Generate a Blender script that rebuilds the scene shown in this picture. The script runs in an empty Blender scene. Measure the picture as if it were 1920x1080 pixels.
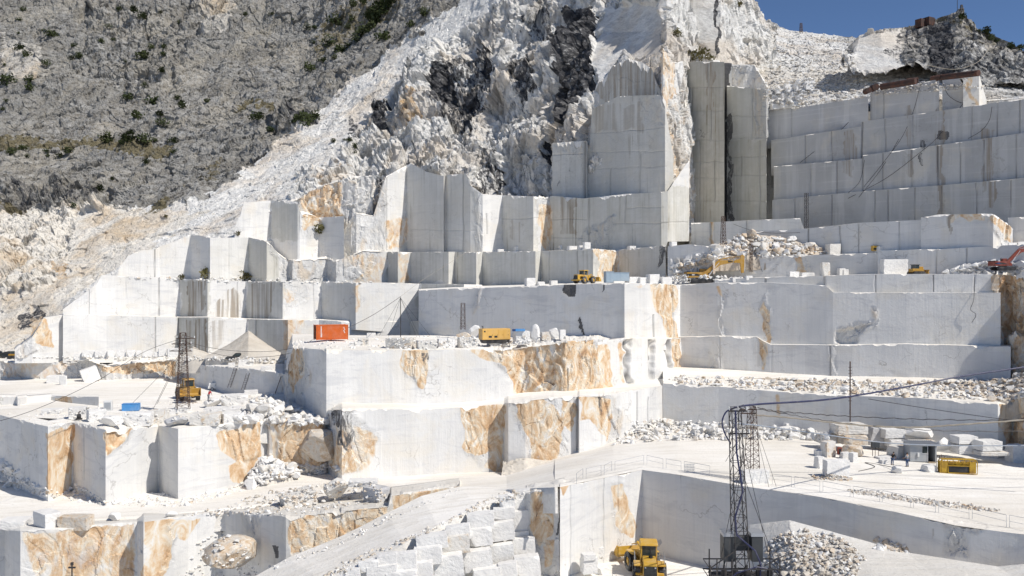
import bpy, bmesh, math, random
import numpy as np
from mathutils import Vector, Matrix
from mathutils.bvhtree import BVHTree

# ---------------------------------------------------------------- camera, light
sc = bpy.context.scene
COL = sc.collection
F = 1600.0                                  # focal length in photo pixels (1920 wide)
cam_d = bpy.data.cameras.new("Camera"); cam = bpy.data.objects.new("Camera", cam_d); COL.objects.link(cam)
cam_d.sensor_width = 36.0; cam_d.lens = 36.0*F/1920.0
cam_d.clip_start = 0.5; cam_d.clip_end = 6000
cam.location = (0, 0, 0); cam.rotation_euler = (math.radians(90), 0, 0)
sc.camera = cam

SUN = Vector((1.0, -0.64, 1.34)).normalized()
sun_el = math.asin(SUN.z); sun_az = math.atan2(SUN.x, SUN.y)
w = bpy.data.worlds.new("World"); sc.world = w; w.use_nodes = True
nt = w.node_tree; nt.nodes.clear()
sky = nt.nodes.new('ShaderNodeTexSky'); sky.sky_type = 'NISHITA'; sky.sun_disc = False
sky.sun_elevation = sun_el; sky.sun_rotation = sun_az
sky.altitude = 3500; sky.air_density = 0.9; sky.dust_density = 0.05; sky.ozone_density = 5.0
bg = nt.nodes.new('ShaderNodeBackground'); bg.inputs[1].default_value = 0.093
wo = nt.nodes.new('ShaderNodeOutputWorld')
nt.links.new(sky.outputs[0], bg.inputs[0]); nt.links.new(bg.outputs[0], wo.inputs[0])
sl = bpy.data.lights.new("Sun", 'SUN'); sl.energy = 3.9; sl.angle = math.radians(0.5); sl.color = (1.0, 0.945, 0.86)
so = bpy.data.objects.new("Sun", sl); COL.objects.link(so)
so.rotation_euler = (-SUN).to_track_quat('-Z', 'Y').to_euler()
sc.view_settings.view_transform = 'Standard'; sc.view_settings.look = 'None'
sc.view_settings.exposure = 0.26; sc.view_settings.gamma = 1.0
sc.cycles.max_bounces = 8; sc.cycles.diffuse_bounces = 6

R = random.Random(7)
rng = np.random.default_rng(7)
def P(px, py, D): return Vector(((px-960)/F*D, D, (540-py)/F*D))
def lin(c): return tuple(((v/12.92) if v <= .04045 else ((v+.055)/1.055)**2.4) for v in c)

# ---------------------------------------------------------------- vector noise
def _h(ix, iy, iz, k):
    n = (ix.astype(np.int64)*73856093) ^ (iy.astype(np.int64)*19349663) ^ (iz.astype(np.int64)*83492791) ^ (k*2654435761)
    n = (n ^ (n >> 13)) * 1274126177; n &= 0x7fffffff
    n = ((n ^ (n >> 16)) * 668265263) & 0x7fffffff
    return ((n ^ (n >> 15)) & 0xffffff) / float(0xffffff)
def vnoise(p, k=0):
    i = np.floor(p); f = p-i; f = f*f*(3-2*f); x, y, z = i[..., 0], i[..., 1], i[..., 2]; r = 0
    for a in (0, 1):
        for b in (0, 1):
            for c in (0, 1):
                wgt = (f[..., 0] if a else 1-f[..., 0])*(f[..., 1] if b else 1-f[..., 1])*(f[..., 2] if c else 1-f[..., 2])
                r = r+wgt*_h(x+a, y+b, z+c, k)
    return r*2-1
def fbm(p, o=4, k=0):
    r = 0; a = .5
    for j in range(o): r = r+a*vnoise(p*(2.03**j)+j*17.3, k+j); a *= .5
    return r
def facets(p, k=0, tilt=1.0):
    """broken rock: each cell is a tilted plate; returns height about -1..1 and the gap to the neighbour cell"""
    i = np.floor(p); best = np.full(p.shape[:-1], 1e9); sec = best.copy(); h = np.zeros(p.shape[:-1])
    for a in (-1, 0, 1):
        for b in (-1, 0, 1):
            for c in (-1, 0, 1):
                x, y, z = i[..., 0]+a, i[..., 1]+b, i[..., 2]+c
                dx = p[..., 0]-(x+_h(x, y, z, k)); dy = p[..., 1]-(y+_h(x, y, z, k+1)); dz = p[..., 2]-(z+_h(x, y, z, k+2))
                d = dx*dx+dy*dy+dz*dz
                g = tilt*((_h(x, y, z, k+3)-.5)*dx+(_h(x, y, z, k+4)-.5)*dy+(_h(x, y, z, k+5)-.3)*dz)*2+(_h(x, y, z, k+6)-.5)
                m = d < best
                sec = np.where(m, best, np.minimum(sec, d)); h = np.where(m, g, h); best = np.where(m, d, best)
    return h, np.sqrt(sec)-np.sqrt(best)
def inpoly(x, y, poly):
    r = np.zeros(x.shape, bool); n = len(poly); j = n-1
    for i in range(n):
        xi, yi = poly[i]; xj, yj = poly[j]
        if yi != yj:
            c = ((yi > y) != (yj > y)) & (x < (xj-xi)*(y-yi)/(yj-yi)+xi); r ^= c
        j = i
    return r

# ---------------------------------------------------------------- materials
class NT:
    def __init__(s, name):
        s.m = bpy.data.materials.new(name); s.m.use_nodes = True; s.t = s.m.node_tree; s.t.nodes.clear()
        s.o = s.n('ShaderNodeOutputMaterial'); s.b = s.n('ShaderNodeBsdfPrincipled'); s.l(s.b.outputs[0], s.o.inputs[0])
    def n(s, ty, **k):
        x = s.t.nodes.new(ty)
        for a, b in k.items(): setattr(x, a, b)
        return x
    def l(s, a, b): s.t.links.new(a, b)
    def set(s, sock, v):
        if hasattr(v, 'is_linked') or hasattr(v, 'links'): s.l(v, sock)
        else: sock.default_value = v
    def noise(s, vec, scale, detail=4, rough=.6, dist=0):
        x = s.n('ShaderNodeTexNoise'); s.l(vec, x.inputs['Vector']); x.inputs['Scale'].default_value = scale
        x.inputs['Detail'].default_value = detail; x.inputs['Roughness'].default_value = rough; x.inputs['Distortion'].default_value = dist
        return x.outputs[0]
    def mapv(s, vec, scale=(1, 1, 1), rot=(0, 0, 0), loc=(0, 0, 0)):
        x = s.n('ShaderNodeMapping'); s.l(vec, x.inputs[0]); x.inputs['Scale'].default_value = scale
        x.inputs['Rotation'].default_value = rot; x.inputs['Location'].default_value = loc; return x.outputs[0]
    def math(s, op, a, b=0.0, clamp=False):
        x = s.n('ShaderNodeMath', operation=op, use_clamp=clamp); s.set(x.inputs[0], a); s.set(x.inputs[1], b); return x.outputs[0]
    def rng(s, v, a, b, c=0, d=1):
        x = s.n('ShaderNodeMapRange'); s.set(x.inputs[0], v); x.inputs[1].default_value = a; x.inputs[2].default_value = b
        x.inputs[3].default_value = c; x.inputs[4].default_value = d; return x.outputs[0]
    def mix(s, f, a, b, mode='MIX'):
        x = s.n('ShaderNodeMix', data_type='RGBA', blend_type=mode); s.set(x.inputs[0], f)
        for k, v in ((6, a), (7, b)):
            if isinstance(v, tuple): x.inputs[k].default_value = (*v, 1) if len(v) == 3 else v
            else: s.l(v, x.inputs[k])
        return x.outputs[2]
    def ramp(s, v, stops):
        x = s.n('ShaderNodeValToRGB'); s.l(v, x.inputs[0]); e = x.color_ramp.elements
        while len(e) < len(stops): e.new(.5)
        for k, (p, c) in enumerate(stops): e[k].position = p; e[k].color = (*c, 1)
        return x.outputs[0]
    def bump(s, h, strength, dist):
        x = s.n('ShaderNodeBump'); s.l(h, x.inputs['Height']); s.set(x.inputs['Strength'], strength); x.inputs['Distance'].default_value = dist
        s.l(x.outputs[0], s.b.inputs['Normal'])
    def fin(s, col, rough=.8, spec=.25):
        s.set(s.b.inputs['Base Color'], col if not isinstance(col, tuple) else (*col, 1)); s.set(s.b.inputs['Roughness'], rough)
        s.b.inputs['Specular IOR Level'].default_value = spec; return s.m

def mat_rock(name, white=(.80, .79, .765), grey=(.67, .665, .65), aged=(.50, .49, .44)):
    s = NT(name); tc = s.n('ShaderNodeTexCoord'); pos = tc.outputs['Object']; uv = s.n('ShaderNodeUVMap', uv_map='wall').outputs[0]
    A = s.n('ShaderNodeSeparateColor'); s.l(s.n('ShaderNodeAttribute', attribute_name='A').outputs[0], A.inputs[0])
    B = s.n('ShaderNodeSeparateColor'); s.l(s.n('ShaderNodeAttribute', attribute_name='B').outputs[0], B.inputs[0])
    ochre, rough, dark = A.outputs; age, seam, stain = B.outputs
    nl = s.noise(pos, .09, 4, .55, .6); nm = s.noise(pos, .5, 5, .6, .8); nf = s.noise(pos, 2.6, 5, .65, .3)
    vein = s.noise(s.mapv(pos, (.25, .25, 1.1), (0, .7, .4)), .5, 6, .7, 1.6)
    streak = s.noise(s.mapv(uv, (1.3, .045, 1)), 1.0, 5, .65); streak2 = s.noise(s.mapv(uv, (.45, .02, 1), loc=(7, 3, 0)), 1.0, 4, .6)
    c = s.mix(s.rng(nl, .35, .65), white, grey)
    c = s.mix(s.math('MULTIPLY', s.rng(vein, .52, .62), .35), c, (.45, .46, .49))
    c = s.mix(s.math('MULTIPLY', s.rng(streak, .5, .64), .22), c, (.55, .56, .58))
    c = s.mix(s.math('MULTIPLY', s.rng(streak2, .54, .6), .22), c, (.83, .83, .82))
    # tone changes from one sawn block to the next, slanting saw marks, a few open cracks
    sep = s.n('ShaderNodeSeparateXYZ'); s.l(uv, sep.inputs[0]); cellu = s.math('FLOOR', s.math('ADD', s.math('MULTIPLY', sep.outputs[0], .145), s.math('MULTIPLY', s.math('FLOOR', s.math('MULTIPLY', sep.outputs[1], .11)), .37)))
    wn = s.n('ShaderNodeTexWhiteNoise', noise_dimensions='1D'); s.l(cellu, wn.inputs['W'])
    c = s.mix(s.math('MULTIPLY', wn.outputs['Value'], .30), c, (.47, .465, .455))
    saw = s.noise(s.mapv(uv, (2.2, .10, 1), (0, 0, -.55)), 1.0, 5, .7); c = s.mix(s.math('MULTIPLY', s.rng(saw, .52, .68), .30), c, (.50, .50, .50))
    saw2 = s.noise(s.mapv(uv, (.06, 1.6, 1), (0, 0, .12), (5, 1, 0)), 1.0, 4, .65); c = s.mix(s.math('MULTIPLY', s.rng(saw2, .56, .66), .18), c, (.86, .85, .83))
    vor = s.n('ShaderNodeTexVoronoi', feature='DISTANCE_TO_EDGE'); wv = s.n('ShaderNodeVectorMath', operation='ADD'); s.l(s.mapv(uv, (.13, .10, 1)), wv.inputs[0])
    nz = s.n('ShaderNodeTexNoise'); s.l(uv, nz.inputs['Vector']); nz.inputs['Scale'].default_value = .35; nz.inputs['Detail'].default_value = 6
    nv_ = s.n('ShaderNodeVectorMath', operation='SCALE'); s.l(nz.outputs['Color'], nv_.inputs[0]); nv_.inputs[3].default_value = .9; s.l(nv_.outputs[0], wv.inputs[1]); s.l(wv.outputs[0], vor.inputs['Vector']); vor.inputs['Scale'].default_value = 1.0
    crack = s.math('MULTIPLY', s.rng(vor.outputs['Distance'], .012, .004), s.rng(s.noise(uv, .12, 3), .50, .58)); c = s.mix(s.math('MULTIPLY', crack, .38), c, (.22, .20, .18))
    # warm dusting
    c = s.mix(s.math('MULTIPLY', s.rng(s.noise(pos, .16, 5, .6, .5), .5, .68), .35), c, (.72, .64, .50))
    # aged, grey green dirt that runs down
    am = s.math('MULTIPLY', age, s.rng(s.math('ADD', streak, s.math('MULTIPLY', nm, .6)), .62, .95, .45, 1.0))
    c = s.mix(am, c, aged)
    sm = s.math('MULTIPLY', age, s.math('MULTIPLY', s.rng(streak, .585, .66), s.rng(s.noise(pos, .2, 3), .45, .6)))
    c = s.mix(s.math('MULTIPLY', sm, .8), c, (.20, .17, .12))
    # rough broken stone: more contrast
    rb = s.rng(s.noise(s.mapv(pos, (1, 1, .45)), 1.1, 7, .72, 1.0), .38, .66)
    c = s.mix(s.math('MULTIPLY', rough, s.math('MULTIPLY', rb, .55)), c, (.42, .42, .42))
    rw = s.rng(s.noise(s.mapv(pos, (1, 1, .4)), .35, 5, .65, .8), .54, .66)
    c = s.mix(s.math('MULTIPLY', rough, s.math('MULTIPLY', rw, .45)), c, (.62, .47, .30))
    rk = s.rng(s.noise(s.mapv(pos, (1.2, 1.2, .4)), 1.7, 6, .75, 2.0), .60, .68)
    c = s.mix(s.math('MULTIPLY', rough, s.math('MULTIPLY', rk, .6)), c, (.12, .12, .12))
    # ochre
    on = s.noise(s.mapv(pos, (1, 1, .55)), .45, 7, .68, 1.6)
    oc = s.ramp(on, [(.30, (.38, .23, .13)), (.40, (.56, .37, .21)), (.48, (.66, .49, .32)), (.55, (.72, .62, .48)), (.64, (.75, .73, .69))])
    om = s.rng(s.math('ADD', ochre, s.math('MULTIPLY', s.math('SUBTRACT', s.noise(s.mapv(pos, (1, 1, .7)), .8, 6, .7, .6), .5), 1.1)), .26, .58)
    om = s.math('MULTIPLY', om, s.rng(ochre, .02, .2))
    c = s.mix(s.math('MULTIPLY', om, s.rng(s.noise(s.mapv(pos, (1, 1, .5), (.5, .2, 0)), .9, 7, .75, .8), .28, .43)), c, oc)
    # dark patches, painted gap shade among them
    dm = s.rng(s.math('ADD', dark, s.math('MULTIPLY', s.math('SUBTRACT', s.noise(s.mapv(pos, (1, 1, .5)), .7, 7, .75, 1.2), .5), 1.5)), .48, .68)
    dm = s.math('MULTIPLY', dm, s.rng(dark, .02, .2))
    c = s.mix(dm, c, s.mix(nf, (.06, .06, .065), (.17, .165, .16)))
    # brown running stain and saw cuts
    st = s.math('MULTIPLY', stain, s.rng(streak, .42, .56)); c = s.mix(s.math('MULTIPLY', st, .85), c, (.25, .20, .145))
    c = s.mix(s.math('MULTIPLY', seam, .75), c, (.16, .155, .15))
    c = s.mix(s.rng(nf, .3, .7, 0, .07), c, (.5, .5, .5))
    h = s.math('ADD', s.math('MULTIPLY', nf, .22), s.math('MULTIPLY', saw, .25))
    h = s.math('ADD', h, s.math('MULTIPLY', s.noise(s.mapv(pos, (1, 1, .6)), 1.2, 7, .7, .5), s.math('ADD', s.math('MULTIPLY', rough, 2.5), .12)))
    s.bump(h, .42, .45)
    return s.fin(c, .85, .2)

def mat_slope(name):
    """grey weathered mountainside / white scree / beige earth, chosen by the A attribute"""
    s = NT(name); tc = s.n('ShaderNodeTexCoord'); pos = tc.outputs['Object']
    A = s.n('ShaderNodeSeparateColor'); s.l(s.n('ShaderNodeAttribute', attribute_name='A').outputs[0], A.inputs[0])
    B = s.n('ShaderNodeSeparateColor'); s.l(s.n('ShaderNodeAttribute', attribute_name='B').outputs[0], B.inputs[0])
    ochre, cliff, dark = A.outputs; grey, grass, beige = B.outputs
    n1 = s.noise(pos, .05, 5, .6, .5); n2 = s.noise(s.mapv(pos, (1, .6, 1.2)), .45, 8, .72, .2); n3 = s.noise(s.mapv(pos, (1, .7, 1.5), (.3, .25, 0)), .42, 9, .78, .25)
    n4 = s.noise(s.mapv(pos, (1, 1, .3)), .8, 8, .78, .35)
    wh = s.mix(s.rng(n3, .44, .68), (.86, .85, .82), (.56, .55, .53))
    wh = s.mix(s.math('MULTIPLY', s.rng(n1, .48, .62), .5), wh, (.66, .55, .42))
    gr = s.ramp(n3, [(.35, (.06, .055, .046)), (.45, (.21, .20, .185)), (.55, (.37, .365, .35)), (.68, (.60, .59, .57))])
    gr = s.mix(s.math('MULTIPLY', s.rng(s.noise(pos, .028, 4, .6, .6), .38, .60), .5), gr, (.22, .215, .20))
    gr = s.mix(s.math('MULTIPLY', s.rng(s.noise(s.mapv(pos, (.35, .35, 1.3), (0, .75, 0)), .09, 5, .6, .4), .44, .62), .45), gr, (.22, .20, .165))
    gr = s.mix(s.math('MULTIPLY', s.rng(n1, .52, .60), .25), gr, (.52, .47, .38))
    be = s.mix(s.rng(n1, .48, .68), (.80, .76, .69), (.60, .46, .30)); be = s.mix(s.rng(n3, .54, .68), be, (.42, .37, .30))
    c = s.mix(s.rng(s.math('ADD', grey, s.math('MULTIPLY', s.math('SUBTRACT', n2, .5), 1.0)), .4, .6), wh, gr)
    c = s.mix(s.rng(s.math('ADD', beige, s.math('MULTIPLY', s.math('SUBTRACT', n2, .5), .8)), .35, .7), c, be)
    c = s.mix(s.math('MULTIPLY', cliff, s.rng(n4, .50, .62, 0, .6)), c, (.55, .55, .55))
    c = s.mix(s.math('MULTIPLY', cliff, s.rng(n4, .575, .64)), c, (.10, .10, .10))
    st = s.noise(s.mapv(pos, (.9, .9, .06)), 1.0, 5, .65)
    c = s.mix(s.math('MULTIPLY', s.math('MULTIPLY', cliff, .5), s.rng(st, .58, .66)), c, (.25, .23, .20))
    om = s.rng(s.math('ADD', ochre, s.math('MULTIPLY', s.math('SUBTRACT', n2, .5), 1.2)), .42, .62)
    c = s.mix(s.math('MULTIPLY', om, s.rng(ochre, .02, .2)), c, s.mix(s.rng(n3, .4, .6), (.60, .42, .24), (.72, .62, .50)))
    dm = s.rng(s.math('ADD', dark, s.math('MULTIPLY', s.math('SUBTRACT', n4, .5), 1.5)), .45, .6)
    c = s.mix(s.math('MULTIPLY', s.math('MULTIPLY', dm, s.rng(n3, .66, .56)), s.rng(dark, .02, .2)), c, s.mix(s.rng(n3, .4, .6), (.045, .045, .05), (.16, .16, .165)))
    gm = s.rng(s.math('ADD', grass, s.math('MULTIPLY', s.math('SUBTRACT', n2, .5), 1.6)), .5, .68)
    c = s.mix(s.math('MULTIPLY', gm, s.rng(grass, .02, .2)), c, s.mix(n3, (.09, .085, .045), (.26, .22, .15)))
    h = s.math('ADD', s.math('MULTIPLY', n2, 1.6), s.math('ADD', s.math('MULTIPLY', n3, .6), s.math('MULTIPLY', s.noise(pos, 6, 4, .7), .2)))
    s.bump(h, .75, 1.1)
    return s.fin(c, .95, .1)

def mat_dust(name, a=(.88, .855, .81), b=(.80, .765, .70), gravel=0.5):
    s = NT(name); tc = s.n('ShaderNodeTexCoord'); pos = tc.outputs['Object']
    n1 = s.noise(pos, .07, 5, .6, .8); n2 = s.noise(s.mapv(pos, (.25, 1.2, 1), (0, 0, .5)), .6, 5, .6, .5); n3 = s.noise(pos, 3.5, 5, .75)
    c = s.mix(s.rng(n1, .38, .64), a, b); c = s.mix(s.math('MULTIPLY', s.rng(n2, .48, .66), .4), c, (.68, .64, .57))
    c = s.mix(s.math('MULTIPLY', s.rng(n3, .55, .68), gravel), c, (.46, .44, .40))
    tr = s.noise(s.mapv(pos, (.05, 1.5, 1), (0, 0, .35)), 1.0, 4, .6, .25); tr2 = s.noise(s.mapv(pos, (.05, 1.3, 1), (0, 0, -.45), (3, 9, 0)), 1.0, 4, .6, .25)
    c = s.mix(s.math('MULTIPLY', s.rng(tr, .54, .64), .32), c, (.60, .555, .48)); c = s.mix(s.math('MULTIPLY', s.rng(tr2, .55, .65), .25), c, (.66, .62, .56))
    c = s.mix(s.math('MULTIPLY', s.rng(s.noise(pos, .035, 4, .6, .5), .52, .66), .4), c, (.66, .61, .53))
    s.bump(s.math('ADD', s.math('MULTIPLY', n3, .5), s.math('ADD', n2, tr)), .5, .25); return s.fin(c, .95, .1)

M = {}
M['rock'] = mat_rock('marble_face'); M['rock_ur'] = mat_rock('shade_darkened_marble_face', (.52, .52, .52), (.36, .36, .365), (.34, .33, .29)); M['rock_old'] = mat_rock('weathered_marble_face', (.66, .655, .63), (.52, .52, .505), (.40, .39, .34))  # rock_ur: shade on the upper right benches put into its base colours
M['slope'] = mat_slope('mountain_rock'); M['dust'] = mat_dust('marble_dust'); M['gravel_mid'] = mat_dust('dusty_rubble', (.60, .52, .43), (.48, .40, .31), .8); M['scree'] = mat_dust('marble_scree', (.74, .73, .70), (.60, .57, .52), .8)

# ---------------------------------------------------------------- terrain builder
SURF = []            # (verts, faces) for placing things by looking along a pixel
def seg_interp(vals, t):
    """vals (k, ...) sampled at positions 0..k-1 ; t array"""
    i = np.clip(np.floor(t).astype(int), 0, len(vals)-2); f = (t-i)
    return vals[i]*(1-f)[:, None]+vals[i+1]*f[:, None]
def terrain(name, rings, bands, mats, regions=(), vseams=(), hseams=(), chip=0.0, cell=1.9, disp=1.0, age=0.0, smooth=False, base_rough=0.0, B0=(0, 0, 0), kind='structure', seed=0, surf=True, stretch=(1, 1, .4), wts=(.5, .5, .28, 0.6), gully=0.0):
    """rings: list of point lists (Vectors, same length), bands[k]: dict(n=None|int, mat=0, amp=..) between ring k and k+1"""
    Rg = np.array([[tuple(p) for p in r] for r in rings])          # (nr, nc, 3)
    nr, nc = Rg.shape[:2]
    # columns
    ts = []
    for c in range(nc-1):
        best = 1
        for r in range(nr):
            if bands[min(r, nr-2)].get('coarse'): continue
            a, b = Rg[r, c], Rg[r, c+1]; d = max(20., min(a[1], b[1]))
            best = max(best, int(np.linalg.norm(b-a)*F/d/cell))
        best = min(best, 420)
        ts += list(c+np.arange(best)/best)
    ts.append(nc-1.0); ts = np.array(ts)
    rows = []; bandid = []
    for r in range(nr-1):
        b = bands[r]; n = b.get('n')
        if not n:
            n = 1
            for c in range(nc):
                p, q = Rg[r, c], Rg[r+1, c]; d = max(20., min(p[1], q[1]))
                dy = abs(p[2]/p[1]-q[2]/q[1])*F if b.get('flat') else np.linalg.norm(q-p)*F/d
                n = max(n, int(dy/(b.get('cell', cell))))
            n = min(n, 330)
        for k in range(n): rows.append((r, k/n))
    rows.append((nr-2, 1.0))
    NR, NC = len(rows), len(ts)
    pos = np.zeros((NR, NC, 3)); band = np.zeros(NR, int)
    ring_s = [seg_interp(Rg[r], ts) for r in range(nr)]
    for i, (r, f) in enumerate(rows): pos[i] = ring_s[r]*(1-f)+ring_s[r+1]*f; band[i] = r
    px = pos[..., 0]/pos[..., 1]*F+960; py = 540-pos[..., 2]/pos[..., 1]*F
    gu = np.gradient(pos, axis=1); gv = np.gradient(pos, axis=0)
    nrm = np.cross(gu, gv); nrm /= (np.linalg.norm(nrm, axis=-1, keepdims=True)+1e-9)
    nrm = np.where(((nrm*(-pos)).sum(-1) < 0)[..., None], -nrm, nrm)
    A = np.zeros((NR, NC, 4)); Bc = np.zeros((NR, NC, 4)); A[..., 3] = 1; Bc[..., 3] = 1
    for k in range(3): Bc[..., k] = B0[k]
    if age: Bc[..., 0] = age
    A[..., 1] = base_rough
    q3 = pos+seed*13.7
    jx = px+fbm(q3*.35, 3, 3)*16; jy = py+fbm(q3*.35, 3, 9)*16
    push = np.zeros((NR, NC))
    CH = {'o': (0, 0), 'r': (0, 1), 'd': (0, 2), 'a': (1, 0), 's': (1, 2), 'g': (1, 0), 'v': (1, 1), 'b': (1, 2)}
    for rg in regions:
        poly = rg[1]; val = rg[2] if len(rg) > 2 else 1.0
        m = inpoly(jx, jy, poly)
        for chn in rg[0]:
            if chn == 'p': push += m*val; continue
            k, j = CH[chn]; T = (A, Bc)[k]
            T[..., j] = np.where(m, np.where(val >= 0, np.maximum(T[..., j], val), 0), T[..., j])
    def blur(T, n):
        for _ in range(n):
            Tp = np.pad(T, 1, mode='edge'); T = (Tp[:-2, 1:-1]+Tp[2:, 1:-1]+Tp[1:-1, :-2]+Tp[1:-1, 2:]+Tp[1:-1, 1:-1]*2)/6
        return T
    if kind != 'slope':
        A[..., 1] = blur(A[..., 1], 7); A[..., 0] = blur(A[..., 0], 3); push = blur(push, 3)
    else: A[..., 1] = blur(A[..., 1], 4)
    face = np.array([1.0 if bands[b].get('face', True) else 0.0 for b in band])[:, None]
    amp = np.array([bands[b].get('amp', 1.0) for b in band])[:, None]
    rough = A[..., 1]
    d = fbm(q3*.25, 4, 21)*.10*disp*amp
    if (rough*amp).max() > 0.01:
        warp = np.stack([fbm(q3*.12, 3, 81), fbm(q3*.12, 3, 83), fbm(q3*.12, 3, 87)], -1)*(1.8 if gully else 3.5)
        qa = (q3+warp)*np.array(stretch)
        h1, g1 = facets(qa*.13, 31); h2, g2 = facets(qa*.38, 41); h3, g3 = facets(qa*np.array([1, 1, 1.3])*1.05, 51)
        rr = h1*wts[0]+h2*wts[1]+h3*wts[2]-np.clip(.12-g1, 0, .12)*wts[3]-np.clip(.1-g2, 0, .1)*wts[3]*.5+fbm(qa*np.array([.5, .5, .5]), 4, 91)*wts[1]
        if gully:
            gp = (pos+warp*1.5)*np.array([.075, .075, .014]); gq = (pos+warp)*np.array([.2, .2, .035])
            rr = rr+gully*(np.abs(vnoise(gp, 7))*1.6-.5)+gully*.45*(np.abs(vnoise(gq, 8))*1.6-.5)
        d = d+rough*amp*disp*(rr-.1)
    sm = np.zeros((NR, NC)); ms = face*np.ones((NR, NC))
    for sx in vseams:                                         # (px, y0, y1[, width, strength])
        x0, y0, y1 = sx[:3]; wd = sx[3] if len(sx) > 3 else 1.3; st = sx[4] if len(sx) > 4 else .6
        xx = x0+fbm(np.stack([py*.03+sx[0], py*0, py*0], -1), 3, 5)*2.0
        sm = np.maximum(sm, st*np.clip(1.2-np.abs(px-xx)/wd, 0, 1)*(py > y0)*(py < y1))
    for (x0, y0, x1, y1, *rest) in hseams:
        st = (rest[0] if rest else .5)*.6; f = (px-x0)/(x1-x0+1e-6); yy = y0+(y1-y0)*f+fbm(np.stack([px*.05+y0, px*0, px*0], -1), 3, 5)*2.2
        sm = np.maximum(sm, st*np.clip(1.2-np.abs(py-yy)/1.4, 0, 1)*(px > x0)*(px < x1))
    sm = sm*ms; Bc[..., 1] = np.maximum(Bc[..., 1], sm) if kind != 'slope' else Bc[..., 1]
    d = d-sm*.25-push
    pos2 = pos+nrm*d[..., None]
    if chip:
        for i in range(NR):                                   # chipped upper rim: the rows next to the rim sink unevenly
            if bands[band[i]].get('rim') is not None and rows[i][1] == 0:
                n = fbm(q3[i]*.45, 4, 61)+.3*fbm(q3[i]*1.5, 2, 71); cut = np.clip(n-.08, 0, .5)*chip*2.1
                z = pos2[i, :, 2]-cut
                for j in range(max(0, i-14), i+1): pos2[j, :, 2] = np.minimum(pos2[j, :, 2], z-(i-j)*.001)
    idx = np.arange(NR*NC).reshape(NR, NC)
    fq = np.stack([idx[:-1, :-1], idx[:-1, 1:], idx[1:, 1:], idx[1:, :-1]], -1).reshape(-1, 4)
    me = bpy.data.meshes.new(name); nv = NR*NC; nf = len(fq)
    me.vertices.add(nv); me.vertices.foreach_set('co', pos2.reshape(-1).astype(np.float32))
    me.loops.add(nf*4); me.polygons.add(nf)
    me.loops.foreach_set('vertex_index', fq.reshape(-1).astype(np.int32))
    me.polygons.foreach_set('loop_start', (np.arange(nf)*4).astype(np.int32))
    mi = np.array([bands[b].get('mat', 0) for b in band])[:-1]; mi = np.repeat(mi[:, None], NC-1, 1).reshape(-1)
    me.polygons.foreach_set('material_index', mi.astype(np.int32))
    sf = np.array([1 if (smooth or bands[b].get('smooth')) else 0 for b in band])[:-1]; sf = np.repeat(sf[:, None], NC-1, 1).reshape(-1)
    me.polygons.foreach_set('use_smooth', sf.astype(bool))
    me.update(calc_edges=True)
    uvl = me.uv_layers.new(name='wall')
    mid = ring_s[0]; u = np.concatenate([[0], np.cumsum(np.linalg.norm(np.diff(mid, axis=0), axis=1))])+seed*31
    UV = np.zeros((NR, NC, 2)); UV[..., 0] = u[None, :]; UV[..., 1] = pos[..., 2]
    uvl.data.foreach_set('uv', UV.reshape(-1, 2)[fq.reshape(-1)].reshape(-1).astype(np.float32))
    for nm, T in (('A', A), ('B', Bc)):
        at = me.attributes.new(nm, 'FLOAT_COLOR', 'POINT'); at.data.foreach_set('color', T.reshape(-1).astype(np.float32))
    for m in mats: me.materials.append(m)
    me.validate()
    o = bpy.data.objects.new(name, me); COL.objects.link(o); o['kind'] = kind if kind != 'slope' else 'structure'
    if surf: SURF.append((pos2.reshape(-1, 3), fq))
    return o

WN = [0]
def wall(name, pts, back=12, backz=0.0, mat='rock', capmat='dust', chip=.5, ends=True, zb=None, regions=(), rough_pts=None, cap_rough=.0, **k):
    """pts: (px, top py, bottom py, distance) along the foot of a cut face, left to right. Solid: face, top, back."""
    WN[0] += 1
    bot, top, bk, bb, rim = [], [], [], [], []
    for (x, t, b, D) in pts:
        T = P(x, t, D); Bt = P(x, b, D) if b is not None else Vector((T.x, T.y, zb))
        if b is not None and zb is not None: Bt = Vector((T.x, T.y, min(Bt.z, zb)))
        Q = Vector((T.x*(D+back)/D, D+back, T.z+backz)); Bt.z -= 1.3 if zb is None else 0; bot.append(Bt); top.append(T); bk.append(Q); bb.append(Vector((Q.x, Q.y, Bt.z-2)))
        rim.append(Vector((T.x*(D+.35)/D, D+.35, T.z+.02)))
    if ends:
        def cl(lst, i, src): lst.insert(0 if i == 0 else len(lst), src)
        for i in (0, -1):
            q = bk[i].copy(); qb = bb[i].copy()
            cl(bot, i, Vector((q.x, q.y, bot[i].z))); cl(top, i, q.copy()); cl(rim, i, q.copy()); cl(bk, i, q.copy()); cl(bb, i, qb)
    k.setdefault('disp', .42 if k.get('base_rough', 0) < .55 else 1.0)
    bands = [dict(amp=1), dict(mat=1, face=False, amp=.4, n=1, rim=1), dict(mat=1, face=False, amp=.6+cap_rough*2, flat=True, smooth=True), dict(mat=0, n=2, coarse=1)]
    return terrain(name, [bot, top, rim, bk, bb], bands, [M[mat], M[capmat]], regions=regions, chip=chip, seed=WN[0], **k)
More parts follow.
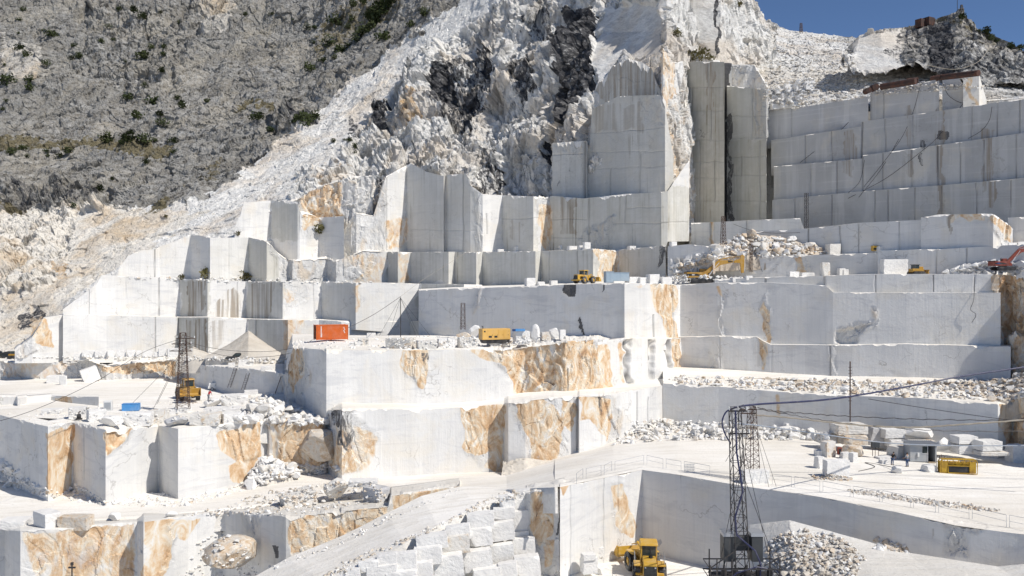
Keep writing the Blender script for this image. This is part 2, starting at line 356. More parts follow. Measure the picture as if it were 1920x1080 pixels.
# ---------------------------------------------------------------- far terrain
def big_ground():
    bm = bmesh.new(); n = 24; S = 3000
    vs = [[bm.verts.new((-S+2*S*i/n, -S+2*S*j/n, -43+4*math.sin(i*1.7)*math.cos(j*1.3))) for i in range(n+1)] for j in range(n+1)]
    for j in range(n):
        for i in range(n): bm.faces.new((vs[j][i], vs[j][i+1], vs[j+1][i+1], vs[j+1][i]))
    me = bpy.data.meshes.new('ground'); bm.to_mesh(me); bm.free(); me.materials.append(M['scree'])
    o = bpy.data.objects.new('ground', me); COL.objects.link(o); o['kind'] = 'structure'
big_ground()

# mountainside: grey slope, white scree and the natural cliff, rings from low to high
cx = [-700, -140, 0, 160, 320, 480, 560, 640, 720, 800, 900, 960, 1040, 1105, 1180, 1250, 1300, 1345]
tb = {660: [197, 172, 172, 172, 182, 184, 186, 190, 190, 192, 192, 192, 192, 190, 190, 190, 190, 195],
      560: [230, 205, 203, 188, 188, 190, 190, 194, 196, 196, 196, 196, 194, 190, 190, 190, 190, 195],
      480: [257, 232, 232, 218, 200, 193, 192, 192, 193, 196, 196, 196, 192, 188, 184, 180, 188, 195],
      400: [290, 265, 265, 255, 236, 212, 200, 196, 195, 198, 196, 192, 186, 182, 175, 167, 184, 195],
      300: [333, 308, 308, 300, 290, 266, 246, 232, 219, 209, 203, 198, 190, 177, 172, 166, 184, 196],
      200: [370, 345, 345, 340, 335, 320, 300, 280, 258, 243, 226, 213, 202, 184, 178, 172, 188, 198],
      120: [400, 375, 375, 370, 365, 355, 340, 315, 290, 266, 244, 230, 214, 198, 188, 178, 194, 204],
      60: [420, 395, 395, 390, 385, 380, 372, 350, 315, 283, 258, 243, 226, 212, 200, 184, 200, 212],
      -90: [475, 450, 450, 440, 430, 420, 415, 400, 380, 330, 292, 272, 252, 232, 215, 200, 215, 230]}
rings = [[P(x, y, d) for x, d in zip(cx, tb[y])] for y in sorted(tb, reverse=True)]
GREY = [(-250, -150), (900, -150), (860, 0), (785, 62), (705, 120), (645, 165), (590, 225), (520, 268), (450, 330), (350, 385), (200, 392), (0, 398), (-250, 400)]
BEIGE = [(-250, 395), (0, 395), (200, 388), (340, 400), (400, 395), (330, 430), (250, 490), (175, 530), (125, 570), (80, 620), (60, 660), (-250, 760)]
BEIGE2 = [(480, 290), (620, 200), (800, 70), (830, 60), (700, 200), (560, 300), (460, 370)]
CLIFF = [(700, 215), (760, 150), (830, 80), (880, 50), (960, -10), (1000, -120), (1420, -120), (1400, 420), (1260, 420), (1030, 420), (760, 470), (600, 470), (540, 400), (560, 330), (640, 300), (665, 240)]
regs = [('g', GREY, 1.0), ('r', GREY, .34), ('r', [(150, 0), (420, 0), (300, 200), (120, 130)], .55), ('b', BEIGE, .75), ('b', BEIGE2, .38), ('b', [(380, -20), (450, -20), (430, 60), (380, 60)], .5), ('b', [(0, 60), (80, 90), (70, 150), (0, 140)], .5),
        ('r', CLIFF, .5), ('r', [(700, 215), (830, 80), (960, -10), (1115, -10), (1115, 240), (1090, 300), (1035, 310), (1035, 375), (770, 375), (640, 310)], .85),
        ('r', [(-200, 395), (0, 400), (140, 400), (120, 480), (90, 540), (-200, 600)], .5),
        ('r', [(0, 345), (210, 350), (200, 400), (0, 400)], .9), ('r', [(500, 0), (780, -40), (640, 130), (520, 60)], .25), ('r', [(600, 225), (540, 215), (510, 245), (560, 250)], .9),
        # dark patches: the cliff's self-shadow painted into colour, deepest recesses pushed in
        ('dp', [(812, 140), (850, 130), (850, 195), (815, 200)], .95), ('dp', [(862, 190), (885, 165), (890, 245), (868, 235)], .9),
        ('d', [(820, 130), (900, 80), (925, 90), (930, 150), (880, 240), (840, 230), (815, 190)], .55),
        ('dp', [(900, 85), (925, 78), (925, 140), (905, 142)], .95), ('d', [(970, 130), (1005, 110), (1010, 170), (975, 200)], .6),
        ('d', [(1060, 20), (1115, 0), (1112, 120), (1085, 230), (1060, 250), (1045, 200), (1052, 110)], .8), ('dp', [(1066, 60), (1095, 45), (1090, 150), (1066, 190), (1056, 150)], .95),
        ('d', [(985, 10), (1040, 0), (1040, 90), (990, 100)], .5), ('d', [(700, 190), (725, 190), (725, 245), (705, 245)], .7), ('d', [(655, 215), (670, 230), (668, 268), (655, 268)], .6),
        ('d', [(900, 270), (925, 270), (925, 365), (905, 365)], .55), ('dp', [(1022, 262), (1038, 268), (1036, 312), (1024, 306)], .9), ('d', [(1040, 300), (1100, 280), (1100, 365), (1040, 365)], .42),
        ('d', [(540, 210), (595, 215), (590, 232), (545, 236)], .7), ('d', [(0, 350), (190, 352), (190, 380), (0, 392)], .5), ('d', [(700, 330), (722, 330), (722, 395), (705, 400)], .55),
        ('d', [(235, 490), (260, 480), (250, 500)], .5), ('d', [(30, 600), (70, 575), (80, 590), (40, 622)], .6), ('o', [(50, 600), (75, 585), (98, 640), (60, 640)], .8),
        ('o', [(100, 490), (130, 500), (125, 520), (95, 515)], .6), ('o', [(750, 225), (785, 190), (800, 235), (770, 250)], .6), ('o', [(590, 310), (640, 300), (690, 330), (720, 400), (640, 420), (600, 380)], .42),
        ('o', [(1240, 130), (1262, 120), (1300, 300), (1300, 400), (1270, 360), (1248, 240)], .40), ('o', [(1238, -50), (1262, -50), (1262, 120), (1240, 120)], .35),
        ('r', [(1128, 15), (1236, 5), (1242, 100), (1190, 108), (1145, 125), (1118, 170), (1112, 110)], -1),
        # grassy ledges
        ('v', [(0, 262), (200, 266), (260, 262), (330, 268), (300, 300), (240, 285), (100, 280), (0, 285)], .75), ('v', [(600, 40), (740, -40), (780, -40), (740, 30), (650, 75), (590, 110)], .6),
        ('v', [(440, 195), (520, 195), (520, 205), (440, 208)], .8), ('v', [(340, 350), (420, 290), (440, 250), (400, 330)], .6), ('v', [(270, 400), (300, 380), (320, 378), (300, 402)], .7), ('v', [(0, 380), (60, 385), (60, 395), (0, 395)], .8),
        ('v', [(520, 250), (600, 215), (600, 222), (530, 262)], .4)]
bands = [dict() for _ in range(len(rings)-1)]
# broad relief of the slopes
mtn = terrain('mountainside', rings, bands, [M['slope']], regions=regs, cell=1.9, disp=1.35, base_rough=.14, kind='slope', gully=4.2, seed=3, stretch=(.85, .85, .33), wts=(2.2, 1.5, .75, 2.2),
              vseams=[], hseams=[])

# right hand peak, gravel saddle and dark knoll
def skin(name, rows, mat='slope', back=30, drop=40, **k):
    rr = [[P(*p) for p in row] for row in rows]
    bk = [Vector((v.x*(v.y+back)/v.y, v.y+back, v.z-drop)) for v in rr[-1]]
    rr.append(bk); bands = [dict() for _ in range(len(rr)-2)]+[dict(n=3, coarse=1, amp=.4)]
    return terrain(name, rr, bands, [M[mat]], **k)
skin('gravel_saddle', [[(1380, 235, 190), (1480, 225, 184), (1640, 205, 172), (1780, 185, 165), (1960, 205, 155), (2080, 215, 150)],
                       [(1380, 150, 215), (1480, 145, 212), (1640, 130, 205), (1780, 128, 196), (1960, 160, 182), (2080, 170, 178)],
                       [(1380, 20, 300), (1480, 57, 290), (1600, 71, 280), (1780, 80, 260), (1960, 120, 240), (2080, 140, 235)]],
     mat='slope', base_rough=.4, B0=(.2, 0, .1), wts=(.6, .7, .6, 1), stretch=(1, 1, 1), cell=1.7, seed=5, kind='slope', regions=[('g', [(1560, 60), (1700, 60), (1960, 120), (1960, 210), (1650, 140)], .5), ('b', [(1425, 120), (1470, 130), (1600, 130), (1600, 150), (1440, 170)], .6)])
skin('rocky_peak', [[(1262, 62, 205), (1300, 85, 200), (1345, 122, 196), (1380, 125, 200), (1420, 127, 206), (1446, 105, 214), (1458, 62, 222)],
                    [(1262, -10, 207), (1300, 0, 203), (1352, 30, 199), (1380, 40, 206), (1420, 62, 213), (1442, 60, 220), (1456, 58, 226)],
                    [(1262, -90, 212), (1300, -90, 208), (1350, -60, 204), (1378, -25, 214), (1412, 0, 222), (1436, 38, 228), (1455, 56, 232)]],
     base_rough=.35, cell=1.8, seed=8, kind='slope', wts=(1.2, .9, .4, 2), regions=[('r', [(1268, -60), (1338, -60), (1348, 100), (1290, 70), (1268, 60)], -1), ('r', [(1345, -80), (1470, -20), (1470, 130), (1400, 130), (1360, 60)], .9), ('b', [(1385, 60), (1460, 60), (1450, 120), (1400, 125)], .5),
     ('d', [(1334, -60), (1342, -60), (1352, 100), (1345, 110)], .7), ('d', [(1262, -60), (1272, -60), (1274, 55), (1262, 55)], .8)])
skin('dark_rock_knoll', [[(1575, 112, 196), (1600, 138, 190), (1660, 135, 187), (1700, 122, 186), (1760, 135, 180), (1820, 150, 176), (1880, 150, 174), (1960, 155, 172), (2050, 160, 170)],
                    [(1583, 100, 200), (1604, 98, 196), (1655, 90, 193), (1700, 84, 194), (1760, 90, 189), (1810, 95, 184), (1870, 120, 182), (1960, 125, 180), (2050, 130, 178)],
                    [(1590, 90, 204), (1612, 66, 202), (1650, 56, 199), (1700, 51, 200), (1745, 40, 198), (1795, 22, 195), (1835, 56, 192), (1920, 96, 188), (2050, 120, 184)]],
     base_rough=.7, cell=1.7, seed=11, kind='slope', back=14, drop=20, disp=1.1, wts=(1.3, .9, .4, 3),
     regions=[('r', [(1600, 60), (1700, 55), (1690, 135), (1600, 138)], -1), ('g', [(1690, 20), (2080, 20), (2080, 170), (1690, 170)], .55), ('d', [(1700, 48), (1790, 15), (1930, 95), (2060, 120), (2060, 150), (1860, 140), (1760, 120), (1690, 125)], .5),
              ('d', [(1740, 55), (1780, 50), (1790, 140), (1745, 138)], .8), ('d', [(1660, 90), (1700, 55), (1720, 120), (1680, 125)], .5), ('v', [(1750, 35), (1790, 15), (1850, 60), (1960, 90), (1960, 105), (1830, 75)], .5)])
# low ledge with scrub beside the peak
mw0 = wall('rock_terrace', [(1420, 200, 440, 190), (1470, 200, 440, 184)], back=6, base_rough=.3)
wall('rock_terrace', [(1258, 68, 130, 190), (1300, 92, 130, 187), (1350, 118, 130, 184)], back=14, base_rough=.8, chip=1)

# ---------------------------------------------------------------- upper right benches
CW = 'rock'
def mw(*a, **k): return wall('rock_terrace', *a, **k)
mw([(1275, 116, 420, 186), (1358, 116, 420, 177)], mat='rock_old', age=1.0, hseams=[(1275, 165, 1358, 163), (1275, 210, 1358, 207), (1275, 264, 1358, 262), (1275, 304, 1358, 303), (1275, 334, 1358, 334), (1275, 376, 1358, 377)],
   vseams=[(1328, 116, 165), (1297, 165, 210), (1333, 207, 262), (1312, 262, 420), (1340, 300, 380)], back=20, regions=[('s', [(1322, 116), (1342, 116), (1340, 210), (1326, 210)], .9), ('d', [(1310, 245), (1335, 245), (1335, 262), (1308, 262)], .5)])
mw([(1352, 118, 420, 186), (1372, 118, 420, 185)], regions=[('d', [(1340, 100), (1368, 100), (1372, 420), (1352, 420)], 1.0)], back=12)  # dark colour painted in for the shade of the gap between two walls
mw([(1363, 160, 420, 184), (1437, 168, 420, 175)], mat='rock_old', age=.5, hseams=[(1363, 218, 1437, 218), (1363, 260, 1447, 256), (1363, 295, 1447, 292), (1363, 330, 1447, 328), (1363, 375, 1447, 378)],
   vseams=[(1410, 160, 262), (1425, 262, 420), (1390, 292, 330)], back=9, regions=[('a', [(1363, 262), (1450, 262), (1450, 420), (1363, 420)], .95), ('r', [(1408, 100), (1445, 100), (1445, 260), (1415, 250)], .9), ('d', [(1362, 215), (1372, 215), (1372, 420), (1362, 420)], .7)])
mw([(1362, 122, 165, 187), (1415, 122, 165, 184), (1440, 165, 210, 180)], base_rough=.7, back=10, chip=1)
# five long benches, lowest first
K = .91
def bench(pts, k=K, D0=None, **kw):
    """distances that follow a straight cut face running back to the left"""
    x0 = (pts[0][0]-960)/F; out = []
    D0 = D0 or 180.; X0 = x0*D0
    for (x, t, b) in pts:
        u = (x-960)/F                         # point on the line D = D0 - k (X - X0)
        D = (D0+k*X0)/(1+k*u); out.append((x, t, b, D))
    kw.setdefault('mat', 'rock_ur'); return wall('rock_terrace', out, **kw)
streak_d = [('s', [(1755, 205), (1772, 205), (1770, 410), (1757, 410)], .8), ('s', [(1842, 240), (1860, 240), (1855, 360), (1838, 360)], .9), ('s', [(1700, 200), (1710, 200), (1712, 330), (1705, 330)], .7),
            ('d', [(1757, 250), (1780, 250), (1778, 268), (1760, 266)], .9), ('s', [(1580, 250), (1600, 250), (1600, 330), (1582, 330)], .7), ('d', [(1725, 270), (1735, 270), (1730, 310), (1724, 310)], .6),
            ('s', [(1845, 340), (1868, 340), (1862, 395), (1850, 395)], .9)]
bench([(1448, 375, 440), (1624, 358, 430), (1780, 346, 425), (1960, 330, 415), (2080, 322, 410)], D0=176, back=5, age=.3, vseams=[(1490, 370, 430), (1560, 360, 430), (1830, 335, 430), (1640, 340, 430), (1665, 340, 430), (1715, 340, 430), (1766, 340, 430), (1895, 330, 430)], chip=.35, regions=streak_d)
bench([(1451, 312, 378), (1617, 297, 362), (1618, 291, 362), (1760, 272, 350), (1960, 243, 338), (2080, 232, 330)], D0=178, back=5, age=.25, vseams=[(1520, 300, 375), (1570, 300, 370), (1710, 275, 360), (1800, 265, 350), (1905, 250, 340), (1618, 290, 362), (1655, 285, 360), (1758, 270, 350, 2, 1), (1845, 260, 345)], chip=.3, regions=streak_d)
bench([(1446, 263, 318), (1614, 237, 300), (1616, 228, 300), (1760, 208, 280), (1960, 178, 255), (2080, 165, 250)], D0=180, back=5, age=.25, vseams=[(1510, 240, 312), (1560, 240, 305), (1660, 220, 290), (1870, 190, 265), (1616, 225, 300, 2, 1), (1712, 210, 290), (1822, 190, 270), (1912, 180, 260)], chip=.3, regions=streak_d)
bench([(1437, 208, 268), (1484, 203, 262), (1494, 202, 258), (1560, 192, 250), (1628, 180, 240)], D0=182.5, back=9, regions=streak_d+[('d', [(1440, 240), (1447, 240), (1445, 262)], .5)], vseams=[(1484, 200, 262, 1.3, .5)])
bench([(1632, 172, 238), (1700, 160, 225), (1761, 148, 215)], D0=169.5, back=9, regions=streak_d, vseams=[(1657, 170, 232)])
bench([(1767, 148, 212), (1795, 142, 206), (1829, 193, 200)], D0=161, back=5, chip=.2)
wall('rock_terrace', [(1806, 150, 200, 157), (1836, 140, 196, 156), (1850, 188, 193, 157.5)], back=6, regions=[('o', [(1800, 140), (1815, 140), (1832, 192), (1824, 192)], .8)])
mw([(1850, 188, 215, 158), (1960, 180, 205, 150), (2080, 165, 200, 143)], base_rough=.8, back=9)
# benches under them
mw([(1296, 418, 462, 168), (1350, 416, 462, 164), (1400, 413, 460, 161.5), (1500, 409, 450, 155), (1508, 430, 450, 154)], vseams=[(1332, 418, 460, 2.2, .8), (1400, 413, 460)], back=10, mat='rock', age=.25, regions=[('o', [(1328, 415), (1338, 415), (1336, 460), (1330, 460)], .8)])
mw([(1405, 435, 480, 158), (1500, 430, 482, 151), (1608, 418, 480, 144), (1730, 412, 478, 137)], vseams=[(1516, 428, 480, 1.5, 1), (1575, 420, 480, 1.3, .9), (1609, 418, 480), (1686, 414, 480)], back=12, mat='rock')
mw([(1727, 408, 470, 136), (1760, 402, 468, 134), (1800, 402, 466, 132), (1862, 400, 464, 128.5), (1898, 428, 460, 132)], back=5, chip=.8,
   regions=[('r', [(1855, 398), (1905, 398), (1905, 466), (1868, 466)], .9), ('o', [(1858, 398), (1888, 402), (1898, 460), (1878, 440)], .95), ('o', [(1776, 398), (1850, 396), (1852, 416), (1830, 406), (1800, 412), (1785, 420)], .8), ('s', [(1770, 405), (1785, 405), (1782, 440)], .9)])
mw([(1890, 408, 470, 138), (1960, 405, 470, 134), (2080, 400, 470, 128)], back=15, mat='rock')
mw([(1325, 484, 530, 153.5), (1362, 482, 530, 152), (1500, 479, 528, 146), (1645, 474, 520, 139), (1646, 470, 520, 138), (1760, 467, 518, 133), (1922, 458, 520, 126), (2080, 450, 520, 120)], back=14, cap_rough=.25, chip=.8,
   vseams=[(1757, 466, 520), (1813, 463, 520)], regions=[('o', [(1488, 478), (1500, 478), (1510, 515), (1498, 515)], .9), ('r', [(1488, 478), (1515, 478), (1520, 520), (1498, 520)], .8)])

# ---------------------------------------------------------------- big right walls
R2 = ([(1272, 534, 640, 145), (1345, 530, 640, 141.3), (1440, 530, 645, 137.5), (1548, 535, 650, 133), (1562, 548, 650, 132.3), (1700, 549, 655, 127.7), (1876, 549, 655, 123)])
mw([(1340, 524, 560, 142.3), (1436, 520, 560, 138.4), (1545, 517, 556, 134), (1546, 517, 560, 133.6), (1640, 514, 560, 130.3), (1750, 514, 560, 127), (1872, 514, 560, 124)], back=14, cap_rough=.2, vseams=[(1436, 515, 553, 2, .8), (1546, 515, 548, 2, .6), (1642, 512, 548, 1.3, .8), (1750, 512, 548, 1.3, .8), (1827, 512, 548)], chip=.5)
mw(R2, back=10, chip=.35, vseams=[(1350, 545, 636, 2.4, -1), (1437, 545, 640, 2.4, -1)], regions=[('o', [(1424, 590), (1437, 560), (1440, 650), (1430, 645)], .85), ('r', [(1346, 548), (1356, 548), (1356, 634), (1346, 634)], .8), ('r', [(1425, 600), (1440, 548), (1443, 650), (1428, 645)], 1), ('o', [(1342, 530), (1350, 530), (1352, 552), (1344, 552)], .8),
      ('r', [(1568, 615), (1600, 605), (1632, 610), (1632, 575), (1642, 590), (1636, 622), (1612, 628), (1600, 640), (1568, 648)], 1.2), ('p', [(1568, 618), (1630, 612), (1600, 640), (1568, 645)], .6)])
R3 = [(1274, 632, 716, 143.7), (1350, 630, 718, 140), (1420, 632, 718, 137.3), (1445, 646, 718, 136.2), (1555, 647, 722, 131.6), (1700, 645, 724, 126.7), (1895, 650, 726, 121.3)]
mw(R3, back=6, chip=.45, vseams=[(1350, 630, 715, 1.5, .3), (1448, 645, 715, 1.5, .3), (1556, 645, 715, 2, .7)], regions=[('r', [(1330, 680), (1352, 680), (1350, 718), (1328, 718)], .9), ('r', [(1418, 628), (1432, 632), (1430, 700), (1424, 690)], 1), ('o', [(1418, 632), (1434, 632), (1428, 700), (1422, 680)], .9),
      ('s', [(1410, 640), (1425, 640), (1425, 690), (1412, 690)], .3), ('r', [(1555, 645), (1566, 645), (1564, 716), (1556, 716)], .5), ('s', [(1712, 680), (1722, 680), (1722, 718), (1716, 718)], .9)])
mw([(1868, 514, 655, 123.4), (1888, 514, 700, 126), (1906, 518, 735, 123), (1960, 512, 735, 119), (2080, 505, 735, 112)], back=16, base_rough=1.0, chip=1.2, regions=[('o', [(1872, 514), (1910, 515), (1925, 640), (1930, 740), (1890, 740), (1884, 650)], .55), ('d', [(1885, 520), (1925, 530), (1925, 650), (1890, 640)], .42)])
BR = [(1243, 719, 815, 128.5), (1348, 725, 825, 125), (1455, 734, 830, 121), (1560, 741, 835, 117), (1720, 746, 850, 111.5), (1871, 758, 870, 106.5), (1898, 756, 872, 108.5)]
mw(BR, back=15, backz=1.2, cap_rough=.5, chip=.5, vseams=[(1349, 722, 830, 2.2, -1), (1455, 732, 830, 2.2, -1)], regions=[('o', [(1870, 752), (1900, 750), (1902, 870), (1888, 870)], .75), ('r', [(1885, 750), (1905, 750), (1905, 870), (1890, 870)], .7), ('o', [(1456, 735), (1466, 735), (1464, 775), (1458, 775)], .8), ('d', [(1736, 750), (1743, 750), (1742, 800), (1737, 800)], .4)])
mw([(1895, 745, 885, 108.5), (1908, 735, 885, 106), (1960, 722, 885, 103), (2080, 700, 885, 96)], back=20, base_rough=1.0, chip=1, regions=[('o', [(1895, 745), (1925, 735), (1925, 885), (1898, 880)], .9)])

# ---------------------------------------------------------------- white column and the central cut
CTR = [(785, 545, 630, 159), (850, 541, 632, 154), (900, 540, 635, 151), (980, 537, 637, 145.5), (1060, 534, 640, 140), (1120, 532, 642, 136.3), (1171, 531, 642, 133), (1214, 532, 642, 137), (1277, 534, 642, 145)]
mw(CTR, back=30, backz=.5, cap_rough=.15, chip=.45, vseams=[(1226, 590, 640, 1.8, .8), (1262, 535, 640, 1.3, .5)],
   regions=[('o', [(1216, 530), (1264, 530), (1266, 640), (1272, 680), (1254, 640), (1248, 598), (1228, 585)], .9), ('r', [(1218, 530), (1264, 530), (1270, 640), (1256, 620), (1230, 580)], .8), ('r', [(1254, 560), (1266, 560), (1268, 640), (1258, 640)], .9),
            ('rd', [(1060, 532), (1078, 532), (1076, 556), (1066, 554)], .9), ('rd', [(1083, 600), (1088, 595), (1096, 634), (1088, 634)], .9), ('rd', [(1131, 530), (1137, 530), (1133, 548)], .9),
            ('r', [(890, 540), (904, 540), (902, 575), (893, 590)], .9), ('o', [(1172, 530), (1215, 530), (1214, 536), (1172, 536)], .3)])
COLL = [(1120, 642, 745, 127), (1174, 634, 745, 131), (1222, 634, 740, 136), (1278, 634, 735, 143.6)]
mw(COLL, back=4, chip=.2, vseams=[(1178, 636, 722, 3.2, 1), (1219, 636, 720, 4, 1), (1255, 636, 716, 3, 1)],
   regions=[('p', [(1174, 638), (1182, 638), (1182, 722), (1174, 722)], .8), ('p', [(1214, 638), (1224, 638), (1224, 722), (1214, 722)], .9), ('p', [(1252, 638), (1259, 638), (1259, 718), (1252, 718)], .8), ('o', [(1262, 636), (1276, 636), (1278, 710), (1264, 712)], .75), ('o', [(1160, 640), (1172, 640), (1170, 720), (1164, 720)], .6), ('o', [(1100, 640), (1138, 640), (1150, 745), (1100, 745)], .8), ('r', [(1260, 634), (1278, 634), (1278, 712), (1262, 712)], .8)])

# ---------------------------------------------------------------- middle rows of benches
ROWC = [(222, 505, 530, 179), (240, 480, 530, 180.5), (262, 470, 530, 182), (292, 467, 530, 184), (300, 462, 530, 185), (330, 452, 530, 186.5), (355, 440, 530, 188), (358, 438, 530, 188), (394, 446, 530, 181.5), (396, 446, 530, 181.7), (466, 445, 530, 187.5), (500, 452, 530, 182), (540, 490, 532, 185), (542, 486, 532, 185), (548, 488, 532, 183.6), (612, 484, 532, 188), (630, 490, 532, 185), (680, 470, 534, 187), (727, 472, 534, 189), (746, 472, 534, 186), (770, 473, 534, 187.5),
        (841, 472, 535, 178), (853, 472, 535, 180.5), (893, 473, 535, 175.5), (905, 472, 535, 178), (1004, 471, 535, 166.5), (1014, 471, 535, 169), (1112, 466, 535, 158), (1155, 470, 535, 165), (1160, 468, 530, 165), (1248, 460, 525, 154)]
mw(ROWC, back=14, mat='rock', cap_rough=.2, chip=.55, vseams=[(290, 467, 520, 1.4, .8), (1030, 470, 530, 1.2, .4), (1083, 470, 530, 1.2, .6)],
   regions=[('a', [(725, 465), (1120, 465), (1160, 535), (725, 535)], .75), ('a', [(395, 440), (470, 440), (470, 530), (395, 530)], .3), ('a', [(463, 440), (510, 450), (530, 530), (463, 530)], .9), ('a', [(1158, 460), (1250, 460), (1250, 530), (1158, 530)], .7),
            ('r', [(498, 440), (720, 440), (720, 475), (690, 520), (620, 530), (540, 525), (510, 480)], 1.0), ('o', [(640, 480), (724, 480), (724, 534), (650, 534), (680, 510)], .42), ('o', [(1108, 464), (1154, 466), (1156, 530), (1120, 530), (1122, 500)], .75), ('r', [(1108, 464), (1154, 466), (1156, 530), (1118, 530)], .7),
            ('o', [(746, 474), (770, 474), (768, 530), (748, 530)], .45), ('rd', [(1236, 462), (1252, 462), (1240, 500), (1232, 510)], .6), ('o', [(330, 440), (350, 445), (340, 470)], .3)])
ROWB = [(118, 580, 600, 168), (150, 556, 600, 169.5), (182, 532, 600, 171), (190, 516, 600, 171.5), (240, 518, 600, 175), (298, 520, 600, 178.5), (337, 523, 600, 181), (389, 524, 602, 174), (391, 524, 602, 174.2), (461, 528, 602, 179.5), (530, 528, 604, 170.5), (603, 528, 606, 176), (667, 530, 606, 168), (720, 530, 610, 172.5), (786, 532, 620, 177), (870, 533, 620, 167), (904, 534, 620, 170)]
mw(ROWB, back=10, cap_rough=.25, chip=.35, vseams=[(298, 518, 595, 1.3, .8), (167, 540, 590, 1.2, .5), (237, 520, 560, 1.2, .3), (445, 530, 600, 1.2, .5), (588, 530, 600, 1.2, .5), (893, 535, 600, 1.2, .4)],
   regions=[('s', [(348, 524), (382, 524), (378, 600), (346, 600)], 1.0), ('s', [(468, 535), (515, 530), (510, 600), (475, 600)], .7), ('s', [(400, 575), (446, 540), (456, 600), (402, 600)], .9), ('a', [(600, 528), (670, 528), (670, 606), (600, 606)], .4), ('a', [(785, 530), (872, 530), (872, 620), (785, 620)], .8), ('a', [(336, 520), (392, 520), (392, 600), (336, 600)], .8),
            ('a', [(460, 525), (532, 525), (532, 604), (460, 604)], .7), ('r', [(518, 528), (600, 528), (575, 560), (540, 590), (528, 560)], .6), ('o', [(525, 535), (560, 540), (545, 575), (530, 560)], .4), ('o', [(664, 535), (680, 530), (678, 590), (668, 590)], .5), ('s', [(790, 540), (850, 540), (850, 600), (800, 600)], .35)])
ROWA = [(118, 590, 668, 165), (200, 591, 668, 170), (291, 594, 668, 173.5), (334, 595, 668, 176), (390, 595, 668, 169), (463, 598, 672, 174.5), (540, 600, 674, 165), (598, 600, 676, 169.5), (640, 602, 640, 168), (700, 602, 640, 171.5), (768, 603, 640, 175), (830, 601, 640, 168), (868, 602, 640, 164)]
mw(ROWA, back=8, chip=.35, cap_rough=.2, vseams=[(291, 592, 660, 1.3, .8), (335, 592, 650, 1.5, .7), (480, 600, 660, 1.3, .8), (706, 602, 640, 1.3, .5)],
   regions=[('s', [(350, 600), (388, 600), (388, 660), (352, 660)], 1.0), ('a', [(334, 590), (392, 590), (392, 670), (334, 670)], 1.0), ('a', [(462, 598), (540, 598), (545, 675), (462, 675)], .7), ('s', [(395, 600), (425, 600), (420, 640), (395, 660)], .5), ('o', [(530, 600), (575, 600), (560, 650), (535, 680)], .45), ('a', [(765, 600), (870, 600), (870, 640), (765, 640)], .8)])
# white slab leaning left of the rows
mw([(28, 655, 668, 160), (60, 632, 668, 161), (82, 596, 668, 163), (122, 590, 668, 167)], back=6, chip=.5, regions=[('r', [(20, 640), (80, 600), (95, 650), (40, 668)], .7), ('o', [(50, 600), (80, 595), (98, 645), (70, 640)], .9), ('d', [(52, 610), (70, 600), (78, 625), (60, 630)], .5)])

# row D: the tall faces under the cliff
ROWD = [(440, 428, 505, 189), (458, 380, 505, 190), (508, 376, 505, 193.5), (558, 378, 505, 187), (562, 395, 505, 187), (598, 408, 505, 190), (645, 405, 505, 185.5)]
mw(ROWD, back=12, chip=1.0, cap_rough=.3, regions=[('a', [(506, 374), (560, 374), (560, 450), (506, 450)], .8), ('o', [(560, 380), (600, 350), (610, 420), (570, 440)], .7), ('r', [(556, 374), (605, 374), (600, 450), (565, 450)], .9)])
ROWE = [(640, 440, 480, 189), (668, 400, 480, 187), (700, 405, 480, 189), (724, 330, 480, 190), (762, 310, 480, 194.5), (770, 306, 480, 193.5), (800, 322, 480, 190), (832, 330, 480, 186), (836, 328, 480, 187), (874, 325, 480, 182.5), (882, 348, 480, 181.5), (905, 364, 480, 180.5), (942, 366, 480, 184), (1000, 368, 480, 176.5), (1030, 370, 480, 180), (1033, 367, 480, 179.5), (1095, 372, 480, 173), (1170, 364, 480, 166.5), (1240, 360, 480, 160), (1252, 358, 440, 160), (1292, 300, 440, 168)]
mw([(500, 395, 470, 193), (560, 372, 470, 194), (600, 350, 470, 193), (660, 330, 470, 192), (700, 330, 470, 192)], back=8, base_rough=1.0, chip=1, regions=[('o', [(560, 370), (640, 330), (640, 400), (600, 440)], .55)])
mw(ROWE, back=10, chip=.9, cap_rough=.4, hseams=[(763, 430, 890, 432, .35), (942, 411, 1010, 409, .4), (1033, 411, 1100, 411, .4), (1033, 445, 1095, 447, .4), (1150, 420, 1290, 417, .5), (1175, 390, 1245, 388, .4)],
   vseams=[(834, 325, 480, 1.8, .7), (868, 325, 470, 1.4, .7), (724, 330, 470, 1.5, .6), (1173, 364, 418, 1.4, .5), (1105, 370, 470, 1.5, .5), (1185, 418, 470, 1.2, .4), (912, 400, 440, 1.6, .6)],
   regions=[('a', [(760, 300), (890, 300), (905, 480), (760, 480)], .55), ('a', [(940, 360), (1005, 360), (1012, 480), (940, 480)], .7), ('a', [(1030, 360), (1290, 350), (1290, 480), (1030, 480)], .95), ('r', [(880, 340), (905, 355), (910, 480), (900, 480), (890, 420)], .6),
            ('r', [(640, 330), (722, 330), (722, 480), (640, 480)], .9), ('o', [(724, 410), (762, 400), (762, 470), (724, 470)], .5), ('r', [(724, 410), (762, 400), (762, 470), (724, 470)], .6), ('r', [(1090, 430), (1150, 410), (1140, 475), (1090, 475)], .9), ('o', [(1012, 380), (1032, 380), (1034, 470), (1015, 470)], .55), ('r', [(1000, 366), (1032, 366), (1030, 400), (1010, 400)], .7),
            ('s', [(1050, 370), (1080, 370), (1075, 440), (1052, 440)], .7), ('s', [(960, 411), (985, 411), (980, 460), (962, 450)], .6)])
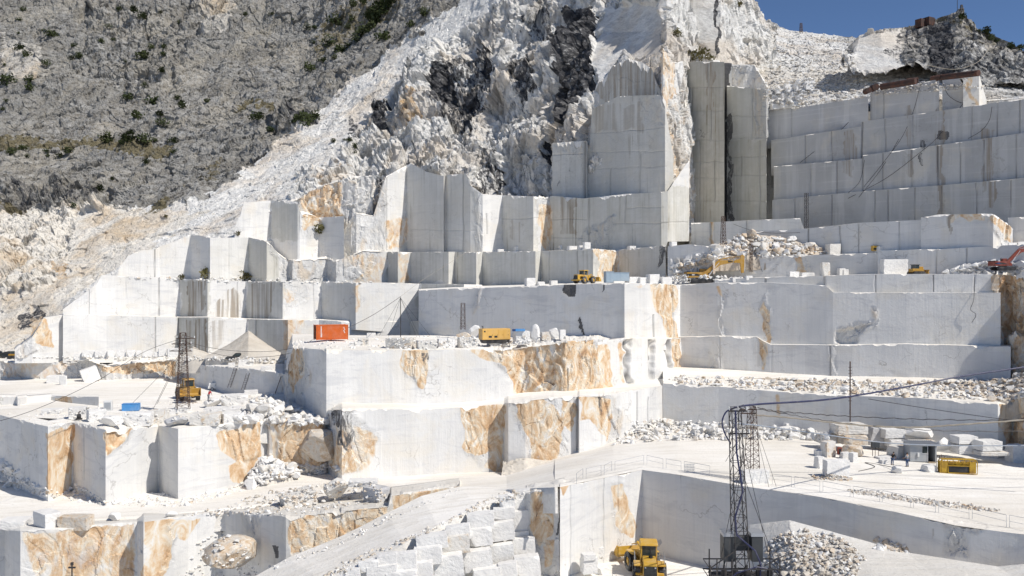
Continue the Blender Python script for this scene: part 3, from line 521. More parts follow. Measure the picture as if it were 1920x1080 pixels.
# pillar faces above
PIL = [(1036, 268, 372, 182), (1100, 264, 372, 177), (1104, 290, 372, 178), (1110, 205, 372, 177.6), (1160, 180, 372, 171), (1238, 178, 372, 163.5), (1247, 200, 372, 163), (1262, 290, 372, 166)]
mw(PIL, back=8, chip=2.2, base_rough=.12, mat='rock_old', age=.45, hseams=[(1036, 290, 1100, 288, .6), (1108, 250, 1245, 240, .4), (1108, 285, 1250, 284, .35), (1108, 316, 1250, 312, .35)], vseams=[(1145, 316, 372), (1200, 284, 372, 2, .4), (1097, 262, 372, 3, 1)],
   regions=[('r', [(1030, 262), (1104, 262), (1104, 290), (1036, 290)], .8), ('r', [(1190, 180), (1245, 180), (1245, 240), (1200, 230)], .5), ('d', [(1040, 290), (1104, 290), (1104, 372), (1040, 372)], .36), ('s', [(1110, 200), (1200, 190), (1200, 245), (1110, 250)], .45)])
PIL2 = [(1090, 222, 260, 186), (1108, 196, 260, 184.5), (1118, 158, 260, 183.5), (1134, 146, 260, 182), (1150, 122, 260, 180.5), (1180, 110, 260, 178), (1204, 116, 260, 176), (1222, 128, 260, 174.5), (1232, 156, 260, 173.5), (1242, 176, 260, 173)]
mw(PIL2, back=7, chip=2.2, base_rough=.25, mat='rock_old', age=.5, regions=[('s', [(1120, 110), (1230, 110), (1230, 180), (1120, 190)], .8)])
# warm lit edge of the pillar
mw([(1243, 90, 425, 169), (1262, 118, 425, 174), (1280, 115, 425, 180), (1298, 400, 425, 182)], back=8, base_rough=.55, chip=1, regions=[('o', [(1240, 90), (1262, 90), (1285, 300), (1296, 420), (1270, 380), (1250, 250)], .5)])
# broken ledge between row C and the excavator
mw([(1252, 462, 520, 151), (1290, 458, 520, 149), (1330, 462, 500, 147), (1338, 485, 500, 146)], back=14, chip=.7, regions=[('r', [(1250, 485), (1345, 485), (1345, 520), (1250, 520)], .9), ('o', [(1255, 500), (1345, 490), (1345, 520)], .4)])

# ---------------------------------------------------------------- main block in the middle
T1 = [(536, 700, 760, 128), (548, 652, 760, 127.5), (583, 654, 765, 121), (612, 656, 768, 116), (700, 657, 768, 118), (820, 656, 768, 121), (935, 655, 766, 124), (985, 650, 764, 126), (1030, 646, 760, 125), (1060, 640, 758, 124), (1100, 638, 755, 126), (1124, 636, 752, 127.3), (1150, 640, 748, 130)]
mw(T1, back=36, backz=.1, cap_rough=.25, chip=.7, vseams=[(1065, 690, 745, 1.3, .9)],
   regions=[('r', [(530, 640), (566, 640), (580, 700), (566, 765), (530, 765)], .9), ('o', [(540, 650), (566, 650), (572, 700), (548, 740), (536, 720)], .6), ('d', [(556, 665), (566, 670), (560, 720), (552, 720)], .5), ('r', [(590, 665), (614, 660), (608, 690), (584, 720), (575, 700)], .5),
            ('o', [(752, 652), (806, 652), (805, 690), (795, 728), (782, 725), (775, 700), (752, 690)], .95), ('r', [(756, 652), (808, 652), (806, 700), (790, 730), (760, 690)], .8), ('d', [(796, 660), (808, 658), (804, 700), (798, 695)], .6),
            ('o', [(880, 650), (935, 640), (1110, 630), (1150, 770), (985, 770), (975, 745), (960, 710), (940, 680), (890, 670)], .95), ('r', [(900, 640), (1130, 625), (1150, 770), (985, 770), (965, 720), (930, 675)], .95),
            ('d', [(1085, 645), (1112, 650), (1118, 740), (1100, 730)], .45)])
T2 = [(596, 772, 850, 120), (612, 770, 870, 116.5), (641, 767, 892, 110.5), (700, 767, 892, 112.3), (800, 768, 892, 115), (870, 764, 892, 117), (945, 757, 892, 119), (953, 756, 892, 116.5), (985, 752, 890, 116.2), (1040, 745, 882, 117), (1083, 744, 870, 118), (1086, 744, 868, 117), (1130, 742, 845, 118.5), (1158, 738, 842, 121), (1200, 730, 835, 124.5), (1247, 722, 826, 129)]
mw(T2, back=13, cap_rough=.08, chip=.6, vseams=[(1083, 745, 845, 1.6, .9), (1195, 735, 800, 1.5, .6), (1215, 745, 800, 1.2, .5)],
   regions=[('rd', [(618, 762), (665, 765), (668, 830), (650, 850), (636, 830), (640, 800), (618, 800)], .62), ('o', [(630, 800), (665, 790), (712, 825), (700, 850), (680, 880), (640, 890), (618, 880)], .55), ('r', [(618, 760), (670, 762), (715, 825), (690, 850), (670, 880), (620, 892)], .75),
            ('o', [(864, 764), (948, 760), (945, 890), (910, 885), (925, 850), (895, 860), (872, 840), (868, 790)], .95), ('r', [(864, 764), (948, 760), (945, 890), (905, 885), (875, 840)], .6),
            ('o', [(970, 752), (1010, 745), (1060, 790), (1040, 870), (1000, 880), (990, 820), (972, 780)], .95), ('o', [(1050, 750), (1078, 752), (1076, 810), (1055, 790)], .95), ('o', [(1086, 740), (1150, 745), (1140, 830), (1110, 790), (1088, 790)], .8),
            ('r', [(955, 745), (1080, 745), (1060, 860), (1000, 885), (970, 800)], .6), ('r', [(1110, 730), (1165, 735), (1160, 830), (1140, 830), (1120, 780)], .9), ('d', [(1118, 735), (1134, 750), (1130, 790), (1122, 770)], .6)])

# ---------------------------------------------------------------- left yard and the blocks before it
LW = [(345, 682, 715, 166), (400, 686, 730, 155), (470, 692, 745, 143), (530, 700, 770, 134), (560, 712, 790, 130), (610, 760, 800, 124)]
mw(LW, back=34, backz=-.5, cap_rough=.12, chip=.7, regions=[('r', [(520, 700), (600, 700), (600, 790), (530, 780)], .8), ('s', [(530, 700), (555, 700), (550, 770)], .8)])
mw([(-160, 676, 712, 165), (0, 676, 708, 166), (60, 680, 708, 164), (160, 674, 712, 166), (200, 688, 712, 163), (322, 672, 712, 168), (350, 682, 712, 167)], back=36, base_rough=.55, cap_rough=.1, chip=.8, capmat='dust',
   regions=[('o', [(160, 672), (350, 672), (350, 700), (200, 700)], .7), ('o', [(0, 680), (140, 680), (120, 710), (0, 710)], .4), ('r', [(40, 680), (110, 680), (105, 708), (40, 708)], -1)])
LBK = [(-150, 800, 940, 118), (-40, 790, 915, 121), (0, 778, 905, 120), (22, 784, 905, 116), (90, 800, 925, 106.5), (134, 792, 918, 111), (137, 792, 905, 111), (198, 806, 934, 103.5), (296, 800, 905, 112), (298, 798, 910, 112), (334, 804, 934, 106.5), (412, 797, 922, 110), (470, 790, 900, 113), (500, 792, 890, 115.5), (505, 790, 890, 114.5), (560, 790, 882, 115), (600, 786, 876, 115), (636, 788, 870, 118), (650, 788, 870, 118)]
mw(LBK, back=5, cap_rough=.1, chip=.6, vseams=[(157, 795, 900, 1.3, .4)],
   regions=[('o', [(86, 812), (140, 795), (134, 925), (84, 925)], .95), ('r', [(92, 790), (138, 790), (136, 860), (100, 850)], .6), ('o', [(194, 804), (245, 804), (232, 835), (204, 860), (196, 830)], .9), ('r', [(196, 800), (250, 800), (232, 840), (204, 860)], .8), ('p', [(196, 800), (240, 800), (225, 835), (200, 850)], .5),
            ('o', [(408, 812), (440, 800), (485, 790), (490, 860), (455, 905), (435, 905), (420, 880), (445, 870), (410, 840)], .95), ('r', [(410, 800), (485, 790), (485, 860), (450, 870)], .7), ('o', [(505, 790), (640, 785), (640, 870), (540, 880), (508, 870)], .66), ('r', [(520, 790), (640, 785), (640, 880), (520, 880)], 1.1), ('s', [(500, 790), (508, 790), (508, 850), (502, 850)], .4)])

def face_z(pts, x):
    return np.interp(x, [p[0] for p in pts], [p[1] for p in pts]), np.interp(x, [p[0] for p in pts], [p[3] for p in pts])
# left yard floor
def lerp_pts(xs, pts, col, dD=0, dy=0):
    return [P(x, np.interp(x, [p[0] for p in pts], [p[col] for p in pts])+dy, np.interp(x, [p[0] for p in pts], [p[3] for p in pts])+dD) for x in xs]
xs = [-150, 0, 60, 120, 180, 240, 300, 360, 420, 480, 540, 590, 640]
def top_back(x):
    y, D = face_z(LBK, x); z = (540-y)/F*D; D2 = D+4.2; return Vector(((x-960)/F*D2, D2, z+.01))
front = [top_back(x) for x in xs]
mid = [P(x, 752 if x < 560 else 765, 134.0 if x < 560 else 128) for x in xs]; mid = [Vector((v.x, v.y, -17.75 if i < 9 else -16.6)) for i, v in enumerate(mid)]
def yback(x):
    if x < 345: return P(x, 707, 168)
    return P(x, np.interp(x, [345, 560, 640], [713, 770, 790])+1, np.interp(x, [345, 400, 470, 530, 560, 640], [168, 158, 147, 138, 133, 124])+1)
yard = terrain('quarry_yard', [front, mid, [yback(x) for x in xs]], [dict(flat=True, amp=.5), dict(flat=True, amp=.5)], [M['dust']], cell=1.6, smooth=True, seed=31)
# pit in the yard on the far left: little white walls
mw([(-140, 742, 800, 128), (30, 744, 800, 130), (33, 746, 790, 128), (50, 744, 780, 131)], back=3, chip=.3)
mw([(48, 746, 790, 132), (96, 742, 775, 135), (136, 743, 768, 131), (185, 744, 762, 127.5)], back=3, chip=.3, regions=[('o', [(100, 740), (136, 742), (134, 765), (104, 762)], .8)])

# ---------------------------------------------------------------- roads and the right hand quarry floor
PIT = [(1040, 914, 84.5), (1095, 904, 87.5), (1150, 892, 91), (1204, 881, 94), (1270, 890, 90.8), (1400, 912, 86), (1540, 932, 81.4), (1680, 960, 76.2), (1790, 985, 72.6), (1920, 1002, 70), (2100, 1035, 66)]
def zat(pts, x): return np.interp(x, [p[0] for p in pts], [p[1] for p in pts]), np.interp(x, [p[0] for p in pts], [p[2] for p in pts])
xs2 = [1040, 1095, 1150, 1204, 1270, 1340, 1400, 1470, 1540, 1610, 1680, 1735, 1790, 1855, 1920, 2100]
BKF = [(1040, 858, 119.5), (1090, 842, 121), (1130, 832, 122.5), (1150, 822, 124), (1247, 800, 130.5), (1348, 803, 127), (1455, 810, 123), (1560, 820, 119), (1720, 838, 113.5), (1871, 855, 108.5), (1920, 860, 107), (2100, 875, 100)]
fr = [P(x, *zat(PIT, x)) for x in xs2]; bk = [P(x, *zat(BKF, x)) for x in xs2]
fr = [Vector((v.x, v.y-0.0, v.z)) for v in fr]
md = [(a+b)/2+Vector((0, 0, .15)) for a, b in zip(fr, bk)]
flo = terrain('quarry_floor', [fr, md, bk], [dict(flat=True, amp=.45), dict(flat=True, amp=.45)], [M['dust']], cell=1.5, smooth=True, seed=33)
pw = [(x, y, None, D) for (x, y, D) in PIT]
pw[0] = (1050, 913, None, 84.8)
terr_pit = wall('rock_terrace', [(x, y+.4, None, D) for (x, y, _, D) in pw], zb=-31.0, back=1.6, chip=.45, capmat='dust', ends=False,
   vseams=[(1070, 900, 1080, 1.2, .35), (1132, 893, 1080, 1.2, .35), (1160, 890, 960, 1.1, .3)],
   regions=[('o', [(1150, 915), (1172, 910), (1180, 960), (1192, 985), (1180, 1010), (1160, 1000), (1158, 960)], .9), ('r', [(1150, 900), (1175, 905), (1185, 975), (1160, 1000), (1150, 950)], .35),
            ('r', [(1765, 962), (1805, 975), (1808, 1050), (1768, 1042)], 1.0), ('d', [(1766, 965), (1795, 975), (1792, 1040), (1770, 1035)], .5), ('r', [(1800, 975), (1850, 985), (1825, 1010), (1805, 1000)], .8), ('s', [(1735, 990), (1745, 990), (1745, 1035), (1738, 1030)], .5), ('o', [(1048, 905), (1068, 905), (1052, 935)], .7)])
# pit floor with a rock heap on the right
def pf(x, D, z=-29.0): return Vector(((x-960)/F*D, D, z))
pitf = terrain('pit_floor', [[pf(x, 60) for x in (900, 1100, 1300, 1500, 1700, 2000, 2400)], [pf(x, 80) for x in (900, 1100, 1300, 1500, 1700, 2000, 2400)], [pf(x, 100) for x in (900, 1100, 1300, 1500, 1700, 2000, 2400)]],
               [dict(flat=True, amp=.4)]*2, [M['dust']], cell=2.2, smooth=True, seed=35)
# heap / ramp of spoil in the pit: crest seen against the shaded wall
h0 = [(1375, 1110, 76), (1410, 1100, 73), (1500, 1100, 66), (1650, 1110, 62), (1800, 1120, 60), (1950, 1120, 58), (2150, 1130, 56)]
h1 = [(1345, 1010, 82), (1400, 985, 78), (1475, 974, 75), (1560, 990, 72), (1640, 1022, 70), (1750, 1045, 67.5), (1860, 1062, 66), (1960, 1042, 63.5), (2150, 1050, 61)]
h1 = [(1378, 1040, 82), (1405, 984, 79), (1480, 975, 76), (1600, 1008, 72.5), (1700, 1036, 70), (1870, 1062, 66.5), (2150, 1040, 62)]
h2 = [(x, y+30, D+4) for (x, y, D) in h1]
heap = terrain('spoil_ramp', [[P(*p) for p in h0], [P(*p) for p in h1], [P(*p) for p in h2]], [dict(amp=1.0), dict(amp=.5, n=6)], [M['scree']], cell=1.8, disp=.8, base_rough=.05, smooth=True, seed=37)
# main road coming from the left, rising to the floor on the right
RB = [(-160, 900, 125), (0, 895, 122), (80, 918, 112), (200, 922, 110), (330, 925, 110.5), (460, 905, 114), (560, 884, 116.5), (640, 884, 118), (800, 886, 117.5), (950, 885, 118), (1040, 872, 119), (1060, 866, 119.5)]
RF = [(-160, 985, 98), (0, 982, 98), (80, 980, 98), (200, 972, 98), (330, 962, 98), (460, 950, 99), (560, 938, 101), (640, 930, 102), (800, 922, 99), (950, 918, 93), (1040, 914, 84.5), (1060, 911, 84.8)]
xr = [p[0] for p in RB]
rdb = [P(*p) for p in RB]; rdf = [P(*p) for p in RF]
rdf[-2] = fr[0].copy(); rdf[-1] = fr[0].copy()+Vector((.3, 0, 0)); rdb[-2] = bk[0]+Vector((0, 0, .02)); rdb[-1] = bk[0]+Vector((.4, 0, .02))
road = terrain('road', [[v+Vector((0, -.3, -2.5)) for v in rdf], rdf, [(a+b)/2 for a, b in zip(rdf, rdb)], rdb], [dict(n=3, coarse=1)]+[dict(flat=True, amp=.5)]*2, [M['dust']], cell=1.6, smooth=True, seed=41)
# second road going down to the lower left
UP = [(1035, 906, 92.5), (950, 914, 95), (860, 912, 96.5), (790, 930, 94), (725, 962, 91), (640, 1005, 88.5), (540, 1046, 87), (470, 1085, 86)]
LO = [(1035, 921, 90.5), (990, 925, 91), (900, 950, 87), (820, 985, 83.3), (760, 1018, 81), (690, 1060, 79.6), (620, 1100, 78.6), (540, 1150, 78)]
road2 = terrain('road', [[P(*p) for p in LO], [P(*p) for p in UP]], [dict(flat=True, amp=.5, cell=1.4)], [M['dust']], cell=1.6, smooth=True, seed=43)
# slope under the second road, carrying the stacked blocks
SL = [(1035, 1180, 86.5), (990, 1180, 86.5), (900, 1190, 82.5), (820, 1200, 79.5), (760, 1210, 77.5), (690, 1220, 76.3), (620, 1230, 75.5), (540, 1240, 75)]
slope2 = terrain('gravel_slope', [[P(*p) for p in SL], [P(*p) for p in LO]], [dict(cell=1.5)], [M['scree']], cell=1.6, disp=.6, base_rough=.08, smooth=True, seed=45)
# rough ochre rib between the stacked blocks and the pit
mw([(988, 926, 1140, 87.5), (1002, 922, 1140, 86.6), (1030, 918, 1140, 86), (1048, 914, 1140, 85.2), (1058, 912, 1140, 85.6)], back=4, chip=.8, regions=[('r', [(980, 900), (1060, 900), (1060, 1140), (980, 1140)], .7), ('o', [(998, 920), (1034, 920), (1038, 1000), (1010, 1020), (996, 990)], .9), ('o', [(1020, 1010), (1045, 1010), (1040, 1060), (1020, 1060)], .6), ('d', [(1048, 950), (1053, 950), (1050, 1005), (1045, 1005)], .9)])
# lower left wall
LL = [(-160, 996, 1140, 92), (8, 994, 1140, 96), (38, 996, 1140, 91.5), (120, 992, 1140, 93), (200, 985, 1140, 94.5), (257, 980, 1140, 95.5), (269, 979, 1140, 92.5), (340, 970, 1130, 95.5), (416, 957, 1130, 99), (480, 964, 1120, 94), (536, 968, 1110, 90), (545, 970, 1100, 90), (640, 958, 1060, 92), (728, 950, 1040, 93.5), (733, 930, 1010, 94), (790, 922, 990, 96), (862, 911, 960, 98)]
mw(LL, back=9, backz=-1.1, chip=.6, capmat='scree', cap_rough=.3, regions=[('o', [(38, 1000), (120, 990), (255, 985), (250, 1090), (150, 1090), (60, 1090)], .55), ('r', [(38, 990), (257, 985), (257, 1100), (38, 1100)], .45), ('o', [(268, 975), (328, 972), (318, 1060), (300, 1100), (268, 1100)], 1.0), ('o', [(325, 975), (375, 965), (345, 1015), (330, 1010)], .9),
      ('r', [(312, 970), (328, 970), (322, 1050), (305, 1080)], .9), ('r', [(455, 960), (490, 965), (478, 1005), (462, 1000)], .8), ('d', [(462, 965), (480, 965), (474, 1000)], .4), ('o', [(545, 965), (728, 945), (730, 1000), (640, 1030), (545, 1040)], .8), ('r', [(545, 960), (735, 940), (735, 1000), (545, 1050)], .9), ('o', [(735, 925), (862, 910), (860, 930), (800, 965), (735, 985)], .7), ('r', [(735, 920), (862, 905), (862, 930), (735, 985)], .5), ('a', [(415, 955), (545, 960), (545, 1060), (415, 1060)], .25), ('d', [(510, 1020), (525, 1025), (525, 1050), (520, 1050)], .8)])
# ================================================================ things
bpy.context.view_layer.update()
DG = bpy.context.evaluated_depsgraph_get()
def hit(px, py, D=None):
    if D: return P(px, py, D)
    d = Vector(((px-960)/F, 1, (540-py)/F)); d.normalize()
    ok, loc, n, i, ob, m = sc.ray_cast(DG, Vector((0, 0, 0)), d)
    return loc if ok else P(px, py, 200)
def drop(x, y, z=60):
    ok, loc, n, i, ob, m = sc.ray_cast(DG, Vector((x, y, z)), Vector((0, 0, -1)))
    return loc if ok else Vector((x, y, -20))

def simple(name, col, rough=.6, metal=0.0, var=.12, scale=3.0, dirt=(.6, .56, .5), dirtamt=.35):
    s = NT(name); tc = s.n('ShaderNodeTexCoord'); p = tc.outputs['Object']; n = s.noise(p, scale, 6, .7); n2 = s.noise(p, scale*.35, 4, .6)
    c = s.mix(s.math('MULTIPLY', s.rng(n, .35, .65), var), col, tuple(v*.45 for v in col))
    c = s.mix(s.math('MULTIPLY', s.rng(n2, .45, .7), dirtamt), c, dirt)
    s.b.inputs['Metallic'].default_value = metal; s.bump(n, .15, .02); return s.fin(c, rough, .4)
M['yellow'] = simple('yellow_machine_paint', (.58, .345, .045), .5, dirtamt=.3)
M['yellow2'] = simple('ochre_machine_paint', (.42, .23, .03), .5, dirtamt=.15)
M['gen'] = simple('generator_paint', (.70, .42, .11), .5, dirtamt=.1)
M['cage'] = simple('worn_yellow_steel', (.55, .34, .03), .5, var=.5, dirt=(.16, .07, .02), dirtamt=.6)
M['red'] = simple('red_machine_paint', (.22, .04, .022), .5, dirtamt=.1)
M['orange'] = simple('orange_container_paint', (.62, .13, .02), .55, var=.25, dirtamt=.1)
M['orange_dark'] = simple('rusty_container_paint', (.40, .08, .015), .6, var=.5, dirt=(.15, .05, .02))
M['black'] = simple('black_steel', (.02, .02, .022), .5, dirtamt=.1)
M['rubber'] = simple('dusty_rubber', (.05, .05, .052), .9, dirt=(.42, .41, .39), dirtamt=.6)
M['rust'] = simple('rusty_lattice_steel', (.085, .055, .045), .75, .3, dirt=(.20, .12, .08), dirtamt=.5)
M['darksteel'] = simple('dark_lattice_steel', (.05, .048, .05), .6, .4, dirt=(.2, .17, .15), dirtamt=.3)
M['galv'] = simple('galvanised_steel', (.42, .44, .47), .5, .5)
M['greypaint'] = simple('grey_shed_panel', (.36, .38, .40), .6)
M['greydark'] = simple('dark_grey_cabinet', (.05, .055, .06), .5, dirtamt=.02)
M['bluegrey'] = simple('blue_grey_cabinet', (.30, .38, .45), .55, dirtamt=.15)
M['blue'] = simple('blue_container_paint', (.07, .27, .58), .5, dirtamt=.15)
M['navy'] = simple('navy_cloth', (.02, .05, .16), .8, dirtamt=.05)
M['cableblue'] = simple('blue_cable_sheath', (.018, .022, .075), .5, dirtamt=.1)
M['cablebeige'] = simple('beige_cable_sheath', (.32, .28, .22), .7)
M['cablegrey'] = simple('grey_cable_sheath', (.25, .29, .35), .6)
M['glass'] = simple('machine_glass', (.03, .045, .05), .1, var=.05, dirtamt=.12)
M['white'] = simple('white_paint', (.75, .75, .73), .5, dirtamt=.1)
M['truck'] = simple('dark_truck_paint', (.03, .033, .037), .35, dirtamt=.1)
M['pipe'] = simple('rusty_pipe', (.05, .03, .025), .8, dirt=(.18, .06, .03), dirtamt=.5)
M['skin'] = simple('skin', (.45, .27, .18), .6, dirtamt=.0); M['redcloth'] = simple('red_cloth', (.45, .03, .04), .9, dirtamt=.0)
M['greycloth'] = simple('grey_cloth', (.30, .31, .32), .9, dirtamt=0); M['jeans'] = simple('blue_denim', (.06, .10, .2), .9, dirtamt=0); M['hair'] = simple('dark_hair', (.015, .012, .01), .8, dirtamt=0)
M['wood'] = simple('weathered_wood', (.38, .28, .18), .8); M['silver'] = simple('silver_marking', (.6, .6, .6), .5, dirtamt=0)

def mat_stone(name, white, second, amount, ochre=0.0):
    s = NT(name); tc = s.n('ShaderNodeTexCoord'); oi = s.n('ShaderNodeObjectInfo'); geo = s.n('ShaderNodeNewGeometry'); p = geo.outputs['Position']
    n = s.noise(p, .55, 6, .65, .6); nf = s.noise(p, 3.5, 5, .7); r = oi.outputs['Random']
    c = s.mix(s.math('MULTIPLY', s.rng(n, .40, .62), amount), white, second)
    c = s.mix(s.math('MULTIPLY', s.rng(s.noise(s.mapv(p, (1, 1, 2.2), (.4, .3, 0)), 1.1, 5, .7, 1.2), .56, .66), .35), c, (.45, .45, .46))
    if ochre:
        om = s.rng(s.math('ADD', s.noise(s.mapv(p, (1, 1, .8), loc=(9, 2, 4)), .6, 6, .7, 1), ochre-.5), .48, .60)
        c = s.mix(om, c, s.ramp(s.noise(p, 1.4, 5, .7, 1), [(.3, (.34, .22, .13)), (.45, (.56, .42, .28)), (.6, (.72, .66, .57))]))
    c = s.mix(s.rng(r, 0, 1, 0, .14), c, (.50, .48, .45))
    s.bump(s.math('ADD', nf, s.math('MULTIPLY', n, 1.5)), .5, .18); return s.fin(c, .9, .15)
M['st_w'] = mat_stone('white_marble_block', (.80, .79, .765), (.69, .68, .665), .8)
M['st_o'] = mat_stone('ochre_stained_marble_block', (.72, .70, .66), (.60, .58, .54), .8, .46)
M['st_b'] = mat_stone('brown_marble_boulder', (.62, .58, .52), (.45, .40, .34), .9, .55)
M['st_g'] = mat_stone('grey_marble_boulder', (.55, .55, .56), (.38, .38, .38), 1.0, .18)
M['gravel'] = mat_dust('gravel', (.62, .58, .52), (.50, .45, .38), .8)
M['gravel_brown'] = mat_dust('brown_gravel', (.46, .39, .30), (.34, .28, .21), .8)
def mat_leaf(name, a, b):
    s = NT(name); geo = s.n('ShaderNodeNewGeometry'); oi = s.n('ShaderNodeObjectInfo')
    c = s.mix(s.rng(s.noise(geo.outputs['Position'], 1.6, 4, .7), .35, .65), a, b); c = s.mix(s.rng(oi.outputs['Random'], 0, 1, 0, .4), c, (.07, .075, .035)); return s.fin(c, .8, .1)
M['leaf'] = mat_leaf('dark_shrub_leaves', (.022, .034, .014), (.06, .075, .03)); M['leaf2'] = mat_leaf('dry_shrub_leaves', (.12, .11, .045), (.20, .17, .08))

def link(o, parent=None):
    COL.objects.link(o)
    if parent: o.parent = parent
    return o
def tag(o, label, cat, group=None, kind=None):
    o['label'] = label; o['category'] = cat
    if group: o['group'] = group
    if kind: o['kind'] = kind
    return o
def empty(name, loc, yaw, label, cat, group=None, scale=1.0):
    o = bpy.data.objects.new(name, None); link(o); o.location = loc; o.rotation_euler = (0, 0, yaw); o.scale = (scale,)*3; o.empty_display_size = .5
    return tag(o, label, cat, group)
class MB:
    def __init__(s): s.v = []; s.f = []
    def add(s, vs, fs):
        b = len(s.v); s.v += [tuple(v) for v in vs]; s.f += [tuple(i+b for i in f) for f in fs]; return s
    def box(s, x0, x1, y0, y1, z0, z1, M4=None, tx=0, ty=0):
        vs = [Vector(p) for p in ((x0, y0, z0), (x1, y0, z0), (x1, y1, z0), (x0, y1, z0), (x0+tx, y0+ty, z1), (x1-tx, y0+ty, z1), (x1-tx, y1-ty, z1), (x0+tx, y1-ty, z1))]
        if M4: vs = [M4 @ v for v in vs]
        return s.add(vs, [(0, 3, 2, 1), (4, 5, 6, 7), (0, 1, 5, 4), (1, 2, 6, 5), (2, 3, 7, 6), (3, 0, 4, 7)])
    def prism(s, prof, a, b, axis='x'):
        """profile in the two other axes, extruded along axis from a to b"""
        def mk(p, t): return (t, p[0], p[1]) if axis == 'x' else ((p[0], t, p[1]) if axis == 'y' else (p[0], p[1], t))
        n = len(prof); vs = [mk(p, a) for p in prof]+[mk(p, b) for p in prof]
        return s.add(vs, [tuple(range(n)), tuple(range(2*n-1, n-1, -1))]+[(i, (i+1) % n, n+(i+1) % n, n+i) for i in range(n)])
    def tube(s, pts, r, n=5, closed=True):
        pts = [Vector(p) for p in pts]; rr = r if isinstance(r, (list, tuple)) else [r]*len(pts); vs = []; fs = []
        for i, p in enumerate(pts):
            t = (pts[min(i+1, len(pts)-1)]-pts[max(i-1, 0)]).normalized(); u = t.orthogonal().normalized()
            if i and abs(t.dot(pu)) < .95: u = (pu-t*pu.dot(t)).normalized()
            pu = u; w2 = t.cross(u)
            vs += [p+(u*math.cos(2*math.pi*k/n)+w2*math.sin(2*math.pi*k/n))*rr[i] for k in range(n)]
        for i in range(len(pts)-1):
            for k in range(n): fs.append((i*n+k, i*n+(k+1) % n, (i+1)*n+(k+1) % n, (i+1)*n+k))
        fs += [tuple(range(n-1, -1, -1)), tuple(range((len(pts)-1)*n, len(pts)*n))]
        return s.add(vs, fs)
    def cyl(s, c, r, h, axis='z', n=16):
        c = Vector(c); a = {'x': Vector((1, 0, 0)), 'y': Vector((0, 1, 0)), 'z': Vector((0, 0, 1))}[axis]
        return s.tube([c-a*h/2, c+a*h/2], r, n)
    def build(s, name, m, parent=None, bevel=0.0, smooth=False, loc=None):
        me = bpy.data.meshes.new(name); me.from_pydata(s.v, [], s.f); me.materials.append(M[m] if isinstance(m, str) else m)
        bm = bmesh.new(); bm.from_mesh(me); bmesh.ops.recalc_face_normals(bm, faces=bm.faces)
        if bevel: bmesh.ops.bevel(bm, geom=[e for e in bm.edges], offset=bevel, segments=1, affect='EDGES', clamp_overlap=True)
        bm.to_mesh(me); bm.free()
        if smooth: me.polygons.foreach_set('use_smooth', [True]*len(me.polygons))
        o = bpy.data.objects.new(name, me); link(o, parent)
        if loc: o.location = loc
        return o

# ---------------------------------------------------------------- stones
def planes_rock(seed, sub=2, n=11, lo=.55, hi=.9, rough=.03):
    r = random.Random(seed); bm = bmesh.new(); bmesh.ops.create_icosphere(bm, subdivisions=sub, radius=1.0)
    pl = [(Vector((r.gauss(0, 1), r.gauss(0, 1), r.gauss(0, 1))).normalized(), r.uniform(lo, hi)) for _ in range(n)]
    for v in bm.verts:
        for nn, d in pl:
            t = v.co.dot(nn)
            if t > d: v.co -= nn*(t-d)
        v.co *= 1+r.uniform(-rough, rough)
    lo_ = Vector([min(v.co[k] for v in bm.verts) for k in range(3)]); hi_ = Vector([max(v.co[k] for v in bm.verts) for k in range(3)])
    for v in bm.verts: v.co = Vector([(v.co[k]-lo_[k])/(hi_[k]-lo_[k])-(0 if k == 2 else .5) for k in range(3)])
    me = bpy.data.meshes.new('boulder'); bm.to_mesh(me); bm.free(); return me
def sawn(seed, chips=3, rough=.008):
    r = random.Random(seed); bm = bmesh.new(); bmesh.ops.create_cube(bm, size=1.0); bmesh.ops.subdivide_edges(bm, edges=bm.edges[:], cuts=7, use_grid_fill=True)
    cut = []
    for _ in range(chips):
        cn = Vector((r.choice((-.5, .5)), r.choice((-.5, .5)), r.choice((.5, .5, -.5)))); nn = Vector((cn.x*r.uniform(.3, 1.5), cn.y*r.uniform(.3, 1.5), cn.z*r.uniform(.3, 1.5))).normalized()
        cut.append((nn, nn.dot(cn)-r.uniform(.06, .22)))
    sk = [r.uniform(-.05, .05) for _ in range(4)]
    for v in bm.verts:
        c = v.co.copy(); e = sorted(abs(t) for t in c)
        if e[1] > .49: v.co *= 1-r.uniform(0, .035)
        for nn, d in cut:
            t = v.co.dot(nn)
            if t > d: v.co -= nn*(t-d)*r.uniform(.85, 1.1)
        v.co += Vector([r.uniform(-rough, rough) for _ in range(3)])
        v.co.x += sk[0]*c.z+sk[1]*c.y; v.co.y += sk[2]*c.z; v.co.z += sk[3]*c.x*.6
        v.co.z += .5
    me = bpy.data.meshes.new('stone_block'); bm.to_mesh(me); bm.free(); return me
SAWN = {}; ROCK = {}
def stone_mesh(kind, mat, k):
    store = SAWN if kind == 'block' else ROCK; key = (mat, k)
    if key not in store:
        me = sawn(100+k*7, chips=1+k % 4) if kind == 'block' else planes_rock(300+k*5, 3, 9, .38, .8, .018)
        me.materials.append(M[mat]); store[key] = me
    return store[key]
NS = [0]
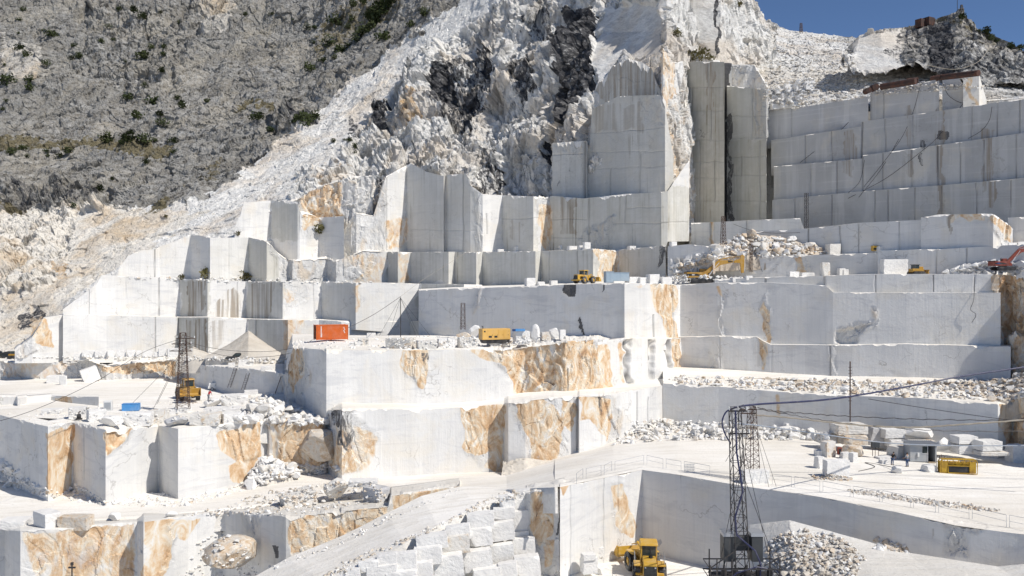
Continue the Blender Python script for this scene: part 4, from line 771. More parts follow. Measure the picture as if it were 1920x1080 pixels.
def stone(box, label, group=None, kind='block', mat='st_w', yaw=None, depth=.8, D=None, name=None, tilt=(0, 0), sink=.08, cat=None):
    x0, y0, x1, y1 = box; NS[0] += 1; r = random.Random(NS[0]*17)
    loc = hit((x0+x1)/2, y1, D); Dd = loc.y; yaw = math.radians(r.uniform(8, 35) if yaw is None else (yaw if abs(yaw) >= 1 or yaw == 0 else math.degrees(yaw)))
    W = (x1-x0)*Dd/F; H = max(.3, (y1-y0)*Dd/F)
    t = abs(loc.z)/Dd                                   # seen from above: part of the height in the picture is the top
    w = W/(math.cos(yaw)+depth*abs(math.sin(yaw))); d = w*depth; d = min(d, max(H*1.8, .6*w)); h = max(.25*H, H-d*.8*(t if loc.z < 0 else 0))
    o = bpy.data.objects.new(name or ('stone_block' if kind == 'block' else 'boulder'), stone_mesh(kind, mat, NS[0] % 7)); link(o)
    o.location = loc+Vector((0, (d*math.cos(yaw)+w*abs(math.sin(yaw)))*.45, -sink)); o.scale = (w, d, h+sink); o.rotation_euler = (math.radians(tilt[0]), math.radians(tilt[1]), yaw)
    return tag(o, label, cat or ('marble block' if kind == 'block' else 'boulder'), group)
ORD = ['leftmost', 'second from the left', 'third from the left', 'fourth from the left', 'fifth from the left', 'sixth from the left', 'seventh from the left', 'eighth from the left', 'ninth from the left', 'tenth from the left', 'eleventh from the left', 'twelfth from the left', 'thirteenth from the left', 'fourteenth from the left',
       'fifteenth from the left', 'sixteenth from the left', 'seventeenth from the left', 'eighteenth from the left', 'nineteenth from the left', 'twentieth from the left']+['number %d from the left' % i for i in range(21, 60)]
def row(boxes, what, where, group, **k):
    for i, b in enumerate(sorted(boxes, key=lambda q: (q[0]+q[2]))):
        kk = dict(k)
        if len(b) > 4: kk.update(b[4])
        stone(b[:4], '%s %s, %s' % (what, where, ORD[i]), group, **kk)

# back of the right hand floor
G1 = 'large marble blocks lined up at the back of the quarry floor'
stone((1537, 810, 1579, 831), 'grey marble block with an ochre right end, left end of the block row', G1, mat='st_o', yaw=5, D=108.5)
stone((1582, 832, 1631, 858), 'low brown boulder under the two stacked blocks left of the grey cabinet', G1, kind='boulder', mat='st_b', yaw=5)
stone((1580, 812, 1630, 834), 'long block with brown stained face in the middle of the tallest stack', G1, mat='st_b', yaw=8, D=106.5)
stone((1567, 792, 1631, 814), 'broad pale block on top of the tallest stack left of the grey cabinet', G1, mat='st_o', yaw=6, D=107.0)
stone((1628, 801, 1666, 838), 'slanting smooth grey block leaning right of the tallest stack', G1, mat='st_g', yaw=5, D=109.5, tilt=(0, 12))
stone((1667, 821, 1709, 838), 'flat grey block under the square one behind the shed', G1, yaw=5, D=108.0); stone((1657, 801, 1697, 821), 'square grey block resting on a flat block above the stand', G1, yaw=4, D=108.5)
stone((1709, 823, 1755, 836), 'low pale block right behind the shed roof', G1, mat='st_o', yaw=4, D=107.0); stone((1698, 800, 1765, 824), 'wide pointed slab lying above the shed', G1, kind='boulder', yaw=3, D=107.5)
stone((1755, 816, 1797, 848), 'rounded upright grey block right of the shed', G1, kind='boulder', mat='st_w', yaw=0, D=105.0)
stone((1795, 831, 1839, 850), 'lower block of the pair right of the rounded block', G1, yaw=5, D=104.0); stone((1794, 815, 1837, 832), 'upper block of the pair right of the rounded block', G1, yaw=8, D=104.2)
stone((1839, 843, 1896, 854), 'long low pale slab at the right end of the block row', G1, mat='st_o', yaw=2, D=102.0); stone((1838, 823, 1881, 845), 'square block lying on the long low slab', G1, yaw=6, D=102.3)
stone((1895, 832, 1925, 868), 'white block at the right edge below the brown rock', G1, yaw=10)
stone((1543, 826, 1571, 858), 'upright grey block with a sloped top left of the brown boulder', G1, mat='st_o', yaw=25)
G2 = 'blocks standing on the quarry floor left of the shed'
stone((1529, 855, 1549, 879), 'small white cube beside the big pale block', G2, yaw=25); stone((1530, 843, 1551, 856), 'small flat white block behind the small white cube', G2, yaw=15)
stone((1547, 861, 1598, 897), 'biggest pale block standing alone on gravel in the floor', G2, yaw=12, depth=.4); stone((1578, 847, 1597, 861), 'pale block just behind the biggest lone block', G2, yaw=10); stone((1594, 848, 1611, 867), 'narrow white cube right of the biggest lone block', G2, yaw=30)
stone((1671, 834, 1711, 861), 'pale block with an ochre left end beside the shed', G2, mat='st_o', yaw=28); stone((1674, 873, 1699, 889), 'small broken block in front of the workers', G2, yaw=10, kind='boulder'); stone((1733, 871, 1761, 886), 'low white block lying in front of the shed', G2, yaw=20)
stone((1645, 855, 1682, 862), 'thin flat slab lying near the grey cabinet', G2, yaw=12); stone((1652, 861, 1672, 870), 'small pale block between the slab and the workers', G2, yaw=10)
stone((1392, 880, 1446, 908), 'long white block carrying the second lattice tower', None, yaw=10, depth=.45)
row([(1465, 791, 1500, 810), (1462, 800, 1505, 822), (1325, 803, 1360, 822), (1297, 805, 1320, 822), (1380, 806, 1400, 822), (1415, 808, 1440, 824), (1440, 812, 1462, 824)], 'pale block', 'in the rubble under the back wall', 'pale blocks along the foot of the back wall', mat='st_w')
# pit
stone((1089, 1040, 1121, 1076), 'tall pale block by the sunlit pit wall with a block on top', 'blocks in the pit', yaw=12, D=85); stone((1090, 1036, 1118, 1050), 'cap block on the tall pale block in the pit', 'blocks in the pit', yaw=12, D=84.8)
stone((1103, 1024, 1135, 1046), 'white block behind the tall one in the pit', 'blocks in the pit', yaw=25); stone((1117, 1063, 1144, 1079), 'small low block in front of the tall one in the pit', 'blocks in the pit', yaw=35)
stone((1210, 1008, 1242, 1027), 'white block in the pit corner behind the loader', 'blocks in the pit', yaw=10); stone((1233, 1008, 1249, 1028), 'rounded grey stone beside the white block in the pit corner', 'blocks in the pit', kind='boulder', mat='st_g', yaw=0)
# left yard edge
G3 = 'blocks lined up along the edge of the left yard'
for b, l, k in [((73, 765, 113, 777), 'low pale block far left on the yard edge', {}), ((118, 762, 158, 786), 'square grey block left of the tall white cube', dict(yaw=25)), ((153, 766, 192, 791), 'white cube between the square grey block and the shaded slab', dict(yaw=35)),
                ((173, 777, 224, 801), 'broad rounded grey block left of the blue container', dict(kind='boulder')), ((222, 771, 278, 799), 'broad pale block right below the blue container', {}), ((275, 767, 311, 796), 'ochre faced block between the pale block and the dark boulder', dict(mat='st_o')),
                ((298, 777, 349, 804), 'rounded dark grey boulder on the yard edge', dict(kind='boulder', mat='st_g')), ((348, 772, 408, 799), 'block with ochre stained face right of the dark boulder', dict(mat='st_o')), ((406, 773, 448, 796), 'clean white block at the right end of the edge row', dict(yaw=30)),
                ((375, 762, 448, 776), 'long flat slab lying behind the ochre faced block', dict(yaw=8)), ((307, 765, 352, 776), 'flat slab under the foot of the left lattice tower', dict(yaw=5)), ((405, 738, 462, 763), 'big white cut block behind the worker in red', dict(yaw=15)), ((452, 731, 482, 744), 'flat white block behind the big cut block', dict(yaw=20))]:
    stone(b, l, G3, **{**dict(yaw=12), **k})
stone((372, 745, 412, 766), 'pale boulder the worker in red leans on', None, kind='boulder')
G4 = 'blocks on the lower ledge at the left'
stone((-8, 969, 44, 994), 'rounded grey block at the left edge of the lower ledge', G4, yaw=8); stone((45, 958, 105, 991), 'large smooth grey block on the lower ledge', G4, yaw=math.radians(-38), depth=.6); stone((104, 964, 165, 994), 'brown streaked block on the lower ledge', G4, mat='st_b', yaw=math.radians(-6), depth=.5)
stone((196, 959, 223, 978), 'small white pointed stone on the lower ledge', G4, kind='boulder'); stone((304, 956, 331, 971), 'small white wedge at the end of the lower ledge', G4, kind='boulder')
G5 = 'loose blocks beside the main road'
stone((514, 919, 592, 955), 'tilted white slab with a brown end below the road', G5, mat='st_o', yaw=28, tilt=(0, -10), D=97); stone((598, 893, 652, 940), 'large pale boulder with a brown belly below the road', G5, kind='boulder', mat='st_o', yaw=15, D=99); stone((648, 897, 708, 913), 'flat pale slab at the road edge', G5, yaw=8, D=100); stone((676, 911, 729, 950), 'dark shaded block at the end of the rock shelf', G5, mat='st_g', yaw=-35, D=97)
stone((352, 1000, 478, 1088), 'huge ochre boulder slumped against the lower wall', None, kind='boulder', mat='st_b', yaw=20, D=88)
stone((550, 800, 636, 872), 'huge brown boulder stuck at the foot of the block wall', None, kind='boulder', mat='st_b', yaw=10, D=112)
# small blocks at the foot of the left rows
row([(132, 662, 156, 675), (147, 657, 174, 670), (170, 658, 198, 673), (197, 657, 214, 669), (215, 656, 234, 669), (233, 656, 252, 669), (253, 657, 264, 668), (263, 657, 284, 668), (283, 660, 305, 669), (293, 653, 309, 667), (307, 653, 334, 669), (50, 660, 72, 668), (28, 662, 50, 668)],
    'small white sawn block', 'in the row under the left wall', 'small sawn blocks in a row under the left wall', yaw=25, D=163)
row([(373, 658, 401, 674), (388, 666, 418, 681), (441, 674, 474, 687), (502, 659, 528, 673), (484, 686, 510, 697), (425, 680, 440, 688)], 'pale block', 'on the ledge around the dark pickup', 'pale blocks around the pickup', yaw=18)
stone((147, 688, 184, 716), 'slanted white block on the far side of the yard', 'stones at the back of the yard', yaw=30, tilt=(0, -18)); stone((236, 676, 258, 697), 'grey angular stone below the left row of blocks', 'stones at the back of the yard', kind='boulder', mat='st_g')
stone((111, 704, 124, 722), 'thin upright white slab standing in the yard', 'stones at the back of the yard', yaw=0, depth=.3); stone((82, 703, 113, 719), 'low pale block left of the thin upright slab', 'stones at the back of the yard', yaw=15); stone((262, 703, 281, 747), 'upright pale post stone in front of the ledge wall', 'stones at the back of the yard', yaw=0, depth=.4) if False else None
# container terrace
G6 = 'blocks on the terrace around the yellow generator'
for b, l, k in [((668, 633, 691, 648), 'small block with ochre face right of the orange container', dict(mat='st_o')), ((685, 624, 704, 634), 'small white block behind the ochre one near the orange container', {}), ((720, 632, 778, 654), 'long brownish block with a shaded end at the terrace edge', dict(mat='st_o', yaw=-12)),
                ((777, 637, 818, 656), 'ochre tinted block between two white ones on the terrace', dict(mat='st_o')), ((817, 634, 854, 653), 'white block left of the generator', {}), ((855, 632, 896, 653), 'grey and white split block below the generator', dict(mat='st_o')), ((851, 622, 884, 638), 'brown wedge behind the split block', dict(mat='st_b', kind='boulder')),
                ((876, 609, 902, 632), 'bright white wedge standing behind the generator', dict(kind='boulder', D=138)), ((911, 632, 963, 649), 'low block with pale brown top in front of the generator', dict(mat='st_o')), ((962, 620, 994, 645), 'tall white block with a blue box on it', dict(yaw=14, D=127)), ((992, 607, 1013, 643), 'upright pointed slab standing on the terrace edge', dict(kind='boulder', depth=.5, yaw=-20, D=127)),
                ((1012, 622, 1040, 637), 'pale cracked block right of the pointed slab', dict(mat='st_o')), ((1035, 615, 1052, 636), 'leaning white block right of the cracked one', dict(tilt=(0, -20), kind='block')), ((1048, 618, 1061, 636), 'small white block at the right end of the terrace', {}), ((655, 640, 680, 648), 'low slab lying in front of the orange container', dict(yaw=5))]:
    stone(b, l, G6, **{**dict(yaw=15), **k})
row([(963, 462, 981, 471), (1001, 459, 1014, 470), (1017, 458, 1038, 469), (1047, 460, 1062, 468), (1063, 461, 1083, 468), (1084, 460, 1096, 468), (1093, 454, 1108, 467), (1177, 461, 1193, 468), (1256, 453, 1270, 461), (931, 467, 945, 472)], 'small white block', 'on the upper middle bench', 'small blocks on the upper middle bench', D=None, yaw=20)
row([(983, 521, 1005, 536), (1005, 528, 1022, 535), (1030, 526, 1046, 534)], 'small white block', 'on the bench edge left of the rear loader', 'small blocks left of the rear loader', yaw=20, D=146)
row([(1144, 515, 1174, 530), (1173, 519, 1204, 531), (1195, 520, 1216, 532), (1212, 514, 1238, 531), (1236, 520, 1262, 533)], 'white broken block', 'on the top of the white column', 'broken blocks on top of the white column', yaw=22, D=142, kind='block')
row([(1332, 470, 1347, 486), (1344, 457, 1368, 476), (1350, 474, 1372, 485), (1366, 478, 1382, 488), (1255, 485, 1275, 496), (1408, 497, 1430, 512), (1372, 520, 1388, 528), (1398, 517, 1412, 524)], 'pale block', 'near the rust coloured mast above the excavator', 'pale blocks above the yellow excavator', yaw=10)
stone((1553, 457, 1578, 478), 'tapered cream block standing on the second bench', None, mat='st_o', yaw=10, D=145); stone((1645, 462, 1664, 474), 'white block beside a yellow machine on the bench', None, yaw=14, D=141); stone((1673, 459, 1700, 472), 'block with an ochre left end on the bench', None, mat='st_o', yaw=-10, D=140)
row([(1877, 456, 1892, 463), (1890, 455, 1908, 462), (1908, 453, 1930, 462)], 'pale block', 'at the right end of the second bench', 'pale blocks at the right end of the bench', yaw=5, D=130)
stone((1541, 492, 1557, 517), 'weathered upright slab leaning on the lowest bench wall', None, mat='st_o', yaw=5, D=139); stone((1655, 486, 1706, 514), 'broad pale slab leaning on the lowest bench wall', None, yaw=8, depth=.3, D=133)
row([(1572, 503, 1586, 517), (1580, 505, 1592, 516), (1478, 509, 1500, 519), (1500, 511, 1530, 520)], 'white block', 'lying along the lowest upper bench', 'white blocks along the lowest upper bench', yaw=12, D=141)

# two walls of stacked blocks
SB = [(938, 928, 966, 951), (962, 918, 995, 937), (965, 935, 991, 959), (877, 960, 927, 993), (926, 951, 966, 973), (964, 955, 997, 997), (837, 984, 882, 1012), (880, 988, 923, 1023), (922, 976, 965, 1013), (780, 1000, 838, 1029), (828, 1002, 880, 1038, dict(mat='st_o')),
      (922, 1018, 964, 1058), (963, 1005, 1006, 1046), (870, 1028, 923, 1071), (812, 1037, 869, 1082), (777, 1022, 829, 1059), (967, 1040, 1014, 1086), (937, 1053, 971, 1092), (888, 1062, 938, 1095), (673, 1049, 709, 1071), (708, 1037, 743, 1058), (688, 1056, 744, 1080), (744, 1034, 781, 1068), (724, 1066, 781, 1095), (781, 1052, 812, 1092), (638, 1064, 674, 1084), (965, 995, 992, 1008)]
cnt = 0
for b in sorted(SB, key=lambda q: (round(q[1]/26), q[0])):
    k = b[4] if len(b) > 4 else {}
    cx_, cy_ = (b[0]+b[2])/2, b[3]; L = hit(cx_, cy_-2)
    lab = 'brown stained block in the stacked retaining wall' if k else None
    b0 = b; b = (b[0]-1.5, b[1]-1.5, b[2]+1.5, b[3]+1)+tuple(b[4:]); crs = round(b0[1]/26); same = sorted([q for q in SB if round(q[1]/26) == crs], key=lambda q: q[0]); courses = sorted({round(q[1]/26) for q in SB})
    lab = lab or 'white block, course %d of the big stacked wall, %s' % (courses.index(crs)+1, ORD[same.index(b0)])
    stone(b[:4], lab, 'white blocks stacked as a retaining wall below the road', yaw=5, depth=.5, tilt=(0, -5), D=L.y-2.0, sink=.02, **k)
cnt = 0
for r_ in range(6):
    n = [3, 5, 5, 5, 4, 3][r_]
    for c_ in range(n):
        x0 = 1436+c_*18.5+(r_ % 2)*8+[38, 8, 0, 2, 2, 2][r_]; y1 = 161+r_*8.6-(c_*2.6)+[0, 0, 0, 0, 0, 0][r_]
        if x0 > 1522: continue
        stone((x0, y1-9.5, x0+18, y1), 'small block, course %d of the little wall under the peak, %s' % (r_+1, ORD[c_]), 'small blocks stacked under the peak', mat='st_w', yaw=8, D=183.5-r_*.8-c_*1.2, sink=0)

# ---------------------------------------------------------------- rubble heaps
def hull_rock(seed):
    r = random.Random(seed); bm = bmesh.new()
    for _ in range(9): bm.verts.new((r.uniform(-.5, .5), r.uniform(-.5, .5), r.uniform(0, 1)))
    for c in ((-.45, -.4, .1), (.45, -.35, .15), (.4, .45, .1), (-.4, .42, .2)): bm.verts.new(c)
    res = bmesh.ops.convex_hull(bm, input=bm.verts[:]); bmesh.ops.delete(bm, geom=[v for v in bm.verts if not v.link_faces], context='VERTS')
    bmesh.ops.triangulate(bm, faces=bm.faces[:]); me = bpy.data.meshes.new('t'); bm.to_mesh(me); bm.free(); return me
TEMPL = []
for k in range(10):
    me = hull_rock(900+k); TEMPL.append((np.array([tuple(v.co) for v in me.vertices])-np.array([0, 0, .5]), np.array([list(p.vertices) for p in me.polygons]))); bpy.data.meshes.remove(me)
def rubble(name, label, poly, n, size, mats=('st_w', 'st_w', 'st_o'), D=None, flat=.7, seed=0, spread=1.0, cat='rubble', big=0, biglabel=None, lift=0.0, power=2.5):
    """poly in photo pixels: stones dropped on whatever ground lies there, one loose mass"""
    g = np.random.default_rng(seed+50); V = []; Fc = []; MI = []; base = 0
    xs_ = [p[0] for p in poly]; ys_ = [p[1] for p in poly]; tries = 0; done = 0; bigs = []
    while done < n and tries < n*6:
        tries += 1; x = g.uniform(min(xs_), max(xs_)); y = g.uniform(min(ys_), max(ys_))
        if not inpoly(np.array([x]), np.array([y]), poly)[0]: continue
        L = hit(x, y, D) if D is None or not callable(D) else hit(x, y, D(x)); s0 = size[0]+(size[1]-size[0])*g.random()**power
        if L.y > 600: continue
        done += 1
        sc3 = s0*np.array([g.uniform(.7, 1.4), g.uniform(.7, 1.3), g.uniform(.5, 1.0)*flat/.7]); a = g.uniform(0, 6.28); b = g.normal(0, .35)
        ca, sa, cb, sb = math.cos(a), math.sin(a), math.cos(b), math.sin(b)
        Rm = np.array([[ca, -sa, 0], [sa, ca, 0], [0, 0, 1]]) @ np.array([[1, 0, 0], [0, cb, -sb], [0, sb, cb]])
        tv, tf = TEMPL[g.integers(10)]; v = (tv*sc3) @ Rm.T+np.array(L)+np.array([0, 0, s0*(.2+lift*g.random())])
        V.append(v); Fc.append(tf+base); MI += [int(g.integers(len(mats)))]*len(tf); base += len(v)
    V = np.concatenate(V); Fc = np.concatenate(Fc)
    me = bpy.data.meshes.new(name); me.from_pydata(V.tolist(), [], Fc.tolist())
    for m in mats: me.materials.append(M[m])
    me.polygons.foreach_set('material_index', MI)
    o = bpy.data.objects.new(name, me); link(o); tag(o, label, cat, None, 'stuff')
    r = random.Random(seed)
    for i in range(big):
        for _ in range(60):
            x = r.uniform(min(xs_), max(xs_)); y = r.uniform(min(ys_), max(ys_))
            if inpoly(np.array([x]), np.array([y]), poly)[0]: break
        bigs.append((x, y, r.uniform(1.1, 2.0)*size[1]))
    for i, (x, y, s0) in enumerate(sorted(bigs)):
        L = hit(x, y, D if not callable(D) else D(x)); o2 = bpy.data.objects.new('rubble_stone', stone_mesh('boulder', mats[i % len(mats)], i % 7)); link(o2)
        o2.location = L-Vector((0, 0, s0*.12)); o2.scale = (s0*r.uniform(.8, 1.2), s0*r.uniform(.6, 1), s0*r.uniform(.5, .8)); o2.rotation_euler = (r.uniform(-.4, .4), r.uniform(-.4, .4), r.uniform(0, 6))
        tag(o2, biglabel, 'stone', biglabel.replace('large ', 'larger ').replace('stone', 'stones'))
    return o
def mound(name, label, outline_front, crest, drop_=3, mat='gravel', amp=1.0, **k):
    """a heap: front foot and crest as (px, py, D), then a back side"""
    a = [P(*p) for p in outline_front]; b = [P(*p) for p in crest]; c = [Vector((v.x*(v.y+drop_)/v.y, v.y+drop_, w_.z-.3)) for v, w_ in zip(b, a)]
    a0 = [Vector((v.x, v.y-.25, v.z-2.5)) for v in a]; o = terrain(name, [a0, a, b, c], [dict(n=2, coarse=1), dict(amp=amp), dict(n=6, amp=amp)], [M[mat]], cell=1.7, smooth=True, disp=1.0, kind='stuff', base_rough=k.pop('br', .1), wts=(.3, .5, .4, 0), **k)
    return tag(o, label, 'gravel heap', None, 'stuff')
mound('gravel_heap', 'tall pale cone of gravel behind the dark pickup', [(385, 668, 158), (420, 672, 156), (465, 674, 154), (510, 673, 154), (545, 672, 156)], [(390, 666, 161), (430, 645, 161), (466, 620, 161), (500, 645, 161), (540, 670, 160)], seed=201)
mound('gravel_heap', 'low pale heap of spoil behind the left lattice tower', [(330, 672, 161), (360, 675, 160), (395, 672, 160)], [(332, 668, 163), (362, 650, 163), (394, 664, 163)], seed=202)
mound('gravel_heap', 'brown gravel heap left of the lone blocks', [(1475, 862, 105), (1500, 867, 104), (1530, 866, 104), (1545, 862, 105)], [(1477, 858, 108), (1503, 845, 108), (1528, 846, 107.5), (1544, 857, 107)], mat='gravel_brown', seed=203)
mound('gravel_heap', 'pale debris heap by the rust coloured mast', [(1335, 482, 151), (1400, 480, 150), (1480, 478, 148), (1560, 478, 145)], [(1340, 460, 154), (1408, 438, 154), (1470, 446, 152), (1558, 472, 148)], mat='gravel_mid', br=.4, seed=204)
mound('gravel_heap', 'rubble bank at the foot of the ochre rock', [(1140, 835, 120), (1190, 830, 121), (1240, 822, 123), (1290, 818, 124), (1340, 818, 124)], [(1142, 822, 123), (1185, 800, 125), (1235, 792, 127.5), (1290, 795, 127), (1340, 800, 126.5)], mat='scree', br=.4, seed=205)
mound('gravel_heap', 'loose rubble heap on the yard behind the edge blocks', [(440, 792, 115), (500, 796, 115), (560, 798, 115.5), (612, 798, 117)], [(445, 770, 121), (490, 748, 124), (545, 762, 123), (608, 782, 121)], mat='scree', br=.5, seed=206)
mound('gravel_heap', 'small rubble heap by the ochre corner above the road', [(462, 905, 110), (490, 900, 110), (530, 890, 111), (560, 888, 112)], [(466, 890, 112), (492, 862, 113), (520, 860, 113), (556, 876, 114)], mat='scree', br=.4, seed=207)
mound('gravel_heap', 'gravel skirt at the foot of the middle block', [(940, 892, 112), (980, 890, 112), (1025, 880, 113), (1060, 868, 114)], [(943, 868, 115.5), (985, 858, 115.5), (1020, 864, 116), (1058, 862, 117)], mat='gravel', br=.3, seed=208)
mound('gravel_heap', 'debris band on the ledge under the big right wall', [(1250, 719, 130), (1350, 724, 126.5), (1500, 735, 121), (1720, 744, 113.5), (1868, 754, 108.5), (1960, 745, 104)], [(1252, 706, 137), (1350, 711, 133), (1500, 714, 128), (1720, 720, 121), (1868, 716, 116.5), (1960, 690, 110)], mat='gravel_mid', br=.5, seed=209, drop_=6)
DG = bpy.context.evaluated_depsgraph_get(); bpy.context.view_layer.update(); DG = bpy.context.evaluated_depsgraph_get()
rubble('rubble', 'angular white rubble on the yard behind the edge blocks', [(440, 795), (470, 750), (505, 742), (560, 765), (620, 795), (560, 800)], 420, (.25, 1.2), seed=1, big=16, biglabel='large angular stone in the rubble heap on the yard', lift=.6)
rubble('rubble', 'loose stones scattered at the foot of the ochre rock', [(1150, 835), (1190, 795), (1250, 788), (1350, 795), (1450, 803), (1560, 812), (1560, 826), (1400, 826), (1250, 826)], 1100, (.15, .85), seed=2, big=22, biglabel='large stone at the foot of the back wall', lift=.5)
rubble('rubble', 'band of broken stones on the ledge under the big right wall', [(1250, 718), (1260, 706), (1500, 712), (1720, 716), (1860, 712), (1960, 690), (1960, 750), (1870, 752), (1500, 735)], 1700, (.12, .75), mats=('st_w', 'st_o', 'st_b', 'st_w'), seed=3, big=16, biglabel='large stone in the debris band under the big right wall', lift=.4)
rubble('rubble', 'heap of broken stones in the pit behind the transformer', [(1436, 1022), (1462, 1002), (1500, 994), (1560, 1004), (1600, 1026), (1625, 1050), (1600, 1090), (1430, 1090)], 1500, (.08, .42), mats=('st_w', 'gravel', 'st_o', 'gravel_mid'), seed=4, big=14, biglabel='large angular stone in the pit heap beside the transformer', lift=.5)
rubble('rubble', 'thin scatter of stones on the spoil ramp', [(1640, 1010), (1700, 1025), (1705, 1038), (1640, 1030)], 90, (.15, .7), mats=('st_b', 'st_w'), seed=5)
rubble('rubble', 'rubble on the bench beside the red excavator', [(1760, 518), (1790, 506), (1850, 496), (1960, 500), (1960, 520), (1800, 520)], 420, (.3, 1.4), mats=('st_w', 'st_g', 'st_w'), D=lambda x: 131-(x-1760)*.03, seed=6, lift=.3)
rubble('rubble', 'debris around the rust coloured mast', [(1255, 500), (1340, 470), (1400, 440), (1480, 450), (1560, 475), (1500, 480), (1340, 490), (1262, 522)], 600, (.25, 1.3), mats=('st_w', 'st_o', 'st_w', 'st_b'), seed=7, big=18, biglabel='large pale stone in the debris around the rust coloured mast', lift=.4)
rubble('rubble', 'stones under the yellow excavator', [(1235, 520), (1262, 515), (1390, 520), (1390, 530), (1240, 532)], 180, (.2, .8), D=lambda x: 145.5, seed=8)
rubble('rubble', 'stones scattered along the main road below the blocks', [(-40, 915), (20, 880), (60, 905), (120, 925), (140, 905), (200, 940), (300, 920), (340, 940), (460, 905), (480, 915), (340, 950), (180, 948), (60, 925), (0, 910)], 520, (.15, .7), seed=9)
rubble('rubble', 'heap of pale rubble at the left edge under the block wall', [(-60, 860), (10, 865), (45, 900), (80, 915), (0, 915), (-60, 905)], 260, (.3, 1.2), seed=10, big=8, biglabel='large pale stone in the heap at the left edge', lift=.5)
rubble('rubble', 'small rubble by the ochre corner above the road', [(462, 902), (480, 870), (500, 855), (530, 870), (620, 875), (640, 885), (540, 895), (470, 915)], 380, (.2, 1.0), seed=11, mats=('st_w', 'st_o', 'st_w'), big=8, biglabel='large stone by the ochre corner above the road', lift=.5)
rubble('gravel', 'gravelly spoil between the road and the lower wall', [(430, 950), (470, 930), (600, 905), (700, 905), (730, 940), (560, 965), (330, 968)], 800, (.1, .5), seed=12, mats=('st_w', 'gravel', 'gravel_mid', 'st_o'), lift=.4)
rubble('gravel', 'fine gravel shed between the stacked blocks', [(600, 1085), (640, 1055), (780, 1000), (840, 975), (940, 920), (1000, 920), (966, 936), (880, 962), (800, 1000), (700, 1043), (650, 1075)], 1100, (.06, .4), seed=13, mats=('st_w', 'gravel', 'gravel_mid'))
rubble('gravel', 'thin brown ridge of gravel along the pit edge', [(1590, 918), (1640, 922), (1720, 936), (1800, 945), (1875, 957), (1860, 960), (1760, 950), (1660, 935), (1600, 925)], 700, (.12, .45), seed=14, mats=('st_b', 'st_o'), flat=.9)
rubble('gravel', 'gravel under the biggest lone block', [(1520, 893), (1560, 890), (1600, 896), (1590, 902), (1530, 900)], 260, (.1, .4), seed=15, mats=('st_o', 'st_b'))
rubble('gravel', 'stones spread over the gravel saddle under the sky', [(1430, 185), (1450, 90), (1500, 62), (1600, 75), (1600, 140), (1700, 150), (1800, 160), (1900, 160), (1640, 180), (1480, 205)], 3600, (.15, .95), seed=16, mats=('st_w', 'st_g', 'gravel'), power=4, flat=.6)
rubble('gravel', 'chips lying on the container terrace', [(560, 640), (700, 634), (880, 628), (1100, 632), (1110, 640), (880, 652), (700, 656), (600, 655)], 700, (.1, .5), seed=17)
rubble('gravel', 'chips scattered over the left yard', [(0, 775), (200, 762), (420, 740), (520, 745), (480, 790), (200, 800), (60, 795)], 500, (.08, .4), seed=18)
rubble('gravel', 'chips along the foot of the left rows', [(20, 668), (340, 668), (540, 672), (540, 680), (340, 676), (20, 672)], 400, (.15, .7), seed=19)
rubble('gravel', 'stones on the slope under the second road', [(640, 1010), (730, 965), (860, 915), (870, 918), (740, 972), (660, 1015), (480, 1080), (470, 1075)], 420, (.08, .4), seed=20)
rubble('gravel', 'stones beside the huge slumped boulder', [(340, 1085), (370, 1020), (420, 990), (470, 1030), (490, 1065), (480, 1090)], 110, (.2, .6), seed=21, mats=('st_o', 'st_w'), lift=.5)
rubble('gravel', 'debris on the row ledges at the left', [(240, 520), (400, 518), (540, 524), (700, 528), (700, 532), (400, 528), (240, 524)], 260, (.2, .7), seed=22)
# ================================================================ machines, towers, people
def wheel(parent, x, y, r, w, dirt='rubber', rimc='yellow'):
    lug = MB(); n = 22
    prof = [(-w/2, r*.86), (-w/2*.9, r*.98), (w/2*.9, r*.98), (w/2, r*.86), (w/2, r*.52), (-w/2, r*.52)]
    k = len(prof)
    for i in range(n):
        a = 2*math.pi*i/n
        lug.v += [(p[0], p[1]*math.cos(a), p[1]*math.sin(a)) for p in prof]
    for i in range(n):
        for j in range(k): lug.f.append((i*k+j, i*k+(j+1) % k, ((i+1) % n)*k+(j+1) % k, ((i+1) % n)*k+j))
    for i in range(n):                                        # chevron lugs
        a = 2*math.pi*i/n
        for sx in (-1, 1):
            M4 = Matrix.Rotation(a+(.12 if sx > 0 else 0), 4, 'X')
            lug.box(min(0, sx*w*.46), max(0, sx*w*.46), -r*.05, r*.05, r*.96, r*1.04, M4)
    wh = bpy.data.objects.new('wheel', None); link(wh, parent); wh.location = (x, y, r)
    lug.build('tyre', dirt, wh)
    MB().cyl((0, 0, 0), r*.53, w*.7, 'x', 18).cyl((w*.38*(1 if x > 0 else -1), 0, 0), r*.25, w*.2, 'x', 12).build('rim', rimc, wh)
    return wh
